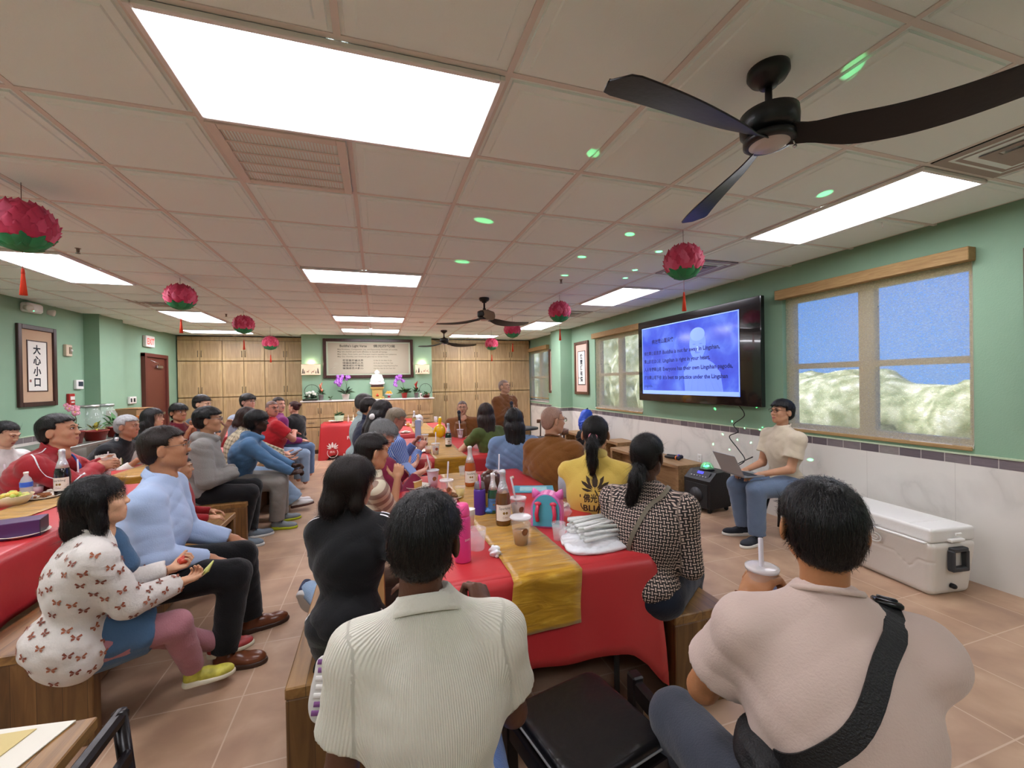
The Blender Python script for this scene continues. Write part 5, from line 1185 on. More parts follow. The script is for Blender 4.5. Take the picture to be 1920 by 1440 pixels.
# lower left desk with papers and a black chair back
t = empty('side_desk', (-1.165, .76, 0), 0, 'wooden desk corner at the bottom left holding papers', 'desk'); mb = MB(); mb.box((0, 0, .735), (1.0, 1.06, .03), BENCHT, ch=.003); mb.build('desktop', t)
for sx in (-1, 1):
    for sy in (-1, 1): mb = MB(); mb.box((sx*.42, sy*.45, .36), (.05, .05, .72), BENCHW); mb.build('leg', t)
mb = MB(); P = [(-.87, 1.31, 0), (-.705, 1.285, 0), (-.80, .95, 0), (-1.05, 1.0, 0)]; mb.add([(x, y, .7515) for x, y, z in P]+[(x, y, .754) for x, y, z in P], [(3, 2, 1, 0), (4, 5, 6, 7), (0, 1, 5, 4), (1, 2, 6, 5), (2, 3, 7, 6), (3, 0, 4, 7)], mat('d9d4c6', .8)); tag(mb.build('white_paper'), 'white paper sheet on the desk corner at bottom left', 'paper')
mb = MB(); P = [(-1.0, 1.30, 0), (-.775, 1.28, 0), (-.86, .97, 0), (-1.2, 1.02, 0)]; mb.add([(x, y, .7545) for x, y, z in P]+[(x, y, .7565) for x, y, z in P], [(3, 2, 1, 0), (4, 5, 6, 7), (0, 1, 5, 4), (1, 2, 6, 5), (2, 3, 7, 6), (3, 0, 4, 7)], mat('c9b67e', .8))
mb.add([(-.93, 1.22, .7567), (-.86, 1.20, .7567), (-.90, 1.06, .7567), (-.98, 1.08, .7567)], [(0, 1, 2, 3)], mat('b3a06a', .8)); tag(mb.build('yellow_folder'), 'pale yellow printed folder lying on the white paper at bottom left', 'folder')
t = empty('black_chair', (-.612, .955, 0), 0, 'glossy black slatted chair back standing against the desk at bottom left', 'chair'); mb = MB(); mb.box((.0, .0, .750), (.03, .66, .03), BW, ch=.008); mb.build('top_rail', t)
mb = MB(); mb.box((.022, 0, .66), (.018, .6, .035), BW, ch=.004); mb.box((.03, 0, .55), (.018, .6, .035), BW, ch=.004); mb.build('slats', t)
for s_ in (-1, 1): mb = MB(); mb.tube([(.0, s_*.31, .765), (.03, s_*.31, .45), (.02, s_*.31, 0)], .016, BW, 8); mb.build('leg', t)
# ------------------------------------------------------------ drinks and food
CLR = mat('eef0f2', .08, alpha=.22, spec=.6); CLR2 = mat('f2f2f4', .15, alpha=.42, spec=.6); PAPER = mat('e9e6e0', .7)
def cup(x, y, lb, drink='b8772a', fill=.55, straw=0, h=.125, r=.046, z=TZ, lid=True, grp=None, logo='8a5a3a', body=None, sc='e6dde4'):
    t = empty('plastic_cup', (x, y, z+.002), random.uniform(0, 6), lb, 'cup', grp); rb = r*.68; mb = MB()
    mb.lathe([(0, .002), (rb, 0), (rb+(r-rb)*.6, h*.6), (r, h), (r+.003, h+.002), (r-.001, h)], body or CLR, n=24, caps=False); mb.build('body', t)
    if fill:
        mb = MB(); rf = rb+(r-rb)*fill; mb.lathe([(0, .004), (rb-.003, .004), (rf-.003, h*fill), (0, h*fill)], mat(drink, .2, spec=.5), n=24); mb.build('drink', t)
    if lid: mb = MB(); mb.lathe([(0, h+.002), (r*.9, h+.002), (r+.004, h-.002), (r+.005, h+.006), (r*.92, h+.009), (0, h+.008)], CLR2, n=24); mb.build('lid', t)
    if logo:
        mb = MB(); rr = lambda zz: rb+(r-rb)*zz/h+.0012; zc = h*.55
        mb.grid(lambda u, v: (rr(zc+(v-.5)*.035)*math.cos((u-.5)*.8-1.5), rr(zc+(v-.5)*.035)*math.sin((u-.5)*.8-1.5), zc+(v-.5)*.035*math.sqrt(max(0, 1-(2*u-1)**2))), 8, 2, mat(logo, .6)); mb.build('logo', t); t.rotation_euler.z = .1
    if straw: mb = MB(); mb.tube([(0, 0, .01), (.02*straw, .01*straw, h), (.055*straw, .03*straw, h+.13)], .0055, mat(sc, .35, alpha=.8), 8); mb.build('straw', t)
    return t
def tumbler(x, y, lb, drink=None, fill=.5, z=TZ, h=.085, r=.036, grp=None):
    t = empty('clear_tumbler', (x, y, z+.002), 0, lb, 'cup', grp); mb = MB(); mb.lathe([(0, .002), (r*.75, 0), (r, h), (r-.0015, h), (r*.73, .004)], CLR, n=20, caps=False); mb.build('body', t)
    if drink: mb = MB(); mb.lathe([(0, .003), (r*.72, .003), (r*(.75+.25*fill)-.002, h*fill), (0, h*fill)], mat(drink, .15), n=20); mb.build('drink', t)
def cider(x, y, lb, glass='6b3a14', foil='c9cbd0', fill=None, z=TZ, seal=True, lab='e2d8cc', sc=1.0):
    t = empty('cider_bottle', (x, y, z+.002), .0, lb, 'bottle'); t.scale = (sc, sc, sc); g_ = mat(glass, .08, spec=.8, coat=.5)
    mb = MB(); mb.lathe([(0, .01), (.02, .0), (.041, .004), (.043, .02), (.043, .135), (.040, .165), (.026, .215), (.0165, .245), (.0150, .285), (.0165, .29), (.0165, .305), (0, .306)], g_, n=32); mb.build('glass', t)
    mb = MB(); mb.lathe([(.0345, .185), (.0268, .216), (.0175, .246), (.016, .284), (.0178, .29), (.0178, .307), (.010, .312), (0, .312)], mat(foil, .35, .5, 90, metal=.55), n=32); mb.build('foil', t)
    mb = MB(); mb.grid(lambda u, v: (.0437*math.cos(u*2.6-2.87), .0437*math.sin(u*2.6-2.87), .035+v*.088), 16, 1, mat(lab, .6)); lo = mb.build('label', t)
    mb = MB(); dm = mat('3a3028', .7); gm = mat('8a6a2a', .5); cyl_ = lambda a, zz: (.0441*math.cos(-1.57+a), .0441*math.sin(-1.57+a), zz)
    V, Fc = textmesh('Sparkling', .02, 0, 'CENTER'); mb.add([cyl_(v.x/.0441, .098+v.y) for v in V], Fc, dm)
    for c_ in (-.18, .18): mb.add([cyl_(c_+.16*math.cos(a), .078+.0075*math.sin(a)) for a in np.linspace(0, 6.28, 13)[:-1]], [tuple(range(12))], gm)
    V, Fc = textmesh('Cider', .014, 0, 'CENTER'); mb.add([cyl_(v.x/.0441, .05+v.y) for v in V], Fc, mat('a05a50', .7)); mb.build('label_print', lo)
    if seal: mb = MB(); mb.grid(lambda u, v: (.0335*math.cos(-1.57+(u-.5)*.9), .0335*math.sin(-1.57+(u-.5)*.9)-.004+.006*(1-v), .19+(v-.5)*.032*math.sqrt(max(0.02, 1-(2*u-1)**2))), 8, 2, mat('e8d8cc', .5)); mb.build('neck_seal', t)
def plate(x, y, lb, r=.11, z=TZ, food=None, fm=None, grp=None):
    t = empty('paper_plate', (x, y, z+.003), 0, lb, 'plate', grp); mb = MB(); mb.lathe([(0, .001), (r*.68, .0), (r*.78, .008), (r, .016), (r*.99, .019), (r*.76, .011), (r*.66, .004), (0, .004)], mat('e5dfcf', .6), n=36); mb.build('dish', t)
    if food == 'cake':
        q = empty('cake_slice', (x, y, z+.007), .5, 'slice of yellow layer cake '+lb.split('plate')[-1].strip(), 'cake'); mb = MB(); mb.prism([(-.04, -.03), (.045, 0), (-.04, .03)], .045, mat(fm or 'c99a52', .8, .4, 60)); mb.build('sponge', q); mb = MB(); mb.prism([(-.042, -.032), (.048, 0), (-.042, .032)], .006, mat('eadfc2', .6), X=L4((0, 0, .045))); mb.build('icing', q)
    elif food:
        q = empty('snack_pile', (x, y, z+.006), .5, food+' '+lb.split('plate')[-1].strip(), 'food'); q['kind'] = 'stuff'; mb = MB(); rg = random.Random(int(x*100))
        for k in range(16): a = rg.uniform(0, 6.3); d = rg.uniform(0, r*.6); mb.box((d*math.cos(a), d*math.sin(a), .01+rg.uniform(0, .02)), (.03, .022, .014), mat(fm or 'b98a42', .7, .3, 50), ch=.005, rz=a)
        mb.build('pieces', q)
# nearest right table
P = lambda px, py, z=TZ: onz(px, py, z)
def at(px, py, z=TZ): q = onz(px, py, z); return q.x, q.y
cup(*at(977, 1022), 'bubble tea cup with brown drink, alone on the gold runner near the table end', 'a06a1c', .52, 0, .135, .05)
cup(*at(1096, 952), 'bubble tea cup between the backpack toy and the yellow-vested woman', 'b9a89a', .7, 1, sc='e9dfe9')
cup(*at(972, 975), 'milk tea cup with straw just behind the clear-foil cider bottle', 'c9b4ac', .75, -1); cup(*at(838, 935), 'thai tea cup with straw at the left edge of the runner, behind the polo man', 'c9602a', .5, .3)
cup(*at(935, 915), 'bubble tea cup with tall straw beyond the brown bear jar', 'd8c2c0', .7, .2); cup(*at(812, 913), 'white taro tea cup with straw beside the cake plate', 'cfc2d4', .9, -.9, body=mat('d6cad8', .35))
cider(*at(944, 985), 'sparkling cider bottle with silver foil, largest, in the middle of the nearest runner', '5f3a18'); cider(*at(882, 912), 'amber cider bottle with clear foil near the gap between the right tables', 'a8501c', foil='d9d5d2', seal=False)
cider(at(936, 968)[0]-.02, at(936, 968)[1]+.06, 'green mineral bottle half hidden behind the silver-foil cider', '1f4a34', foil='e4e4e4', seal=False, lab='4a76a8', sc=.8)
def flask(x, y, lb, m, cap, h=.2, r=.034, strap=None, logo=None):
    t = empty('drink_flask', (x, y, TZ+.002), 0, lb, 'bottle'); mb = MB(); mb.lathe([(0, 0), (r*.95, 0), (r, .005), (r, h*.74), (r*.86, h*.80), (0, h*.80)], m, n=28); mb.build('body', t); mb = MB(); mb.lathe([(0, h*.79), (r*.9, h*.79), (r*.94, h*.82), (r*.8, h*.97), (r*.6, h), (0, h)], cap, n=28); mb.build('lid', t)
    if strap: mb = MB(); mb.tube([(-.002, -r*.9, h*.84), (-.002, -r*.7, h*1.12), (.0, 0, h*1.2), (.0, r*.6, h*1.1), (0, r*.8, h*.86)], .006, strap, 8); mb.build('strap', t)
    if logo: mb = MB(); V, Fc = textmesh(logo, .02, 0, 'CENTER'); mb.add([((r+.0006)*math.cos(-1.1+v.x/r), (r+.0006)*math.sin(-1.1+v.x/r), h*.38+v.y) for v in V], Fc, mat('e6e6e6', .5)); mb.build('logo', t)
flask(*at(900, 965), 'purple drink flask with grey lid and pink carry strap', mat('4b2a86', .4), mat('6a6468', .5), .2, .036, mat('d85a9a', .5))
flask(*at(868, 1052), 'tall hot-pink drink bottle right of the polo man\'s head', mat('e0458c', .35), mat('e8508f', .4), .26, .037, None, 'avo')
t = empty('paper_cup_stack', (*at(880, 1008), TZ+.002), 0, 'stack of small white paper cups beside the pink bottle', 'cup stack')
for i in range(4): mb = MB(); mb.lathe([(0, .001), (.022, 0), (.031, .07), (.033, .071), (.030, .07)], PAPER, n=20, caps=False, c=(0, 0, .05+i*.009)); mb.build('cup', t)
tumbler(*at(895, 1030), 'clear upturned plastic tumbler next to the pink bottle', r=.045, h=.10); tumbler(*at(845, 968), 'clear tumbler with orange juice left of the purple flask', 'd0622a', .35, r=.042, h=.095)
tumbler(*at(1048, 1012), 'clear plastic tumbler in front of the toy backpack', r=.036); tumbler(*at(868, 893), 'empty clear tumbler on the far end of the nearest runner')
cup(*at(863, 935), 'small cup of pale yellow drink by the snack plate', 'd8c26a', .8, 0, .08, .036, lid=False, logo=None)
plate(*at(852, 935), 'small paper plate of snacks left of the brown bear jar', .06, food='brown snack bits', fm='7a5230'); plate(*at(782, 915), 'paper plate with cake beside the phone', .10, food='cake'); plate(*at(1040, 950), 'paper plate behind the toy backpack', .09, food='leftover crusts', fm='a8703a')
# bear jar : brown domed top, amber see-through bottom
t = empty('bear_jar', (*at(920, 950), TZ+.002), .2, 'brown plastic bear-shaped drink jar with amber see-through bottom', 'jar'); am = mat('8a6a20', .1, alpha=.75, spec=.7); br = mat('4a2c22', .28)
mb = MB(); mb.lathe([(0, 0), (.05, 0), (.064, .03), (.066, .09), (.06, .11), (0, .11)], am, n=32, sq=.85); mb.build('bottom', t); mb = MB(); mb.lathe([(.062, .10), (.072, .12), (.074, .16), (.066, .20), (.045, .225), (.02, .233), (0, .232)], br, n=32, sq=.88); mb.build('lid', t)
mb = MB(); mb.tube([(0, -.064, .12), (0, -.066, .17), (0, -.05, .212), (0, 0, .237), (0, .05, .212)], .003, mat('2c1812', .5), 6); mb.box((-.03, -.035, .223), (.022, .006, .004), BLACK, ch=.001); mb.box((.012, -.030, .228), (.018, .005, .004), PAPER, ch=.001); mb.build('seam', t)
mb = MB()
for s_ in (-1, 1): mb.ball((s_*.064, .01, .165), (.016, .02, .028), mat('d8c070', .5), 12)
mb.build('side_handle', t)
mb = MB(); mb.box((0, -.058, .105), (.04, .006, .012), PAPER); mb.build('label', t)
mb = MB(); f = Fld((-.07, -.06, -.02), (.07, .06, .06), .005); f.ell((0, 0, .018), (.055, .035, .02), k=.01); f.disp(lambda X, Y, Z: np.sin(X*170)*np.sin(Y*190), .003); V, Q = f.mesh(); q = Parts(); q.add(V, Q, mat('3a78b8', .25, .3, 60, .3, 30)); x, y = at(918, 958); o = q.build('snack_bag'); o.location = (x, y-.06, TZ+.006); tag(o, 'crumpled blue snack bag in front of the bear jar', 'snack bag')
# crumpled tissue
def crumple(x, y, z, r, m, lb, name='tissue', cat='tissue', sq=(1, 1, .7)):
    f = Fld((-r*1.5,)*3, (r*1.5,)*3, r/9); f.ell((0, 0, 0), (r*sq[0]*.8, r*sq[1]*.8, r*sq[2]*.8), k=.01); f.disp(lambda X, Y, Z: np.abs(np.sin(X*3.1/r+2*np.sin(Y*2/r)))+np.abs(np.sin(Y*2.7/r+2*np.sin(Z*2.2/r)))-.9, -r*.28); V, Q = f.mesh(); q = Parts(); q.add(V, Q, m); o = q.build(name); o.location = (x, y, z+r*sq[2]*.8); return tag(o, lb, cat)
crumple(*at(928, 1042), TZ, .032, mat('e2e4e6', .8), 'crumpled white tissue on the red cloth left of the runner', sq=(.8, 1.2, .8)); crumple(*at(960, 898), TZ, .018, mat('e2ddd0', .8), 'tiny crumpled wrapper on the red cloth far right side', 'wrapper', 'wrapper')
# booklet
mb = MB(); mb.box((0, 0, .003), (.30, .2, .005), mat('5aa6bc', .4, var=.35, vscale=12), ch=.001); mb.box((0, 0, .0061), (.2, .12, .0008), mat('a9d2d8', .5, var=.3, vscale=20)); x, y = at(1000, 918); tag(mb.build('picture_booklet', loc=(x, y, TZ+.001), rz=-.35), 'glossy light-blue picture booklet on the red cloth by the monk', 'booklet')
# toy backpack with cat ears
x, y = at(1024, 985); t = empty('toy_backpack', (x+.01, y, TZ+.002), -.55, 'pink and teal hard-shell toy backpack with cat ears', 'toy bag'); pk = mat('dc6fb0', .3); te = mat('4fa3b8', .35); rd = mat('d23a58', .35)
prof = [(-.085, 0), (.085, 0)]+[(.085*math.cos(a), .10+.085*math.sin(a)) for a in np.linspace(0, math.pi, 17)]
mb = MB(); mb.prism(prof, .10, pk, X=L4((0, .05, .0), rx=math.pi/2)); mb.build('shell', t); mb = MB(); mb.prism([(px*.86, .01+pz*.93) for px, pz in prof], .008, te, X=L4((0, -.051, .0), rx=math.pi/2)); mb.build('front_panel', t)
mb = MB()
for s_ in (-1, 1): mb.lathe([(.03, 0), (.014, .035), (0, .05)], pk, n=16, c=(0, 0, 0), X=L4((s_*.062, .01, .158), ry=s_*.45))
mb.build('ears', t)
mb = MB()
for s_ in (-1, 1): mb.tube([(s_*.042, -.064, .13), (s_*.05, -.072, .08), (s_*.045, -.068, .04)], .011, rd, 8); mb.ball((s_*.042, -.066, .135), (.02, .010, .012), rd, 10)
mb.build('straps', t)
# bag of wrapped straws
x, y = at(1122, 1025); t = empty('straw_bag', (x+.01, y+.055, TZ+.002), .08, 'white plastic bag heaped with paper-wrapped straws at the table end', 'bag of straws')
f = Fld((-.23, -.2, -.02), (.23, .2, .14), .0062); f.ell((0, 0, .02), (.18, .13, .035), k=.02); f.disp(lambda X, Y, Z: np.sin(X*70+3*np.sin(Y*60))*np.sin(Y*80+2*np.sin(X*40)), .006)
f.ell((-.14, -.06, .012), (.05, .06, .02), k=.02); f.ell((.14, -.08, .012), (.06, .05, .02), k=.02); f.ell((0, -.12, .01), (.13, .03, .014), k=.02); V, Q = f.mesh(); q = Parts(); q.add(V, Q, mat('e6e8ec', .3, .4, 40, spec=.6)); q.build('bag', t)
rg = random.Random(5)
for i in range(26):
    a = rg.uniform(-.16, .14); yy = -.095+.19*((i*7) % 26)/26; zz = .048+.022*(i//9)+.012*math.cos(yy*10); L = .105+rg.uniform(-.01, .02); mb = MB(); p0 = Vector((-L*math.cos(a), yy-L*math.sin(a), zz)); p1 = Vector((L*math.cos(a), yy+L*math.sin(a), zz+rg.uniform(-.006, .008))); mb.tube([p0, (p0+p1)/2+Vector((0, 0, .003)), p1], [.0085, .0075, .0085], mat(('d4d6d2', 'c2c6c0', 'dcdcda')[i % 3], .45, .5, 70, spec=.5), 7); s_ = mb.build('wrapped_straw', t); s_['kind'] = 'part' if False else None; del s_['kind']
f = Fld((-.2, -.17, .0), (.2, .17, .16), .0062); f.ell((-.03, -.01, .05), (.16, .125, .055), k=.02); f.disp(lambda X, Y, Z: np.abs(np.sin(X*60+4*np.sin(Y*35)))+np.abs(np.sin(Y*55+3*np.sin(X*45)))-1, .007); V, Q = f.mesh(); q = Parts(); q.add(V, Q, mat('f0f2f4', .08, .5, 60, alpha=.20, spec=.9)); q.build('clear_wrap', t)
crumple(at(1048, 965)[0], at(1048, 965)[1]-.05, TZ, .055, mat('f2f2f6', .06, alpha=.25, spec=.9), 'crinkled clear plastic wrapper beside the toy backpack', 'plastic_wrapper', 'wrapper', (1, .7, .9))
# second right table
cider(*at(841, 838), 'dark green cider bottle with silver foil on the second right table', '14301c', sc=.95); cup(*at(817, 853), 'bubble tea cup with round logo in front of the dark bottle', 'd9cfc4', .8, .1, logo='a0482e')
cup(*at(797, 833), 'bubble tea cup left of the round-logo cup on the second right table', 'c9b2a0', .6, 0); tumbler(*at(803, 850), 'clear tumbler of amber juice between the two logo cups', 'c8781e', .5, r=.04); tumbler(*at(796, 840), 'second clear tumbler of amber juice on the second right table', 'c8801e', .6)
plate(*at(783, 848), 'paper plate holding cake in front of the striped-shirt man', .12, food='cake', fm='b99a6a'); plate(*at(778, 838), 'small white plate beyond the cake on the second right table', .09, food='green and brown snacks', fm='5a5a3a')
mb = MB(); mb.box((0, 0, .15), (.075, .06, .30), mat('8f9db8', .5), ch=.003); mb.box((.039, 0, .15), (.003, .05, .28), mat('2a3040', .5)); x, y = at(784, 828); tag(mb.build('drink_carton', loc=(x, y, TZ)), 'tall grey-blue carton box standing on the second right table', 'carton')
t = empty('yellow_balloon', (*at(825, 822), TZ+.01), .4, 'shiny yellow balloon animal with upright neck on the second right table', 'balloon'); ym = mat('eab806', .12, coat=.6); mb = MB(); mb.ball((0, 0, .10), (.085, .07, .10), ym, 24); mb.build('body', t); mb = MB(); mb.tube([(0, 0, .17), (.0, 0, .22), (.005, 0, .27), (.0, -.01, .30)], [.02, .022, .026, .016], ym, 14); mb.build('neck', t); mb = MB(); mb.tube([(-.07, 0, .06), (-.1, 0, .1), (-.075, 0, .16)], .012, ym, 10); mb.build('side_loop', t)
cup(*at(863, 822), 'clear lidded cup with straw before the seated monk', 'd8c4cc', .3, .2, logo=None); plate(*at(852, 814), 'white plate on the second right table before the seated monk', .11)
tumbler(*at(893, 842), 'empty clear tumbler lying near the green-shirted woman', h=.08); tumbler(*at(815, 812), 'clear tumbler with silver foil scraps on the second right table', 'a8a8a8', .4)
plate(*at(760, 812, TZ), 'paper plate of white buns near the gap before the third right table', .09, food='white bun pieces', fm='ded4c4')
cider(*at(777, 803), 'tall pale wine bottle standing on the third right table', 'a9a05a', foil='d8dadd', seal=False, lab='d8d4c0'); x, y = at(785, 800)
crumple(x, y, TZ, .10, mat('e2e8ee', .15, .3, 30, alpha=.9), 'white printed plastic bag beside the pale wine bottle', 'plastic_bag', 'bag', (.8, .7, 1.3))
tumbler(*at(817, 792), 'stack of clear tumblers on the third right table', h=.12); cup(*at(765, 800), 'small cup of yellow drink on the third right table', 'e0b040', .7, 0, .09, .04, lid=False, logo=None)
plate(.50, 8.3, 'stacked white plates on the third right table', .10)
# buffet
BZ = TZ
plate(-.86, 9.72, 'thick stack of paper plates on the left end of the buffet', .15, z=BZ+.02); plate(-.36, 9.68, 'wide tray plate of yellow pastries on the buffet', .20, z=BZ, food='heap of golden pastries', fm='d8b060')
t = empty('potted_plant', (-.80, 9.86, BZ), 0, 'small plant in a pale green pot on the buffet', 'plant'); mb = MB(); mb.lathe([(0, 0), (.08, 0), (.10, .14), (0, .13)], mat('a9b89a', .6), n=20); mb.build('pot', t)
def leafblob(par, name, c, r, cols, n, L, rg, w=.35, up=.5):
    mb = MB()
    for k in range(n):
        a = rg.uniform(0, 6.3); e = rg.uniform(-.2, 1.3); d = Vector((math.cos(a)*math.cos(e), math.sin(a)*math.cos(e), math.sin(e)*up+.2)).normalized(); b0 = Vector(c)+d*r*rg.uniform(.1, .8); s = d.cross(Vector((0, 0, 1))).normalized() if abs(d.z) < .98 else Vector((1, 0, 0)); l_ = L*rg.uniform(.7, 1.2)
        nn = s.cross(d); mb.add([b0, b0+d*l_*.45+s*l_*w*.5+nn*l_*.06, b0+d*l_+Vector((0, 0, -l_*.25)), b0+d*l_*.45-s*l_*w*.5+nn*l_*.06], [(0, 1, 2, 3)], mat(cols[k % len(cols)], .5), True)
    return mb.build(name, par)
rg = random.Random(2); leafblob(t, 'leaves', (0, 0, .14), .06, ['2f5a34', '3c6e40'], 40, .09, rg)
for k, x in enumerate((-.60, -.50)): mb = MB(); mb.lathe([(0, 0), (.018, 0), (.018, .09), (.006, .11), (.005, .16), (0, .16)], mat('e8dcc0' if k else 'd8d4cc', .4), n=14); tag(mb.build('candle', loc=(x, 9.6, BZ)), 'slim white candle on the buffet, '+('nearer the pastries' if k else 'nearer the plate stack'), 'candle')
# rabbit balloon lantern
t = empty('rabbit_lantern', (-.02, 9.62, BZ), 0, 'yellow long-eared rabbit lantern with white muzzle on the buffet', 'lantern'); ym = mat('f0b83c', .3, emit=.25)
mb = MB(); mb.ball((0, 0, .26), (.13, .10, .11), ym, 20); mb.build('head', t); mb = MB(); mb.ball((0, -.035, .235), (.10, .08, .075), mat('efe2c4', .4), 16); mb.build('muzzle', t); mb = MB(); mb.ball((0, 0, .09), (.10, .08, .09), mat('d8492e', .4), 16); mb.build('body', t)
for s_ in (-1, 1): mb = MB(); mb.tube([(s_*.05, 0, .34), (s_*.08, 0, .42), (s_*.09, 0, .50)], [.018, .03, .014], ym, 12); mb.build('ear', t)
mb = MB()
for s_ in (-1, 1): mb.ball((s_*.045, -.102, .265), (.012, .006, .006), BLACK, 8)
mb.ball((0, -.118, .24), (.01, .008, .008), mat('b04030', .5), 8); mb.build('eyes', t)
# left tables
cider(*at(118, 928), 'dark cider bottle with white foil at the left edge, nearest left table', '150f14', foil='d8dadf', seal=False, sc=1.12); cider(*at(220, 878), 'green cider bottle with white foil on the second left table', '3f5a14', foil='dddfe2', seal=False)
x, y = at(50, 940); t = empty('water_bottle', (x, y, TZ+.002), 1, 'clear water bottle with blue label beside the dark cider bottle', 'bottle'); mb = MB(); mb.lathe([(0, 0), (.030, 0), (.033, .01), (.030, .05), (.033, .07), (.033, .14), (.026, .165), (.013, .185), (.012, .2), (0, .2)], mat('e8eef2', .05, alpha=.35, spec=.8), n=24); mb.build('body', t); mb = MB(); mb.lathe([(.0338, .105), (.0338, .14)], mat('3a62c8', .4), n=24, caps=False); mb.build('label', t); mb = MB(); mb.lathe([(0, .198), (.014, .198), (.014, .212), (0, .213)], PAPER, n=16); mb.build('cap', t)
x, y = at(40, 1000); t = empty('purple_gift_box', (-2.0, 3.02, TZ+.002), .28, 'dark purple gift box with ribbon near the left frame edge', 'box'); mb = MB(); mb.box((0, 0, .045), (.40, .13, .09), mat('4a2a58', .4), ch=.003); mb.box((.20, 0, .045), (.003, .13, .088), mat('2c2a34', .5)); mb.build('body', t); mb = MB(); mb.box((-.1, 0, .0915), (.20, .131, .004), mat('d6ccd8', .5)); mb.build('label', t); mb = MB(); mb.tube([(-.16, -.05, .096), (-.09, -.01, .108), (-.02, .03, .097)], .007, mat('c9a0c0', .5), 6); mb.tube([(-.12, .03, .097), (-.07, -.01, .11), (-.02, -.05, .098)], .007, mat('c9a0c0', .5), 6); mb.build('ribbon', t)
plate(*at(45, 1004), 'empty oval paper plate beside the purple box', .105)
def bowl(x, y, lb, r, m, food, fm, z=TZ, n=26):
    t = empty('serving_bowl', (x, y, z+.002), 0, lb, 'bowl'); mb = MB(); mb.lathe([(0, .004), (r*.62, 0), (r, .07), (r*.97, .07), (r*.6, .008), (0, .008)], m, n=32); mb.build('dish', t)
    q = empty('fruit_pieces', (x, y, z+.03), 0, food, 'food'); q['kind'] = 'stuff'; mb = MB(); rg = random.Random(int(r*1000))
    for k in range(n): a = rg.uniform(0, 6.3); d = rg.uniform(0, r*.72); mb.box((d*math.cos(a), d*math.sin(a), .02+.04*(1-d/r)+rg.uniform(-.008, .008)), (.034, .028, .022), mat(fm[k % len(fm)], .45), ch=.007, rz=a)
    mb.build('pieces', q)
bowl(*at(22, 948), 'pale printed paper bowl of cut fruit at the left frame edge', .11, mat('c9b48c', .6, var=.25, vscale=30), 'cut yellow and green melon pieces heaped in the bowl', ['e0c860', 'c9d27a', 'e8d890', 'b8c860'])
plate(*at(80, 935), 'clear snack tray plate right of the fruit bowl', .10, food='brown fried rolls', fm='8a5228'); plate(*at(105, 925), 'shallow tray plate with wrapped candy', .07, food='white wrapped candy', fm='ded2c8')
for k, (px, py, lb) in enumerate(((15, 925, 'clear cup with straw at the far left frame edge'), (72, 925, 'clear cup with leaning straw between the water bottle and dark cider'), (148, 914, 'clear cup with short straw right of the dark cider'), (200, 895, 'clear cup with straw below the green cider bottle'))): cup(*at(px, py), lb, 'd8b8c0', .5, .3 if k % 2 else -.3, .10, .04, logo=None)
cup(-2.30, 4.66, 'white paper cup held by the red-jacketed man', 'b87a50', .8, 0, .09, .040, z=.85, body=PAPER, lid=False, logo=None)
for k, (px, py, lb) in enumerate(((338, 828, 'pale bottle on the second left table before the maroon-shirted youth'), (410, 800, 'small amber cup behind the grey-hooded youth'), (434, 800, 'dark-lidded white tumbler left of the blue-hooded youth'), (352, 820, 'pink cup with straw behind the blue-shirted man'))):
    x, y = -2.0+.12*(k % 2), 5.0+k*.33
    if k == 0: cider(x, y, lb, 'b8a878', foil='d8cfae', seal=False, sc=.9)
    else: cup(x, y, lb, ('b8772a', 'c86a2a', '2a2428', 'd09aa8')[k], .8, .3 if k == 3 else 0, .12, .04, logo=None)
# ------------------------------------------------------------ left side table with jars and pots
t = empty('metal_side_table', (-3.82, 7.25, 0), 0, 'grey metal side table against the left wall holding pots and jars', 'table'); mb = MB(); mb.box((0, 0, .84), (.66, 1.9, .04), mat('8e918a', .35, metal=.5), ch=.005); mb.build('tabletop', t); mb = MB(); mb.box((0, 0, .25), (.6, 1.8, .025), mat('7c7f7a', .4, metal=.5)); mb.build('shelf', t)
for sx in (-1, 1):
    for sy in (-1, 1): mb = MB(); mb.tube([(sx*.29, sy*.9, 0), (sx*.29, sy*.9, .82)], .02, mat('8a8d88', .35, metal=.6), 8); mb.build('leg', t)
JG = mat('dfeee4', .04, alpha=.28, spec=.8)
for k, (y, lb) in enumerate(((7.62, 'large empty glass jar with metal lid, left one on the side table'), (7.98, 'large empty glass jar with metal lid, right one on the side table'))):
    t = empty('glass_jar', (-3.97, y, .862), 0, lb, 'jar'); mb = MB(); mb.lathe([(0, 0), (.13, 0), (.155, .03), (.16, .30), (.12, .38), (.11, .42), (.105, .42)], JG, n=32, caps=False); mb.build('glass', t); mb = MB(); mb.lathe([(0, .42), (.125, .42), (.125, .455), (0, .46)], mat('a8aca8', .3, metal=.7), n=28); mb.build('lid', t)
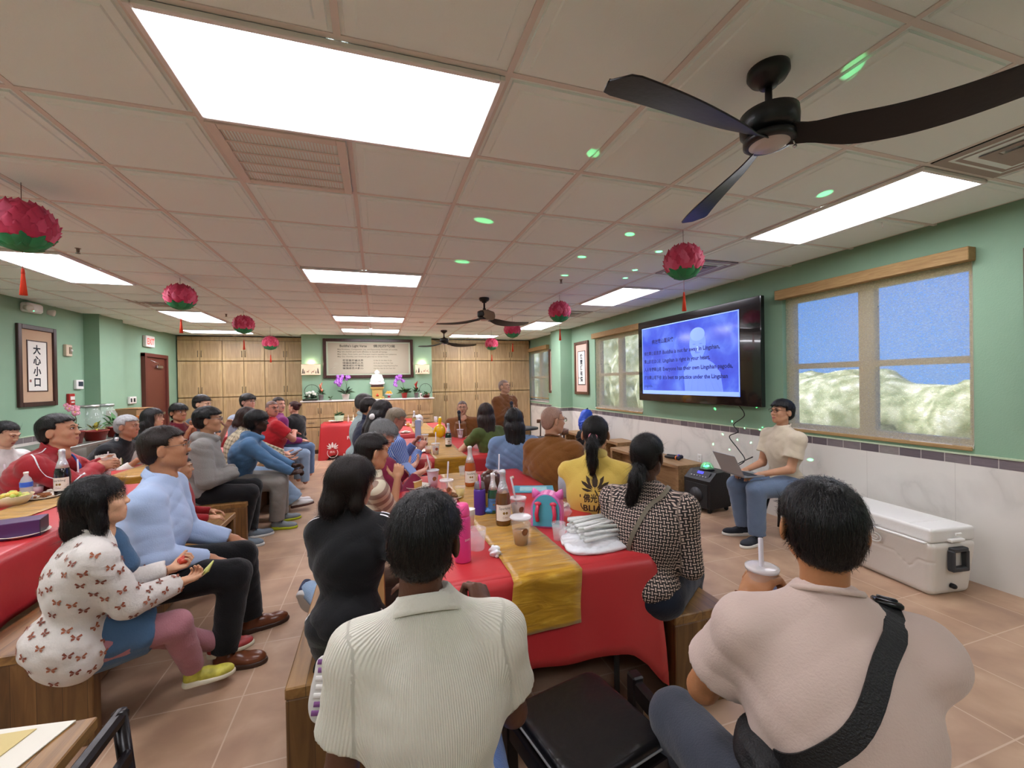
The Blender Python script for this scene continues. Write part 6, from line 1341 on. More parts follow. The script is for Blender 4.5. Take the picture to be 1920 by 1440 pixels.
def pot(x, y, z, lb, pm, r, h, leaves=None, flowers=None, name='potted_plant', sh='cyl', seed=1, L=.14, n=30, stems=None, w=.3, nf=10, fr=.03):
    t = empty(name, (x, y, z), 0, lb, 'plant'); mb = MB(); mb.lathe([(0, 0), (r*.75, 0), (r, h), (r*1.06, h), (r*1.06, h*.9), (r, h*.88)] if False else [(0, 0), (r*.75, 0), (r, h*.9), (r*1.07, h*.9), (r*1.07, h), (r*.9, h), (r*.88, h*.9), (0, h*.9)], pm, n=24); mb.build('pot', t); rg = random.Random(seed)
    if leaves: leafblob(t, 'leaves', (0, 0, h), r*.8, leaves, n, L, rg, w)
    if stems:
        mb = MB()
        for st in stems: mb.tube(st, .004, mat('4a5a30', .6), 5)
        mb.build('stem', t)
    if flowers:
        for k in range(nf):
            p = flowers['pts'][k % len(flowers['pts'])]; mb = MB(); c = Vector(p)+Vector((rg.uniform(-1, 1), rg.uniform(-1, .5), rg.uniform(-1, 1)))*flowers.get('s', .03)
            for q in range(5): a = q*1.257+rg.random(); mb.ball((c.x+fr*.7*math.cos(a), c.y, c.z+fr*.7*math.sin(a)), (fr*.62, fr*.2, fr*.62), mat(flowers['c'][q % len(flowers['c'])], .5), 8)
            mb.ball((c.x, c.y-fr*.25, c.z), (fr*.25, fr*.2, fr*.25), mat(flowers.get('cc', 'e0c040'), .5), 6); mb.build('flower', t)
    return t
pot(-3.66, 6.75, .862, 'pink orchid in a red pot on the side table', mat('8a2420', .4), .10, .16, ['3a5a30', '4f7a40'], dict(pts=[(.0, 0, .42), (.05, 0, .38), (-.05, 0, .45)], c=['e0a0b0', 'd88a9e']), seed=3, stems=[[(0, 0, .1), (.03, 0, .3), (0, 0, .42)]], nf=7, fr=.035, n=14)
pot(-3.62, 7.1, .862, 'wide red pot of low golden plant on the side table', mat('922a22', .4), .13, .13, ['a89a3a', '6a7a38'], seed=5, n=30, L=.10); pot(-3.6, 7.5, .862, 'tall leafy green plant in a red pot on the side table', mat('86261f', .4), .10, .14, ['4f8a44', '3f7236'], seed=6, n=26, L=.26, w=.18)
pot(-3.58, 7.95, .862, 'blue-glazed bowl plant with small orange flowers on the side table', mat('2f6a78', .3), .13, .10, ['4f7a48', '6a8a50'], dict(pts=[(0, 0, .18), (.04, 0, .22)], c=['d8702a', 'e09040']), seed=8, n=24, nf=5, fr=.02, L=.12)
t = empty('cardboard_box', (-3.92, 8.62, .0), 0, 'brown cardboard carton stacked by the green pillar at left', 'box'); mb = MB(); mb.box((0, 0, .60), (.40, .55, 1.2), mat('8a6a48', .8, .1, 30, .08), ch=.004); mb.build('body', t); mb = MB(); mb.box((.06, 0, 1.215), (.30, .5, .012), mat('a07c54', .8)); mb.box((.2015, 0, 1.0), (.002, .2, .06), mat('6a4a30', .8)); mb.build('flap', t)
# ------------------------------------------------------------ counter decoration
CZt = CT+.011
t = empty('buddha_statue', (.0, 10.47, CZt+.32), 0, 'small white seated laughing Buddha figure on the golden pedestal', 'statue'); wm = mat('e8ebe8', .3, spec=.5)
f = Fld((-.2, -.17, -.02), (.2, .17, .40), .0065); f.ell((0, 0, .03), (.15, .11, .04), k=.02); f.ell((0, -.01, .13), (.10, .085, .09), k=.04); f.ell((0, 0, .21), (.088, .06, .06), k=.04); f.ell((0, -.01, .305), (.045, .048, .055), k=.015)
for s_ in (-1, 1): f.cone((s_*.085, 0, .22), (s_*.12, -.03, .12), .032, .03, .02); f.cone((s_*.12, -.03, .12), (s_*.05, -.09, .10), .028, .02, .02); f.cone((s_*.05, -.02, .05), (s_*.13, -.06, .05), .04, .04, .02); f.ell((s_*.047, -.01, .30), (.01, .014, .026), k=.008)
f.ell((0, -.058, .30), (.008, .008, .008), k=.006); V, Q = f.mesh(); q = Parts(); q.add(V, Q, wm); q.build('figure', t); mb = MB(); mb.box((0, 0, -.012), (.27, .2, .024), mat('3a2018', .4)); mb.build('base', t)
t = empty('pedestal', (.0, 10.47, CZt), 0, 'golden wooden pedestal with stepped base under the white statue', 'pedestal'); gm = mat('b39a58', .45, .2, 60, .1)
mb = MB()
for z, w, h in ((.012, .34, .024), (.036, .30, .024), (.05, .26, .01), (.135, .235, .165), (.235, .27, .03), (.262, .31, .028)): mb.box((0, 0, z), (w, w*.66, h), gm, ch=.004)
mb.box((0, 0, .287), (.28, .19, .022), mat('4a2c1c', .5)); mb.build('body', t); mb = MB(); mb.lathe([(0, 0), (.028, 0), (.032, .03), (.012, .045), (.008, .06), (0, .07)], mat('c8452a', .4), n=16, X=L4((0, -.10, .065), sc=(1, .5, 1))); mb.build('ornament', t)
t = empty('fruit_stand', (.26, 10.42, CZt), 0, 'footed white dish of oranges right of the golden pedestal', 'fruit dish'); mb = MB(); mb.lathe([(0, 0), (.04, 0), (.02, .02), (.015, .07), (.09, .10), (.095, .115), (.02, .09), (0, .09)], mat('d8d8dc', .4), n=24); mb.box((0, -.03, .045), (.06, .002, .05), mat('a02838', .5)); mb.build('dish', t)
for i, (dx, dy, dz) in enumerate(((-.05, 0, .125), (0, -.02, .125), (.05, .0, .125), (-.025, .01, .155), (.03, -.005, .155))): mb = MB(); mb.ball((0, 0, 0), .027, mat('e09a2a', .45, .1, 90), 14); tag(mb.build('orange', loc=(.26+dx, 10.42+dy, CZt+dz)), 'orange in the footed counter dish, '+('left one of the lower row', 'middle one of the lower row', 'right one of the lower row', 'upper left of the pile', 'upper right of the pile')[i], 'orange', 'oranges in the footed dish')
pu = dict(c=['a45ac8', 'b878d4', '9448b4'], s=.035, cc='e8d8f0')
pot(-.70, 10.45, CZt, 'purple orchid in a white and red pot, left of the statue', mat('d8d4cc', .4), .085, .13, ['2a3d2c', '3f5f3a'], dict(pts=[(-.13, -.02, .50), (-.1, -.02, .42), (-.18, -.02, .44), (-.14, -.02, .36), (.06, -.02, .5), (-.06, 0, .52)], **pu), seed=11, stems=[[(0, 0, .1), (.02, 0, .35), (-.04, 0, .52), (-.14, 0, .48), (-.16, 0, .36)], [(.02, 0, .1), (.03, 0, .4), (.08, 0, .52)]], nf=17, fr=.033, n=22, L=.2, w=.4)
pot(.62, 10.45, CZt, 'purple orchid in a red and white pot, right of the statue', mat('b03a34', .4), .07, .13, ['33502f', '48703f'], dict(pts=[(-.16, -.02, .48), (-.2, -.02, .40), (-.22, -.02, .34), (-.1, -.02, .50), (-.02, -.02, .42)], **pu), seed=12, stems=[[(0, 0, .1), (-.03, 0, .35), (-.1, 0, .5), (-.2, 0, .42), (-.22, 0, .34)]], nf=14, fr=.03, n=30, L=.17, w=.35)
def brom(x, lb, seed, c):
    t = pot(x, 10.42, CZt, lb, mat('8a8a8c', .5), .055, .13, ['2f4a2c', '44663c'], seed=seed, n=26, L=.17, w=.25); mb = MB(); rg = random.Random(seed)
    for k in range(9): a = k*.7; mb.tube([(0, 0, .16+.015*k), (.02*math.cos(a), .02*math.sin(a), .21+.02*k), (.045*math.cos(a), .045*math.sin(a), .25+.02*k)], [.012, .012, .003], mat(c[k % 2], .4), 6)
    mb.build('flower', t)
brom(-1.22, 'bromeliad with red and cream bloom in a grey pot, left counter end', 21, ['d84a34', 'e8c0a0']); brom(.90, 'bromeliad with dark red bloom in a grey pot, right counter end', 22, ['a82a24', 'c03a2c'])
for x, r, lb in ((-1.42, .155, 'thin black metal hoop ornament behind the white flowers, left'), (1.13, .145, 'thin black metal hoop ornament at the right counter end')):
    mb = MB(); mb.tube([(r*math.cos(a), 0, r+.05+r*math.sin(a)) for a in np.linspace(0, 2*math.pi, 41)[:-1]], .006, mat('2f3530', .5), 6, closed=True); mb.tube([(0, 0, .05), (0, 0, 0)], .008, BLACK, 6); mb.lathe([(0, 0), (.06, 0), (.06, .008), (0, .01)], BLACK, n=16); mb.tube([(0, 0, 2*r+.05), (0, 0, 2*r-.02)], .0015, BLACK, 4); tag(mb.build('hoop_ornament', loc=(x, 10.52, CZt)), lb, 'ornament')
t = empty('flower_basket', (-1.44, 10.38, CZt), 0, 'low basket of white flowers and dark leaves at the left counter end', 'flowers'); mb = MB(); mb.box((0, 0, .02), (.30, .12, .04), mat('2f3628', .7), ch=.01); mb.build('basket', t); rg = random.Random(4); leafblob(t, 'leaves', (0, 0, .05), .11, ['2c4a30', '3a5c36', '24402a'], 90, .09, rg)
for k in range(9): mb = MB(); c = (rg.uniform(-.14, .13), rg.uniform(-.05, .03), rg.uniform(.09, .20)); mb.ball(c, (.036, .03, .028), mat('e4e6da', .6, .5, 60), 10); mb.build('flower', t)
pot(1.13, 10.38, CZt, 'low poinsettia arrangement in a dark red dish, right counter end', mat('6a2420', .5), .09, .05, ['33542f', 'b83a30', '44663a'], seed=31, n=44, L=.10); pot(-1.02, 10.36, CZt, 'tiny sprawling green sprig next to the left bromeliad', mat('8a8a84', .5), .03, .03, ['4f7a48'], seed=33, n=16, L=.10)
mb = MB(); mb.box((0, 0, .055), (.05, .04, .11), PAPER, ch=.004); mb.box((.01, -.021, .06), (.02, .002, .05), BLACK); tag(mb.build('small_box', loc=(1.0, 10.36, CZt)), 'small white box with dark mark beside the right bromeliad', 'box')
# ------------------------------------------------------------ right side floor things
t = empty('party_speaker', (3.72, 4.06, 0), math.radians(8), 'black wheeled party speaker on the floor under the television', 'speaker'); sm = mat('0f0f11', .5, .2, 80)
pf = [(-.18, 0.05), (.17, .05), (.17, .46), (-.07, .46), (-.18, .37)]
mb = MB(); mb.prism(pf, .36, sm, X=L4((0, .18, 0), rx=math.pi/2)); mb.build('cabinet', t)
mb = MB(); mb.box((-.183, 0, .20), (.008, .30, .26), mat('1b1b1d', .7, .6, 150), ch=.004); gq = mb.build('grille', t); mb = MB(); mb.lathe([(0, 0), (.085, 0), (.09, .004), (0, .01)], mat('2a2a2e', .5), n=32, X=L4((-.187, 0, .19), ry=-math.pi/2)); mb.build('woofer', gq)
mb = MB(); X = L4((-.127, 0, .417), ry=-math.radians(50)); mb.box((0, 0, .002), (.12, .26, .004), mat('3a3a40', .4), X=X)
for i in range(6): mb.ball((-.02, -.1+i*.04, .008), .009, mat('b8b8bc', .3), 8, X=X)
mb.box((.03, .0, .005), (.03, .08, .003), mat('3a3ad8', .3, emit=1.5), X=X); mb.build('control_panel', t)
for sx in (-1, 1):
    for sy in (-1, 1): mb = MB(); mb.lathe([(0, -.012), (.025, -.012), (.025, .012), (0, .012)], BLACK, n=16, X=L4((sx*.14, sy*.14, .026), rx=math.pi/2)); mb.box((sx*.14, sy*.14, .045), (.03, .03, .02), BLACK); mb.build('wheel', t)
mb = MB(); addtext(mb, 'AUDIO', .02, mat('c0c0c4', .4), Matrix.Translation((-.1885, .02, .09)) @ Matrix.Rotation(-math.pi/2, 4, 'Z') @ Matrix.Rotation(math.pi/2, 4, 'X'), 'CENTER')
DX, DY, DZ = 3.72, 4.06, .462
t = empty('disco_light', (DX, DY, DZ), 0, 'crystal dome disco light glowing green on top of the speaker', 'disco light'); mb = MB(); mb.lathe([(0, 0), (.085, 0), (.08, .02), (0, .02)], BLACK, n=24); mb.build('base', t)
mb = MB(); V = []; 
for j in range(5):
    for i in range(16): r = .075*math.cos(j*.33); a = (i+.5*(j % 2))*.3927; V.append((r*math.cos(a), r*math.sin(a), .02+.075*math.sin(j*.33)))
mb.add(V, [(j*16+i, j*16+(i+1) % 16, (j+1)*16+(i+1) % 16, (j+1)*16+i) for j in range(4) for i in range(16)]+[tuple(64+i for i in range(16))], mat('9ff0c0', .05, alpha=.4, spec=.9)); mb.build('crystal_dome', t)
mb = MB(); rg = random.Random(9)
for i in range(9): a = rg.uniform(0, 6.3); r = rg.uniform(.0, .045); mb.ball((r*math.cos(a), r*math.sin(a), .035+rg.uniform(0, .02)), .010, mat('30f890', .3, emit=6), 8)
mb.build('led', t)
def dot(tx, ty, tz, e=6, ang=1.3, col=(.15, 1, .35)):
    L = bpy.data.lights.new('disco_beam', 'SPOT'); L.energy = e; L.color = col; L.spot_size = math.radians(ang); L.spot_blend = .5; L.shadow_soft_size = .004
    o = bpy.data.objects.new('disco_beam', L); COL.objects.link(o); o.parent = t; p = Vector((0, 0, .10)); o.location = p; o.rotation_euler = (Vector((tx-DX, ty-DY, tz-DZ))-p).to_track_quat('-Z', 'Y').to_euler()
for k, (px, py) in enumerate(((1600, 125), (1112, 287), (905, 411), (866, 490), (1180, 437), (1090, 480), (1058, 515), (1548, 360), (1235, 470), (1172, 520), (1190, 505))):
    q = onz(px, py, HC); dot(q.x, q.y, q.z, 520, (1.0 if k < 2 else 1.5))
def onx(px, py, x): d = ray(px, py); s = x/d.x; return (x, d.y*s, CZ+d.z*s)
for px, py in ((1340, 770), (1371, 793), (1355, 815), (1382, 825), (1407, 830), (1337, 833), (1415, 766), (1396, 803), (1517, 862), (1367, 843), (1425, 805)): dot(*onx(px, py, XR-.02), e=200, ang=1.8)
# microphones
def mic(name, loc, d, lb, ring=None, L=.22, parent=None):
    t = empty(name, loc, 0, lb, 'microphone'); X = Matrix.Translation((0, 0, 0)) @ Vector(d).to_track_quat('Z', 'Y').to_matrix().to_4x4()
    mb = MB(); mb.lathe([(0, 0), (.016, 0), (.018, .01), (.020, L*.6), (.024, L*.78), (0, L*.79)], mat('101012', .4), n=20, X=X); mb.build('handle', t); mb = MB(); mb.ball((0, 0, L*.88), (.027, .027, .03), mat('23283a', .7, .8, 200), 18, X=X); mb.build('head', t)
    if ring: mb = MB(); mb.lathe([(.0255, L*.70), (.030, L*.72), (.030, L*.76), (.0255, L*.78)], mat(ring, .4), n=20, X=X, caps=False); mb.build('ring', t)
    return t
mic('microphone', (3.80, 4.93, .475), (.25, -1, .02), 'black wireless microphone with orange ring on the low bench, nearer one', 'e0702a', .25); mic('microphone', (3.89, 5.0, .475), (.3, -1, .02), 'black wireless microphone with violet ring on the low bench, farther one', '4a3aa8', .25)
# backpack
t = empty('blue_backpack', (3.85, 7.35, .53), .3, 'bright blue backpack with black straps on the wooden bench', 'backpack'); f = Fld((-.24, -.2, -.05), (.24, .2, .52), .010); f.ell((0, 0, .2), (.17, .12, .22), k=.03); f.ell((.02, 0, .36), (.12, .10, .10), k=.04); f.ell((-.10, -.08, .15), (.09, .07, .12), k=.02); f.disp(foldfn(3, 1.2), .008); V, Q = f.mesh(); q = Parts(); q.add(V, Q, mat('1f49b0', .55, .2, 60, .25, 12)); q.build('body', t)
mb = MB(); mb.tube([(-.05, -.12, .3), (-.12, -.16, .15), (-.14, -.13, .0), (-.18, -.17, -.1), (-.17, -.2, -.2)], .02, mat('15161a', .7), 8); mb.tube([(.05, -.12, .34), (.09, -.17, .2), (.07, -.14, .04), (0, -.15, .02)], .02, mat('15161a', .7), 8); mb.tube([(-.03, 0, .44), (.02, -.03, .48), (.07, 0, .43)], .01, mat('15161a', .7), 6); mb.build('strap', t)
crumple(3.60, 7.06, .36, .11, mat('18181b', .8), 'black jacket bunched over the end of the backpack bench', 'black_jacket', 'jacket', (.9, .8, 1.4))
# cooler
t = empty('cooler', (3.60, 1.86, 0), -math.radians(7.5), 'large white hard cooler with black side latch standing along the marble wall', 'cooler'); cw = mat('d9d3cb', .45, .05, 90, .03); cw2 = mat('e2e0dc', .42, .08, 120)
f = Fld((-.05, -.05, -.02), (.50, 1.12, .40), .008); X, Y, Z = f.grids(); w2, l2, h2 = .205, .52, .19; tp = .03*(1-Z/.38)
qx = np.abs(X-.215)-(w2-.045)+tp; qy = np.abs(Y-.535)-(l2-.045)+tp; qz = np.abs(Z-.19)-(h2-.02)
f.F = (np.sqrt(np.maximum(qx, 0)**2+np.maximum(qy, 0)**2+np.maximum(qz+.02, 0)**2*1.0)+np.minimum(np.maximum(np.maximum(qx, qy), qz), 0)-.045).astype(np.float32); f.F = np.maximum(f.F, (Z-.375)+0*X+0*Y).astype(np.float32)
g = np.where((X < .06) & (np.abs(Z-(.24-.09*np.clip((np.abs(Y-.535)-.0)/.12-2.2, 0, 1)+.09*np.clip((np.abs(Y-.535))/.06-6.0, 0, 1))) < .006), .005, 0); f.F = f.F+g.astype(np.float32)
V, Q = f.mesh(); q = Parts(); q.add(V, Q, cw); bo = q.build('tub', t)
f = Fld((-.05, -.05, .36), (.50, 1.12, .52), .007); X, Y, Z = f.grids(); qx = np.abs(X-.215)-(w2-.03); qy = np.abs(Y-.535)-(l2-.03); qz = np.abs(Z-.425)-.032
f.F = (np.sqrt(np.maximum(qx, 0)**2+np.maximum(qy, 0)**2+np.maximum(qz, 0)**2)+np.minimum(np.maximum(np.maximum(qx, qy), qz), 0)-.018).astype(np.float32)
f.F += np.where((Z > .45) & (np.abs(np.abs(Y-.535)-.36) < .006) & (np.abs(X-.215) < .17), .006, 0).astype(np.float32)
V, Q = f.mesh(); q = Parts(); q.add(V, Q, cw2); q.build('lid', t)
mb = MB(); mb.box((.0, .535, .378), (.03, .98, .012), cw2, ch=.003); mb.build('rim', bo); mb = MB(); mb.box((.215, .012, .395), (.12, .03, .02), cw2, ch=.004); mb.box((.215, -.002, .44), (.05, .012, .02), cw2, ch=.003); mb.build('lid_catch', t)
mb = MB(); dk = mat('35373a', .5); 
for b__ in (((.215, .0, .335), (.13, .04, .03)), ((.155, .0, .26), (.025, .04, .14)), ((.275, .0, .26), (.025, .04, .14)), ((.215, .0, .20), (.14, .04, .03))): mb.box(b__[0], b__[1], dk, ch=.006)
mb.build('side_handle', t); mb = MB(); mb.lathe([(0, 0), (.018, 0), (.018, .02), (.012, .03), (0, .03)], BLACK, n=16, X=L4((.20, .035, .07), rx=math.pi/2)); mb.build('drain_plug', t)
mb = MB(); XX = L4((-.0005, .70, .19), rz=-math.pi/2) @ Matrix.Rotation(math.pi/2, 4, 'X'); XX = Matrix.Translation((.012, .88, .12)) @ Matrix.Rotation(-math.pi/2, 4, 'Z') @ Matrix.Rotation(math.pi/2, 4, 'X')
mb.add([(0, 0, .002), (.34, 0, .002), (.34, .06, .002), (0, .06, .002)], [(0, 1, 2, 3)], mat('dcdcdc', .5), X=XX); mb.add([(.27, .03, .003), (.32, .03, .003), (.32, .052, .003), (.27, .052, .003)], [(0, 1, 2, 3)], mat('3a72b8', .5), X=XX); mb.add([(.0, .004, .003), (.34, .004, .003), (.34, .008, .003), (0, .008, .003)], [(0, 1, 2, 3)], mat('3a72b8', .5), X=XX)
for i in range(5): mb.add([(.03+.04*i, .022, .003), (.045+.04*i, .022, .003), (.045+.04*i, .037, .003), (.03+.04*i, .037, .003)], [(0, 1, 2, 3)], mat('8a94a4', .5), X=XX)
mb.build('sticker', bo)
mb = MB(); XX = Matrix.Translation((.004, .98, .245)) @ Matrix.Rotation(-math.pi/2, 4, 'Z') @ Matrix.Rotation(math.pi/2, 4, 'X')
for i in range(2): mb.tube([(.46+.125*i+.05*math.cos(a), .055+.032*math.sin(a), .002) for a in np.linspace(0, 6.28, 25)[:-1]], .006, cw2, 6, X=XX, closed=True); mb.tube([(.46+.125*i+.025*math.cos(a), .055+.014*math.sin(a), .002) for a in np.linspace(0, 6.28, 17)[:-1]], .004, cw2, 6, X=XX, closed=True)
addtext(mb, 'IGL', .10, cw2, XX @ Matrix.Translation((.14, .02, .003)), bold=.004); mb.build('embossed_name', bo)
# ------------------------------------------------------------ cloth patterns
def pat(name, fn, rough=.8):
    def g(n, l, b): v, u, w = cylxyz(n, l); fn(n, l, b, v, u, w)
    return nodes_mat(name, g, rough)
def fr(n, l, a, k, off=0): return mth(n, l, 'FRACT', mth(n, l, 'ADD', mth(n, l, 'DIVIDE', a, k), off))
def _ribs(n, l, b, v, u, w):
    b.inputs['Base Color'].default_value = (*lin('d3cfc0'), 1); q = mth(n, l, 'SINE', mth(n, l, 'MULTIPLY', u, 2*math.pi/.0062)); q2 = noise(n, l, mapscale(n, l, v, (1, 1, 1)), 220, 3)
    bump(n, l, b, mth(n, l, 'ADD', mth(n, l, 'MULTIPLY', q, .5), mth(n, l, 'MULTIPLY', q2, .8)), .55, .003)
RIBS = pat('ribbed_knit', _ribs, .8)
def _hound(n, l, b, v, u, w):
    k = .0165; a = mth(n, l, 'ADD', mth(n, l, 'DIVIDE', u, k), 100); c = mth(n, l, 'ADD', mth(n, l, 'DIVIDE', w, k), 100); fa = mth(n, l, 'SUBTRACT', mth(n, l, 'FRACT', a), .5); fc = mth(n, l, 'SUBTRACT', mth(n, l, 'FRACT', c), .5)
    par = mth(n, l, 'MODULO', mth(n, l, 'ADD', mth(n, l, 'FLOOR', a), mth(n, l, 'FLOOR', c)), 2)
    def bar(x, y): return mth(n, l, 'MULTIPLY', mth(n, l, 'LESS_THAN', mth(n, l, 'ABSOLUTE', x), .17), mth(n, l, 'LESS_THAN', mth(n, l, 'ABSOLUTE', y), .55))
    m = mth(n, l, 'ADD', mth(n, l, 'MULTIPLY', par, bar(fa, fc)), mth(n, l, 'MULTIPLY', mth(n, l, 'SUBTRACT', 1, par), bar(fc, fa)))
    l.new(mixc(n, l, m, '1c1414', 'c2ab9d'), b.inputs['Base Color'])
HOUND = pat('basketweave_print', _hound, .75)
def stripes(name, axis, k, duty, c1, c2):
    def f(n, l, b, v, u, w): l.new(mixc(n, l, mth(n, l, 'LESS_THAN', fr(n, l, u if axis == 'u' else w, k, 10), duty), c1, c2), b.inputs['Base Color'])
    return pat(name, f)
STR = stripes('wide_stripes', 'v', .062, .5, '8f7768', 'c9bfa6'); BSTR = stripes('blue_stripes', 'u', .014, .3, '3f62b0', 'b8c8e4'); GSTR = stripes('grey_stripes', 'u', .03, .3, '8a9c9c', 'a9b6b2')
def _plaid(n, l, b, v, u, w):
    a = mth(n, l, 'LESS_THAN', fr(n, l, u, .05, 9), .4); c = mth(n, l, 'LESS_THAN', fr(n, l, w, .05, 9), .4); l.new(mixc(n, l, mth(n, l, 'MULTIPLY', mth(n, l, 'ADD', a, c), .5), 'b9ab90', '6b6452'), b.inputs['Base Color'])
PLAID = pat('plaid_flannel', _plaid)
def cloth(c, b=.25, bs=120, var=.06, rough=.85, sheen=.15): return mat(c, rough, b, bs, var, 10, sheen=sheen, spec=.25)
DEN = cloth('5b7494', .4, 220, .18); DENL = cloth('8ba3bd', .4, 200, .15); DEND = cloth('2c3b55', .35, 200); BLK = cloth('111113', .2); NAVY = cloth('1b2035', .2); CHAR = cloth('3b3f49', .3, 200)
ROBE = cloth('7a4e22', .35, 140, .12); ROBE2 = cloth('6a4122', .3, 140)
ASN, ASNL, TAN, DKB, FAIR, RUD = 'bd8d6d', 'cfa488', 'a97a58', '4a2d20', 'c99680', 'b87b66'
BH = '0d0b0b'; GREY = '8b8c8c'
WS = mat('e2e0e2', .6); WHT = cloth('d9d7d2'); 
SHW = dict(m=mat('dcdad6', .5), sole=mat('d9d6d0', .6), lace='f0f0f0')
def ribbon(tp, bv, pts, w, m, off=.0025, n=28, d=(0, 1, 0), dist=.6):
    """strip laid on the cloth: pts are ray start points, d the ray direction (or one per point)"""
    P_ = []; pts = [np.array(p, float) for p in pts]; seg = len(pts)-1
    for i in range(n+1):
        t = i/n*seg; k = min(int(t), seg-1); f = t-k; p = pts[k]*(1-f)+pts[k+1]*f; dd = d if not isinstance(d, list) else nv(np.array(d[k], float)*(1-f)+np.array(d[k+1], float)*f); h = bv.ray_cast(Vector(p), Vector(dd), dist)
        if h[0] is not None: P_.append((np.array(h[0]), np.array(h[1])))
    if len(P_) < 3: return None
    V = []; 
    for i, (p, nn) in enumerate(P_):
        t = P_[min(i+1, len(P_)-1)][0]-P_[max(i-1, 0)][0]; dd = nv(d if not isinstance(d, list) else d[0]); nn = nv(nn*.4+(-dd)*.6); s = nv(np.cross(t, nn)); V += [p+s*w/2+nn*off, p-s*w/2+nn*off]
    F_ = [[2*i, 2*i+1, 2*i+3, 2*i+2] for i in range(len(P_)-1)]; V = np.array(V)
    if tp is not None: tp.add(V, F_, m)
    return P_
# ------------------------------------------------------------ the guests
W4 = lambda *p: ('w',)+p
# man in ribbed polo, foreground
polo, Jp = person('man seen from behind in a ribbed cream polo shirt, sitting at the table end', .10, 1.0, 1.185, 4, seat=.47, lean=7, side=-3, lod=0, skin='5a3a2a', build=.92, girth=.93, head=(14, -6, 4),
    L=(-.20, .30, .72), R=(.16, .30, .86), curlR=55, face=dict(nose=1.1, brow=BH, fat=.5), hair=('short', BH, dict(n=11000, sw=.0006)), hs=.93, bighead=1,
    top=dict(m=RIBS, slv='short', loose=.012, collar='polo', cm=cloth('cfccbe'), fold=.0022, arm=(.058, .060, .04), belly=1.1), bot=dict(m=cloth('3f5c8c', .4, 200), loose=.012), shoe=SHW)
# man with strap
man, Jm = person('man seen from behind in a beige T-shirt with black cross-body strap, holding a cup', .985, .718, 1.185, 38, seat=.45, lean=13, lod=0, skin='a8744f', build=.89, girth=.97, head=(4, -2, 0), hs=.90, bighead=1, s=1.0,
    L=W4(.965, .925, .915), R=W4(1.085, .875, .915), hdL=(.35, .2, .45), hdR=(-.4, .35, .45), bkL=(-.6, -.6, .2), bkR=(.5, -.6, .3), curlL=45, curlR=45, elbL=(-.5, -.1, -1), elbR=(.8, -.2, -.8), footL=W4(.86, 1.17, .08), kneeL=(-.6, 1, .8),
    face=dict(nose=1, brow=BH, fat=.3), hair=('crop', BH, dict(n=12000, sw=.0006)),
    top=dict(m=cloth('c3aea3', .15, 200), slv='short', loose=.016, collar='crew', fold=.0038, arm=(.060, .064, .04), belly=1.15, fx=.9), bot=dict(m=CHAR, loose=.014), shoe=SHW)
# strap as its own thing
shm = [c for c in man.children if c.name.startswith('shirt')][0]; bpy.context.view_layer.update()
bvm = BVHTree.FromPolygons([tuple(v.co) for v in shm.data.vertices], [tuple(p.vertices) for p in shm.data.polygons])
N_, Pm, sm_ = Jm['N'], Jm['P'], Jm['s']
def strapline(pts, d): return ribbon(None, bvm, pts, .05, None, n=40, d=d)
path = strapline([N_+np.array([.115, .02, .3])*sm_, N_+np.array([.12, -.06, .25])*sm_, N_+np.array([.11, -.22, .12])*sm_, N_+np.array([.07, -.42, -.04])*sm_, N_+np.array([-.0, -.42, -.16])*sm_, N_+np.array([-.07, -.42, -.235])*sm_, N_+np.array([-.135, -.42, -.275])*sm_, N_+np.array([-.24, -.36, -.29])*sm_], [(0, 0, -1), (0, .25, -1), (0, 1, -.7), (0, 1, 0), (0, 1, 0), (0, 1, 0), (.1, 1, 0), (.5, 1, 0)])
t = empty('crossbody_bag', man.location, man.rotation_euler.z, 'black cross-body bag with buckle, worn over the beige T-shirt', 'bag')
def strapmesh(path, w, th, m, name, par):
    V = []; n = len(path); sp = [p for p, _ in path]
    sp = [sum(sp[max(0, i-2):i+3])/len(sp[max(0, i-2):i+3]) for i in range(n)]
    for i in range(n):
        tt = sp[min(i+1, n-1)]-sp[max(i-1, 0)]; nn = nv(sum(q for _, q in path[max(0, i-3):i+4])); s = nv(np.cross(tt, nn)); p = sp[i]+nn*.006
        V += [p-s*w/2-nn*th/2, p+s*w/2-nn*th/2, p+s*w/2+nn*th/2, p-s*w/2+nn*th/2]
    F_ = [[4*i+a, 4*i+(a+1) % 4, 4*i+4+(a+1) % 4, 4*i+4+a] for i in range(n-1) for a in range(4)]+[[0, 3, 2, 1], [4*n-4, 4*n-3, 4*n-2, 4*n-1]]
    mb = MB(); mb.add(V, F_, m, False); return mb.build(name, par)
SB = mat('0d0d0f', .55, .4, 250); strapmesh(path, .040, .004, SB, 'strap', t)
b0, bn = path[7]; b1 = path[10][0]; tt = nv(b1-b0); Xb = M4(np.stack([nv(np.cross(tt, bn)), tt, nv(np.cross(nv(np.cross(tt, bn)), tt))], 1), b0+bn*.010); mb = MB(); mb.box((0, 0, 0), (.050, .062, .014), mat('141416', .25), ch=.004); mb.box((0, 0, .009), (.034, .030, .006), mat('222226', .2), ch=.002); q = Parts(); q.mb(mb, Xb); q.build('buckle', t)
e0 = path[-1][0]; f = Fld(e0-.16, e0+.16, .008); f.ell(e0+np.array([-.015, .05, -.035]), (.055, .10, .05), k=.02); f.disp(foldfn(4, 1.5), .006); V, Q = f.mesh(); q = Parts(); q.add(V, Q, SB); q.build('pouch', t)
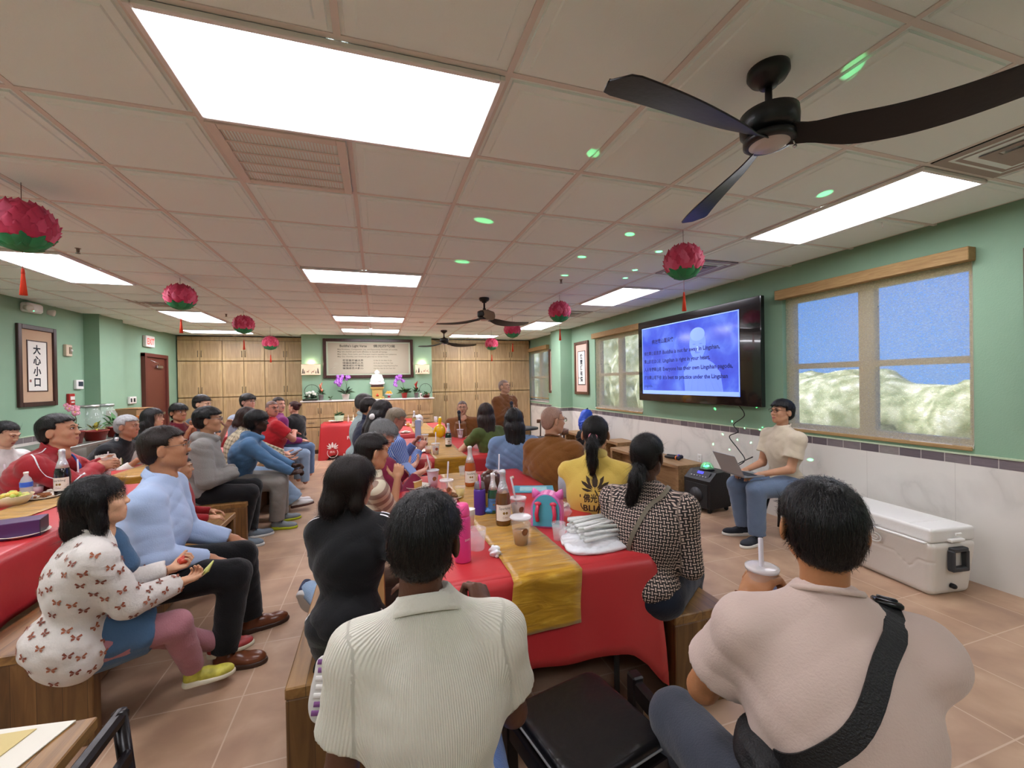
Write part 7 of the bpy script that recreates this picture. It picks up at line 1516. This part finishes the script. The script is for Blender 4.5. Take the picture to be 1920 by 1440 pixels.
c_ = cup(1.035, .925, 'bubble tea cup with thick clear straw held up by the man with the cross-body strap', 'c88a2a', .5, .0, .118, .039, z=.885, logo='8a9ac8'); mb = MB(); mb.tube([(0, 0, .02), (-.004, 0, .205)], .0065, mat('e2dce4', .3, alpha=.75), 10); mb.build('straw', c_)
# kneeling child in black
def stripes_kneel(tp, bv, J):
    for sd in (1, -1):
        a0, e0 = J['sh'][sd], J['HD'][sd][0]
        for o in (-.011, .011): ribbon(tp, bv, [a0+np.array([sd*.0, o-.01, .2]), a0+np.array([sd*.1, o-.01, .12]), a0*.4+e0*.6+np.array([sd*.2, o-.01, .06])], .010, WS, d=[(0, 0, -1), (-sd*.6, 0, -1), (-sd, 0, -.2)])
def side_stripes(tp, bv, J):
    for sd in (1, -1):
        h, k = J['hip'][sd], J['KN'][sd][0]
        for o in (-.008, .008): ribbon(tp, bv, [h+np.array([sd*.3, -.02, .05+o]), (h+k)/2+np.array([sd*.3, 0, o]), k+np.array([sd*.3, 0, o])], .007, WS, d=(-sd, 0, 0), dist=.35)
kn, Jk = person('child in a black outfit with white shoulder stripes, kneeling on the bench', -.105, 1.93, 1.125, 12, seat=.535, lean=15, lod=0, skin='c79a82', hs=1.14, head=(52, -10, 0), build=.86, girth=.95, s=.80,
    footL=(-.05, -.13, .50), footR=(.10, -.14, .49), kneeL=(-.2, 1, -.4), kneeR=(.2, 1, -.4), knee=(0, 1, -.5), R=W4(.12, 1.86, .70), L=(-.06, .36, .80), elbR=(.6, -.4, -.6), bkR=(.2, 0, 1), flexfootL=0, toeL=(-.05, -.35, -1), toeR=(.05, -.35, -1), soleupL=(0, 1, -.3), soleupR=(0, 1, -.3),
    face=dict(lip='b5766a', nose=.75, child=1, brow='2a1a14'), hair=('bob', '1d1310', dict(n=9000, sw=.0007, t=.019)), top=dict(m=BLK, slv='short', loose=.016, fold=.004, decal=stripes_kneel, hemz=.10, arm=(.060, .062, .04)), bot=dict(m=BLK, loose=.022, cuff=.085, decal=side_stripes, len=.8), shoe=dict(m=mat('b4d234', .6), sole=mat('cfccc6', .6), tread=mat('7a4a80', .6), sc=.95))
# striped child
st, Js = person('child in a beige and brown striped T-shirt beside the phone', -.03, 2.80, 1.12, 75, lean=6, skin='c0906e', lod=0, hs=1.15, s=.86, seat=.47, head=(-5, -8, 0), L=(-.1, .28, .74), R=(.05, .22, .93), curlR=60, face=dict(child=1, nose=.8, brow=BH), hair=('short', '1a1311', dict(n=5000)), top=dict(m=STR, slv='half', loose=.012, collar='crew', fold=.003), bot=dict(m=DENL, loose=.012), footR=(-.15, -.38, .32), kneeR=(.9, .4, -.2), toeR=(-.5, .3, -.8), shoe=dict(m=mat('1d2746', .6), sole=mat('c8c4c0', .6), lace='d8d8d8'))
gh, Jg = person('grey-haired person in a maroon top, bent over a phone at the nearest right table', .04, 3.5, 1.145, 60, lean=24, skin=FAIR, lod=0, head=(20, -25, 0), R=W4(.28, 3.36, .83), L=W4(.22, 3.55, .83), bkR=(0, .5, -1), hdR=(.1, 1, .3), curlR=30, bkL=(0, .4, -1), hair=('shag', GREY, dict(n=5000, t=.014)), glasses='3a3030', top=dict(m=cloth('7c2540'), slv='long', loose=.016, collar='crew', fold=.004), bot=dict(m=NAVY), shoe=SHW)
mb = MB(); X = L4((.235, 3.42, .875), rz=.55, rx=.5); mb.box((0, 0, 0), (.075, .155, .010), mat('7d94c4', .3), X=X, ch=.003); mb.box((-.015, .05, .0-.008), (.03, .035, .006), mat('2c3448', .2), X=X, ch=.003); tag(mb.build('phone'), 'light blue mobile phone held over the nearest right table', 'phone')
ob, Jo = person('grey-blond man with glasses in a blue striped shirt, eating at the second right table', .185, 4.55, 1.175, 68, lean=20, skin=RUD, lod=0, head=(20, -24, 0), R=W4(.40, 4.42, .86), L=W4(.36, 4.62, .90), curlR=45, curlL=50, hair=('short', '9a8c78', dict(n=4000, t=.010)), glasses='4a3028', top=dict(m=BSTR, slv='long', loose=.016, collar='shirt', cm=cloth('5f80c0'), fold=.004), bot=dict(m=NAVY), shoe=SHW)
person('dark-haired person with a large white hair bow and black-and-white top', .06, 5.15, 1.235, 70, lean=14, skin=ASN, head=(8, -18, 0), hair=('long', '18100f', dict(n=1500)), top=dict(m=stripes('zebra', 'v', .05, .5, 'd8d6d4', '2a2a2c'), slv='long', fold=.004), bot=dict(m=BLK))
mb = MB(); m_ = cloth('dcd9d4', .3)
for s_ in (-1, 1): mb.ball((s_*.055, 0, .01), (.055, .03, .036), m_, 12)
mb.ball((0, 0, 0), (.018, .03, .02), m_, 10); o = mb.build('hair_bow', loc=(-.035, 5.08, 1.17), rz=1.1); tag(o, 'large white fabric bow at the back of the dark-haired guest', 'hair bow')
person('guest in a dark navy jacket with black hair, before the curly-haired guest', -.10, 5.75, 1.245, 72, lean=10, skin=ASN, head=(5, -12, 0), hair=('shag', '1b1514', dict(n=1200)), top=dict(m=NAVY, slv='long', loose=.022, collar='tall'), bot=dict(m=BLK))
person('guest with curly grey hair in a grey-blue striped top, nearest the buffet', -.175, 6.35, 1.275, 75, lean=9, skin=FAIR, head=(5, -8, 0), hair=('shag', '4c4846', dict(n=2500, t=.02)), top=dict(m=GSTR, slv='long', loose=.02, collar='shirt', cm=cloth('9aa8a8')), bot=dict(m=BLK))
# right side
def cups_at(): pass
hs_, Jh = person('woman in a black and cream basketweave-print blouse with a low black ponytail', 1.285, 1.80, 1.165, 50, lean=9, lod=0, skin='4e3226', head=(10, -4, 0), hs=1.0, hair=('pony', '0c0a0a', dict(n=5000, sw=.0006)), pony=dict(pts=[(0, -.105, -.055), (.0, -.145, -.10), (-.03, -.13, -.22), (-.05, -.10, -.33)], r=[.034, .036, .030, .012], n=2200), top=dict(m=HOUND, slv='long', loose=.016, fold=.0035, label='black blouse with cream basketweave print'), L=(-.10, .30, .66), R=(.14, .30, .68), bot=dict(m=cloth('161c2a'), loose=.014), shoe=dict(m=BLACK, sole=BLACK), build=1.02)
t = empty('shoulder_bag', hs_.location, hs_.rotation_euler.z, 'thin olive shoulder-bag strap over the basketweave blouse', 'bag'); sho = [c for c in hs_.children if c.name.startswith('shirt')][0]; bvh_ = BVHTree.FromPolygons([tuple(v.co) for v in sho.data.vertices], [tuple(p.vertices) for p in sho.data.polygons]); N_ = Jh['N']
pa = ribbon(None, bvh_, [N_+np.array([.10, -.05, .25]), N_+np.array([.10, -.25, .10]), N_+np.array([.04, -.35, -.06]), N_+np.array([-.04, -.35, -.22]), N_+np.array([-.10, -.35, -.34])], .02, None, n=30, d=[(0, .2, -1), (0, 1, -.6), (0, 1, 0), (0, 1, 0), (.2, 1, 0)]); strapmesh(pa, .020, .003, mat('6b6353', .6), 'strap', t)
def vest(tp, bv, J):
    dk = mat('3a2c1c', .8); c = J['N']-J['up']*.235*J['s']; mb = MB()
    def sub(poly, sx, sy, ox, oy):
        P_ = [(x*sx+ox, y*sy+oy) for x, y in poly]; n = len(P_); cx = sum(p[0] for p in P_)/n; cy = sum(p[1] for p in P_)/n; V = [(cx, cy, 0)]; F_ = []; R_ = 4; ring = []
        dens = []; 
        for i in range(n):
            for q in range(3): f = q/3; dens.append((P_[i][0]*(1-f)+P_[(i+1) % n][0]*f, P_[i][1]*(1-f)+P_[(i+1) % n][1]*f))
        m = len(dens)
        for r in range(1, R_+1):
            for p in dens: V.append((cx+(p[0]-cx)*r/R_, cy+(p[1]-cy)*r/R_, 0))
        for i in range(m): F_.append((0, 1+i, 1+(i+1) % m))
        for r in range(R_-1):
            for i in range(m): F_.append((1+r*m+i, 1+(r+1)*m+i, 1+(r+1)*m+(i+1) % m, 1+r*m+(i+1) % m))
        mb.add(V, F_, dk)
    for p in LOTUS: sub(p, .150, .175, 0, .075)
    yl = mat('c9ad5c', .85, sheen=.15)
    mb2 = MB()
    def tubeflat(pts, w, m, z=0):
        V = []; pts = [Vector((x, y, 0)) for x, y in pts]
        for i, p in enumerate(pts): tt = (pts[min(i+1, len(pts)-1)]-pts[max(i-1, 0)]).normalized(); s = Vector((-tt.y, tt.x, 0)); V += [p+s*w/2, p-s*w/2]
        return V, [(2*i, 2*i+1, 2*i+3, 2*i+2) for i in range(len(pts)-1)]
    V, F_ = tubeflat([(.028*math.sin(a)*1.0*(1-.2*math.cos(a)), .125-.042*math.cos(a)) for a in np.linspace(-2.9, 2.9, 22)], .005, yl); mb2.add(V, F_, yl)
    V, F_ = tubeflat([(.0, .07), (.022, .03), (.025, -.03), (.012, -.10), (-.01, -.15)], .008, dk); mb.add(V, F_, dk); V, F_ = tubeflat([(-.09, .04), (-.085, -.03), (-.05, -.10)], .006, dk); mb.add(V, F_, dk)
    addtext(mb, '佛光', .055, dk, Matrix.Translation((-.07, .0, 0)), width=.085, bold=.0015); addtext(mb, 'BLIA', .052, dk, Matrix.Translation((-.075, -.058, 0)), width=.115, bold=.0012)
    X = M4(np.stack([(1, 0, 0), nv(J['up']), nv(np.cross((1, 0, 0), J['up']))], 1), c+np.array([0, -.35, .02]))
    decal(tp, bv, mb, X.tolist(), .0022); decal(tp, bv, mb2, X.tolist(), .0032)
yv, Jy = person('woman in a yellow vest printed with a dark lotus, black ponytail with pink tie', 1.335, 2.42, 1.20, 32, lean=6, lod=0, skin=ASN, head=(0, 0, 0), hs=1.02, hair=('pony', '0f0c0c', dict(n=5000, sw=.0006)), pony=dict(pts=[(-.01, -.115, .0), (-.015, -.155, -.05), (-.015, -.155, -.15), (-.02, -.14, -.245)], r=[.024, .036, .032, .012], n=2200), tie='e08a9a', top=dict(name='vest', m=cloth('d2b458', .2), slv='none', loose=.022, collar='tall', cm=cloth('cdb668'), fold=.003, decal=vest), bot=dict(m=NAVY), shoe=SHW, L=(-.12, .3, .68), R=(.12, .3, .68))
# grey short sleeves under the vest
for sd in (1, -1): a0 = Jy['sh'][sd]; e0 = Jy['HD'][sd][0]; mb = MB(); mb.tube([tuple(a0), tuple(a0*.75+e0*.25), tuple(a0*.45+e0*.55)], [.062, .066, .062], cloth('9aa0a8', .3), 20); mb.build('sleeve', yv)
person('shaven-headed monk with glasses in a plain brown robe, seated, facing right', 1.43, 3.32, 1.21, 48, lean=6, lod=0, skin='b88a70', head=(38, -3, 0), hs=1.05, hair=('buzz', '9a7868', {}), glasses='2a2224', girth=1.15, build=1.05, top=dict(name='robe', m=ROBE, slv='long', loose=.03, collar='crew', cm=ROBE2, fold=.006, arm=(.07, .08, .09), hemz=.02, belly=1.1), bot=dict(name='robe_skirt', m=ROBE, loose=.05), shoe=dict(m=mat('5a4a3a', .6), sole=BLACK))
person('woman with long black hair in a washed denim shirt', 1.275, 3.95, 1.175, 8, lean=10, skin=ASN, lod=0, hair=('long', '151011', dict(n=4000)), build=1.05, girth=1.1, top=dict(m=cloth('7089ad', .4, 220, .2), slv='half', loose=.02, collar='shirt', cm=cloth('7089ad', .4, 220, .2), fold=.006), bot=dict(m=DEND), shoe=SHW, L=(-.2, .34, .80), R=(.1, .3, .7))
person('woman in an olive green T-shirt with long brown hair, leaning on the second right table', 1.22, 4.85, 1.185, -25, lean=14, skin=ASNL, lod=0, head=(35, 0, 0), hair=('long', '2c1c16', dict(n=4000)), build=.92, girth=.9, top=dict(m=cloth('4d5a2c'), slv='short', loose=.01, collar='crew'), bot=dict(m=DEND), shoe=SHW, L=W4(1.06, 5.06, .80), R=W4(1.28, 4.52, .80), elbL=(-1, 0, -.6), elbR=(.7, -.4, -.6))
def robeface(**k): return k
mk, Jmk = person('seated monk in a brown robe with glasses, speaking into a microphone and facing the camera', 1.225, 6.32, 1.165, 188, seat=.45, lean=4, lod=0, skin='bf8f74', head=(4, 0, 0), hair=('buzz', '6a5650', {}), glasses='8a7a74', girth=1.15, build=1.08, face=dict(open=1, eye=.7, fat=.5), R=(.04, .23, .98), L=(-.14, .26, .74), curlR=75, hdR=(-.6, .3, .5), bkR=(.5, .7, 0), top=dict(name='robe', m=cloth('7a4c26', .35, 140, .12), slv='long', loose=.035, collar='robe', cm=ROBE2, fold=.007, arm=(.07, .08, .075), len=.9), bot=dict(name='robe_skirt', m=ROBE, loose=.04), shoe=dict(m=mat('5a4a3a', .6), sole=BLACK))
w_ = Jmk['w'](Jmk['HD'][1][1]); mic('microphone', (w_[0]-.02, w_[1]-.035, w_[2]-.05), (-.03, .10, 1), 'black microphone held by the seated monk', None, .21)
sk_, Jsk = person('standing monk in a brown robe with shaven head holding a microphone', 1.87, 6.22, 1.515, 150, stand=True, lean=0, lod=0, skin='bf9378', head=(-12, 5, 0), hair=('buzz', '8a7468', {}), s=.93, face=dict(eye=.8), R=(.10, .26, 1.10), L=(-.06, .24, 1.02), curlR=75, curlL=60, hdR=(-.7, .3, .3), bkR=(.5, .7, 0), top=dict(name='robe', m=cloth('6f4523', .35, 140, .12), slv='long', loose=.035, collar='robe', cm=ROBE2, fold=.007, arm=(.072, .09, .10), hemz=.3, len=.9), bot=dict(name='robe_skirt', m=ROBE2, loose=.06, skirt=1), shoe=dict(m=mat('5a4a3a', .6), sole=BLACK))
w_ = Jsk['w'](Jsk['HD'][1][1]); mic('microphone', (w_[0]-.02, w_[1]-.04, w_[2]-.06), (-.02, .03, 1), 'black microphone held upright by the standing monk', None, .22)
# man with laptop
lm, Jl = person('man with black-rimmed glasses in a cream T-shirt using a laptop on his knees', 3.73, 3.09, 1.21, -82, seat=.45, lean=3, lod=0, skin='b98a6c', head=(-2, 4, 0), hs=1.02, hair=('crop', BH, dict(n=5000, t=.017)), glasses='141214', build=1.0, girth=.95, face=dict(eye=.7), L=(-.10, .33, .645), R=(.11, .33, .645), bkL=(0, .2, 1), bkR=(0, .2, 1), curlL=15, curlR=15, top=dict(m=cloth('c6b9a3', .15), slv='short', loose=.014, collar='crew', fold=.003, arm=(.056, .064, .04), hemz=.03), bot=dict(m=cloth('64758e', .4, 220, .15), loose=.02, cuff=.075), shoe=dict(m=mat('23262e', .7, .3, 200), sole=mat('e0dcd4', .6), lace='8a8680'), footL=(-.12, .42, .085), footR=(.12, .36, .085))
def seatlap(z=.62): 
    q = Jl['w'](np.array([0, .44, z])); return q
q = seatlap(.655); t = empty('laptop', q, -Jl['a'], 'open grey laptop on the knees of the man with glasses', 'laptop'); lg = mat('8e9094', .35, metal=.6); mb = MB(); mb.box((0, .02, -.018), (.31, .22, .014), lg, ch=.004); mb.build('base', t); mb = MB(); mb.box((0, .03, -.0095), (.27, .10, .003), mat('26272a', .5)); mb.box((0, -.055, -.0105), (.10, .06, .001), mat('7c7e82', .4)); mb.build('keyboard', t)
mb = MB(); mb.box((0, 0, .11), (.31, .008, .22), lg, ch=.003); mb.box((0, -.0045, .11), (.29, .001, .19), mat('1c1f26', .2)); o = mb.build('screen_lid', t, loc=(0, .128, -.012)); o.rotation_euler = (-math.radians(27), 0, 0)
# left side people
bl, Jb = person('heavy-set man in a light blue dress shirt with glasses and goatee, hands on his knees', -1.115, 2.79, 1.215, 82, lean=10, lod=0, skin='b07c5c', build=1.15, girth=1.18, head=(-8, 3, 0), hs=1.05, hair=('fade', '241812', dict(n=7000, sw=.0006, t=.008)), beard='3a2a22', glasses='6a5e58', face=dict(fat=1, eye=.6, nose=1.0, brow='241812'), R=W4(-.93, 2.76, .595), L=W4(-.90, 3.06, .60), hdR=(.12, 1, -.45), hdL=(.2, 1, -.5), bkR=(0, .4, 1), bkL=(0, .4, 1), curlR=18, curlL=30, elbR=(.7, -.5, -.8),
    footR=(.13, .37, .085), footL=(-.20, .46, .085), top=dict(m=cloth('a8bcdc', .12, 160, .03), slv='long', loose=.018, collar='shirt', cm=cloth('a8bcdc'), fold=.0045, arm=(.072, .066, .04), cuff=1, belly=1.15, hemz=.02), bot=dict(m=cloth('0f0f11'), loose=.014, cuff=.07), shoe=dict(m=mat('6b3a22', .3), sole=mat('3a2418', .5), lace='3a2014'))
def buttf(tp, bv, J):
    rg = random.Random(3); mats_ = [mat(c, .8) for c in ('8a4a34', '9a5a3e', '7a4030')]; C0 = J['C']
    for k in range(900):
        ang = rg.uniform(0, 6.28); zc = rg.uniform(J['P'][2]-.12, J['N'][2]+.03); d = Vector((-math.cos(ang), -math.sin(ang), rg.uniform(-.3, .3))).normalized(); o = Vector((math.cos(ang), math.sin(ang), 0))*.6+Vector((rg.uniform(-.25, .25), rg.uniform(-.05, .3), zc)); h = bv.ray_cast(o, d, 1.0)
        if h[0] is None: continue
        if any((h[0]-u).length < .042 for u in buttf.u): continue
        buttf.u.append(h[0].copy()); n_ = h[1]; up = Vector((0, 0, 1)); xx = up.cross(n_)
        if xx.length < .2: xx = Vector((1, 0, 0))
        xx.normalize(); yy = n_.cross(xx); a = rg.uniform(-.5, .5); ca, sa = math.cos(a), math.sin(a); x2 = xx*ca+yy*sa; y2 = yy*ca-xx*sa; c = h[0]+n_*.0032; s = .0135
        for sg in (-1, 1):
            for W_ in (((0, .05), (.95, .95), (1.3, .45), (.6, -.05)), ((.08, -.05), (.95, -.15), (.85, -.85), (.3, -.6))): tp.add([tuple(c+x2*sg*s*px_+y2*s*py_) for px_, py_ in W_], [[0, 1, 2, 3]], mats_[k % 3])
buttf.u = []
gi, Jgi = person('girl with a black bob in a white jacket printed with rust butterflies, holding fruit', -1.13, 2.235, 1.055, 58, lean=12, lod=0, skin='cfa080', s=.83, hs=1.12, head=(12, 6, 0), hair=('bob', '0e0b0c', dict(n=8000, sw=.0007, t=.012)), face=dict(child=1, nose=.75, fat=.8, lip='c07a70', eye=.8), R=W4(-.90, 2.33, .64), L=W4(-.98, 2.44, .67), curlR=45, curlL=50, bkR=(0, -.2, -1), bkL=(0, .2, -1), elbR=(.5, -.6, -.8),
    footR=W4(-.90, 2.50, .13), footL=W4(-.86, 2.70, .14), toeR=(.25, 1, -.05), toeL=(.3, 1, .05), top=dict(name='jacket', m=cloth('cfc9c2', .2), slv='long', loose=.022, fold=.0055, decal=buttf, hemz=.05, hood=0, arm=(.064, .064, .046), collar='crew', cm=cloth('d4cec8')), bot=dict(m=cloth('a8727a', .3, 160), loose=.012, cuff=.06, len=.93), skirt=dict(m=cloth('43607e'), len=.74), shoe=dict(m=(mat('c9b84a', .5, 0, 60, .9, 22), mat('a83a3a', .5, 0, 60, .9, 22)), sole=mat('d8d0b8', .6), sc=1.0))
mb = MB(); P_ = Jgi['N']; q = Parts(); f = Fld(P_-.22, P_+.2, .007); f.cone(P_+np.array([0, .055, -.03]), P_+np.array([.0, .095, -.17]), .03, .045, .03); f.cone(P_+np.array([-.04, .03, .01]), P_+np.array([.0, .07, -.06]), .022, .028, .02); V, Q = f.mesh(); q.add(V, Q, cloth('43607e')); q.build('dress_top', gi)
w_ = Jgi['w'](Jgi['HD'][-1][1]); f = Fld((-.05,)*3, (.05,)*3, .004); f.ell((0, 0, 0), (.026, .032, .018), k=.005); f.disp(lambda X, Y, Z: np.sin(X*180)*np.sin(Y*160), .004); V, Q = f.mesh(); q = Parts(); q.add(V, Q, mat('c8442a', .35, .3, 60)); o = q.build('red_fruit'); o.location = (w_[0]+.06, w_[1]+.03, w_[2]+.030); tag(o, 'piece of red fruit in the girl\'s far hand', 'fruit')
w_ = Jgi['w'](Jgi['HD'][1][1]); mb = MB(); mb.tube([(0, 0, 0), (.02, .01, .02), (.045, .02, .06)], [.004, .012, .003], mat('c9cf7a', .4), 8); tag(mb.build('melon_slice', loc=(w_[0]+.085, w_[1]+.03, w_[2]+.01)), 'thin pale green melon slice in the girl\'s near hand', 'fruit')
person('boy half hidden behind the blue-shirted man, dark hair and red top', -1.40, 3.72, .93, 75, lean=4, skin=ASN, s=.66, hs=1.2, hair=('short', BH, dict(n=800)), top=dict(m=cloth('8f1c20'), slv='long', loose=.02), bot=dict(m=BLK))
person('youth with glasses in a grey hooded sweatshirt and black trousers, hands in his pocket', -1.565, 4.80, 1.225, 82, lean=9, lod=0, skin='b98a6a', build=1.05, girth=1.08, head=(-2, 0, 0), hs=1.06, hair=('crop', BH, dict(n=5000, t=.018)), glasses='a8a4a0', face=dict(eye=.6), L=(.02, .26, .72), R=(.06, .28, .70), noL=1, noR=1, elbR=(.8, -.6, -.6), footR=(.16, .34, .085), footL=(-.05, .40, .085), top=dict(name='hoodie', m=cloth('86837f', .3, 150), slv='long', loose=.03, hood=1, fold=.006, arm=(.07, .07, .05), belly=1.2, len=1.1, hemz=.02), bot=dict(m=BLK, loose=.016, cuff=.07), shoe=dict(m=mat('6f7c86', .7, .3, 150, .2), sole=mat('c6c8c4', .6), lace='3a7aa0'))
person('dark-skinned youth in a blue hooded sweatshirt with clasped hands', -1.25, 5.22, 1.16, 82, lean=22, lod=0, skin='3c241b', head=(-4, 0, 0), hs=1.04, hair=('shag', '0c0a0a', dict(n=4000, t=.020)), face=dict(lip='5a342c'), L=W4(-.88, 5.26, .62), R=W4(-.90, 5.12, .60), curlL=55, curlR=55, hdR=(-.3, 1, .1), hdL=(.3, 1, .1), bkR=(.6, 0, 1), bkL=(-.6, 0, 1), footR=(.14, .40, .085), top=dict(name='hoodie', m=cloth('4b6d8e', .3, 150), slv='long', loose=.024, hood=1, fold=.006), bot=dict(m=cloth('87827c', .2), loose=.022, cuff=.075), shoe=dict(m=mat('7d858a', .7, .3, 150), sole=mat('b8c82a', .5), lace='2f5f7a'))
pl_, Jpl = person('person in plaid flannel and wide light jeans behind the blue-hooded youth, holding a phone', -1.50, 5.82, 1.175, 72, lean=18, lod=0, skin=FAIR, head=(0, -15, 0), hair=('bob', '2e1c16', dict(n=1500)), L=W4(-1.10, 6.02, .66), R=W4(-1.12, 5.85, .66), bkL=(0, .3, -1), bkR=(0, .3, -1), footR=W4(-1.0, 5.80, .12), footL=W4(-1.05, 6.1, .085), toeR=(.3, 1, .15), top=dict(m=PLAID, slv='long', loose=.02, collar='shirt', cm=cloth('a89c84')), bot=dict(m=DENL, loose=.035, cuff=.11), shoe=dict(m=mat('d8d6d6', .5), sole=mat('5a3a34', .6), lace='e8e8e8'))
mb = MB(); mb.box((0, 0, 0), (.07, .14, .009), mat('3a3038', .3), ch=.002); o = mb.build('phone', loc=(-1.00, 5.97, .70), rz=-1.1); o.rotation_euler.x = .4; tag(o, 'dark phone in the hands of the person in plaid', 'phone')
person('stout bald man with glasses and grey beard in a red T-shirt, turning to look back', -1.47, 6.95, 1.215, 60, lean=4, lod=0, skin=RUD, build=1.1, girth=1.25, head=(75, 0, 0), hair=('buzz', '7a6058', {}), beard='6a625e', glasses='3a3234', face=dict(fat=.8), L=(-.1, .3, .78), R=(.05, .32, .84), elbR=(.9, -.2, -.5), top=dict(m=cloth('a81c24'), slv='short', loose=.022, collar='crew', belly=1.3, arm=(.07, .075, .04)), bot=dict(m=DENL))
person('person in a purple top with dark hair tied back, beyond the red-shirted man', -1.50, 7.55, 1.245, 60, lean=4, skin=FAIR, head=(70, 0, 0), hair=('pony', '2a1c18', dict(n=800)), beard='8a8280', top=dict(m=cloth('7a2a66'), slv='long', loose=.02), bot=dict(m=DEN))
person('person in a black cardigan with dark red hair bun, farthest along the left aisle', -1.42, 8.30, 1.16, 300, lean=8, skin=FAIR, head=(-10, -5, 0), hair=('bun', '3a1714', dict(n=800)), top=dict(m=BLK, slv='long', loose=.02), bot=dict(m=DEN))
person('man with glasses and dark fringe in a pale shirt, facing the camera, far left', -1.95, 7.62, 1.30, 150, lean=4, skin=FAIR, head=(-30, 0, 0), hair=('shag', '1d1715', dict(n=1200)), glasses='5a4a44', top=dict(m=cloth('aab6c8'), slv='long', loose=.02, collar='shirt', cm=cloth('aab6c8')), bot=dict(m=DEN))
person('bearded man in a grey T-shirt behind the maroon-shirted youth', -2.43, 7.22, 1.30, 105, lean=6, skin=ASNL, head=(0, -8, 0), hair=('crop', '1a1412', dict(n=1500, t=.016)), beard='2a201c', face=dict(), top=dict(m=cloth('5b6068'), slv='short', collar='crew'), bot=dict(m=DEN), L=(-.1, .3, .95), R=(.08, .25, 1.05))
person('youth in a maroon shirt with black fringe eating with raised hands', -2.47, 6.55, 1.22, 118, lean=8, lod=0, skin='a06e54', head=(8, 0, 0), hair=('shag', '0e0b0b', dict(n=2500)), face=dict(), L=(-.05, .25, 1.0), R=(.06, .27, .95), curlL=60, curlR=60, top=dict(m=cloth('5f1622'), slv='half', collar='shirt', cm=cloth('5f1622')), bot=dict(m=DEND))
person('woman with long wavy black hair looking toward the television, behind the old man', -2.52, 6.02, 1.19, 88, lean=12, lod=0, skin=ASNL, head=(0, 3, 0), hair=('long', '141011', dict(n=3000, t=.018)), top=dict(m=BLK, slv='long', loose=.02), bot=dict(m=BLK))
ov_, Jov = person('old grey-haired man in black quilted vest over white sleeves, leaning on the red table', -2.46, 5.35, 1.155, 95, lean=28, lod=0, skin='b08068', head=(2, -4, 0), hair=('fade', 'a8a8a8', dict(n=5000, t=.009)), face=dict(eye=.5), L=(-.12, .38, .80), R=(.12, .40, .80), curlR=15, curlL=15, top=dict(name='vest', m=cloth('15171c', .3, 60), slv='none', loose=.03, collar='tall', cm=cloth('1c1f26')), bot=dict(m=BLK))
for sd in (1, -1): mb = MB(); a0 = Jov['sh'][sd]; e0, w0 = Jov['HD'][sd]; mb.tube([tuple(a0), tuple(a0*.7+e0*.3), tuple(a0*.3+e0*.7), tuple(e0), tuple(e0*.6+w0*.4), tuple(e0*.15+w0*.85)], [.070, .080, .074, .066, .056, .042], cloth('d0ccc4', .5, 40), 20); mb.build('sleeve', ov_)
rj, Jr = person('man with black flat-top hair in a red track jacket with white piping, holding a cup', -2.52, 4.48, 1.20, 76, lean=26, lod=0, skin='c08e70', head=(12, 6, 0), hs=1.18, build=1.2, hair=('fade', '14100f', dict(n=5000, t=.010)), L=W4(-2.36, 4.74, .88), R=W4(-2.34, 4.60, .87), curlL=50, curlR=50, hdR=(.1, .9, .1), hdL=(.2, .9, 0), bkR=(.9, -.2, .3), bkL=(-.9, -.2, .3), elbR=(1, -.3, -.5), elbL=(-1, -.3, -.6),
    top=dict(name='track_jacket', m=cloth('a0262e', .15, 90, .08, .6), slv='long', loose=.028, collar='tall', fold=.007, arm=(.066, .066, .05), decal=lambda tp, bv, J: [ribbon(tp, bv, [J['N']+np.array([sd*.06, -.02, .25]), J['sh'][sd]+np.array([sd*.02, .0, .22]), J['sh'][sd]*.5+J['HD'][sd][0]*.5+np.array([sd*.25, -.02, .05]), J['HD'][sd][0]+np.array([sd*.25, .0, .03]), J['HD'][sd][0]*.4+J['HD'][sd][1]*.6+np.array([sd*.22, 0, .03])], .009, WS, d=[(0, 0, -1), (0, 0, -1), (-sd, 0, -.2), (-sd, 0, 0), (-sd, 0, 0)], n=44, dist=.4) for sd in (1, -1)]), bot=dict(m=BLK))
mb = MB(); N_ = Jr['N']; mb.tube([tuple(N_+np.array(p)) for p in ((-.05, .05, .0), (-.03, .11, -.06), (-.01, .155, -.14), (0, .16, -.22))], .008, mat('2a50a0', .5), 6); mb.build('lanyard', rj)
person('woman in a white floral top at the left frame edge, looking down', -3.14, 4.92, 1.16, 100, lean=14, lod=0, skin=ASNL, head=(0, -22, 0), hair=('bun', BH, dict(n=2500)), top=dict(m=cloth('cfcac6', .2, 60, .25), slv='long', loose=.018), bot=dict(m=BLK))
print('LOG')
for r in LOG: print(r[0], 's', r[1], 'head %.2f %.2f %.2f' % r[2], 'pelvis %.2f %.2f' % r[3][:2])
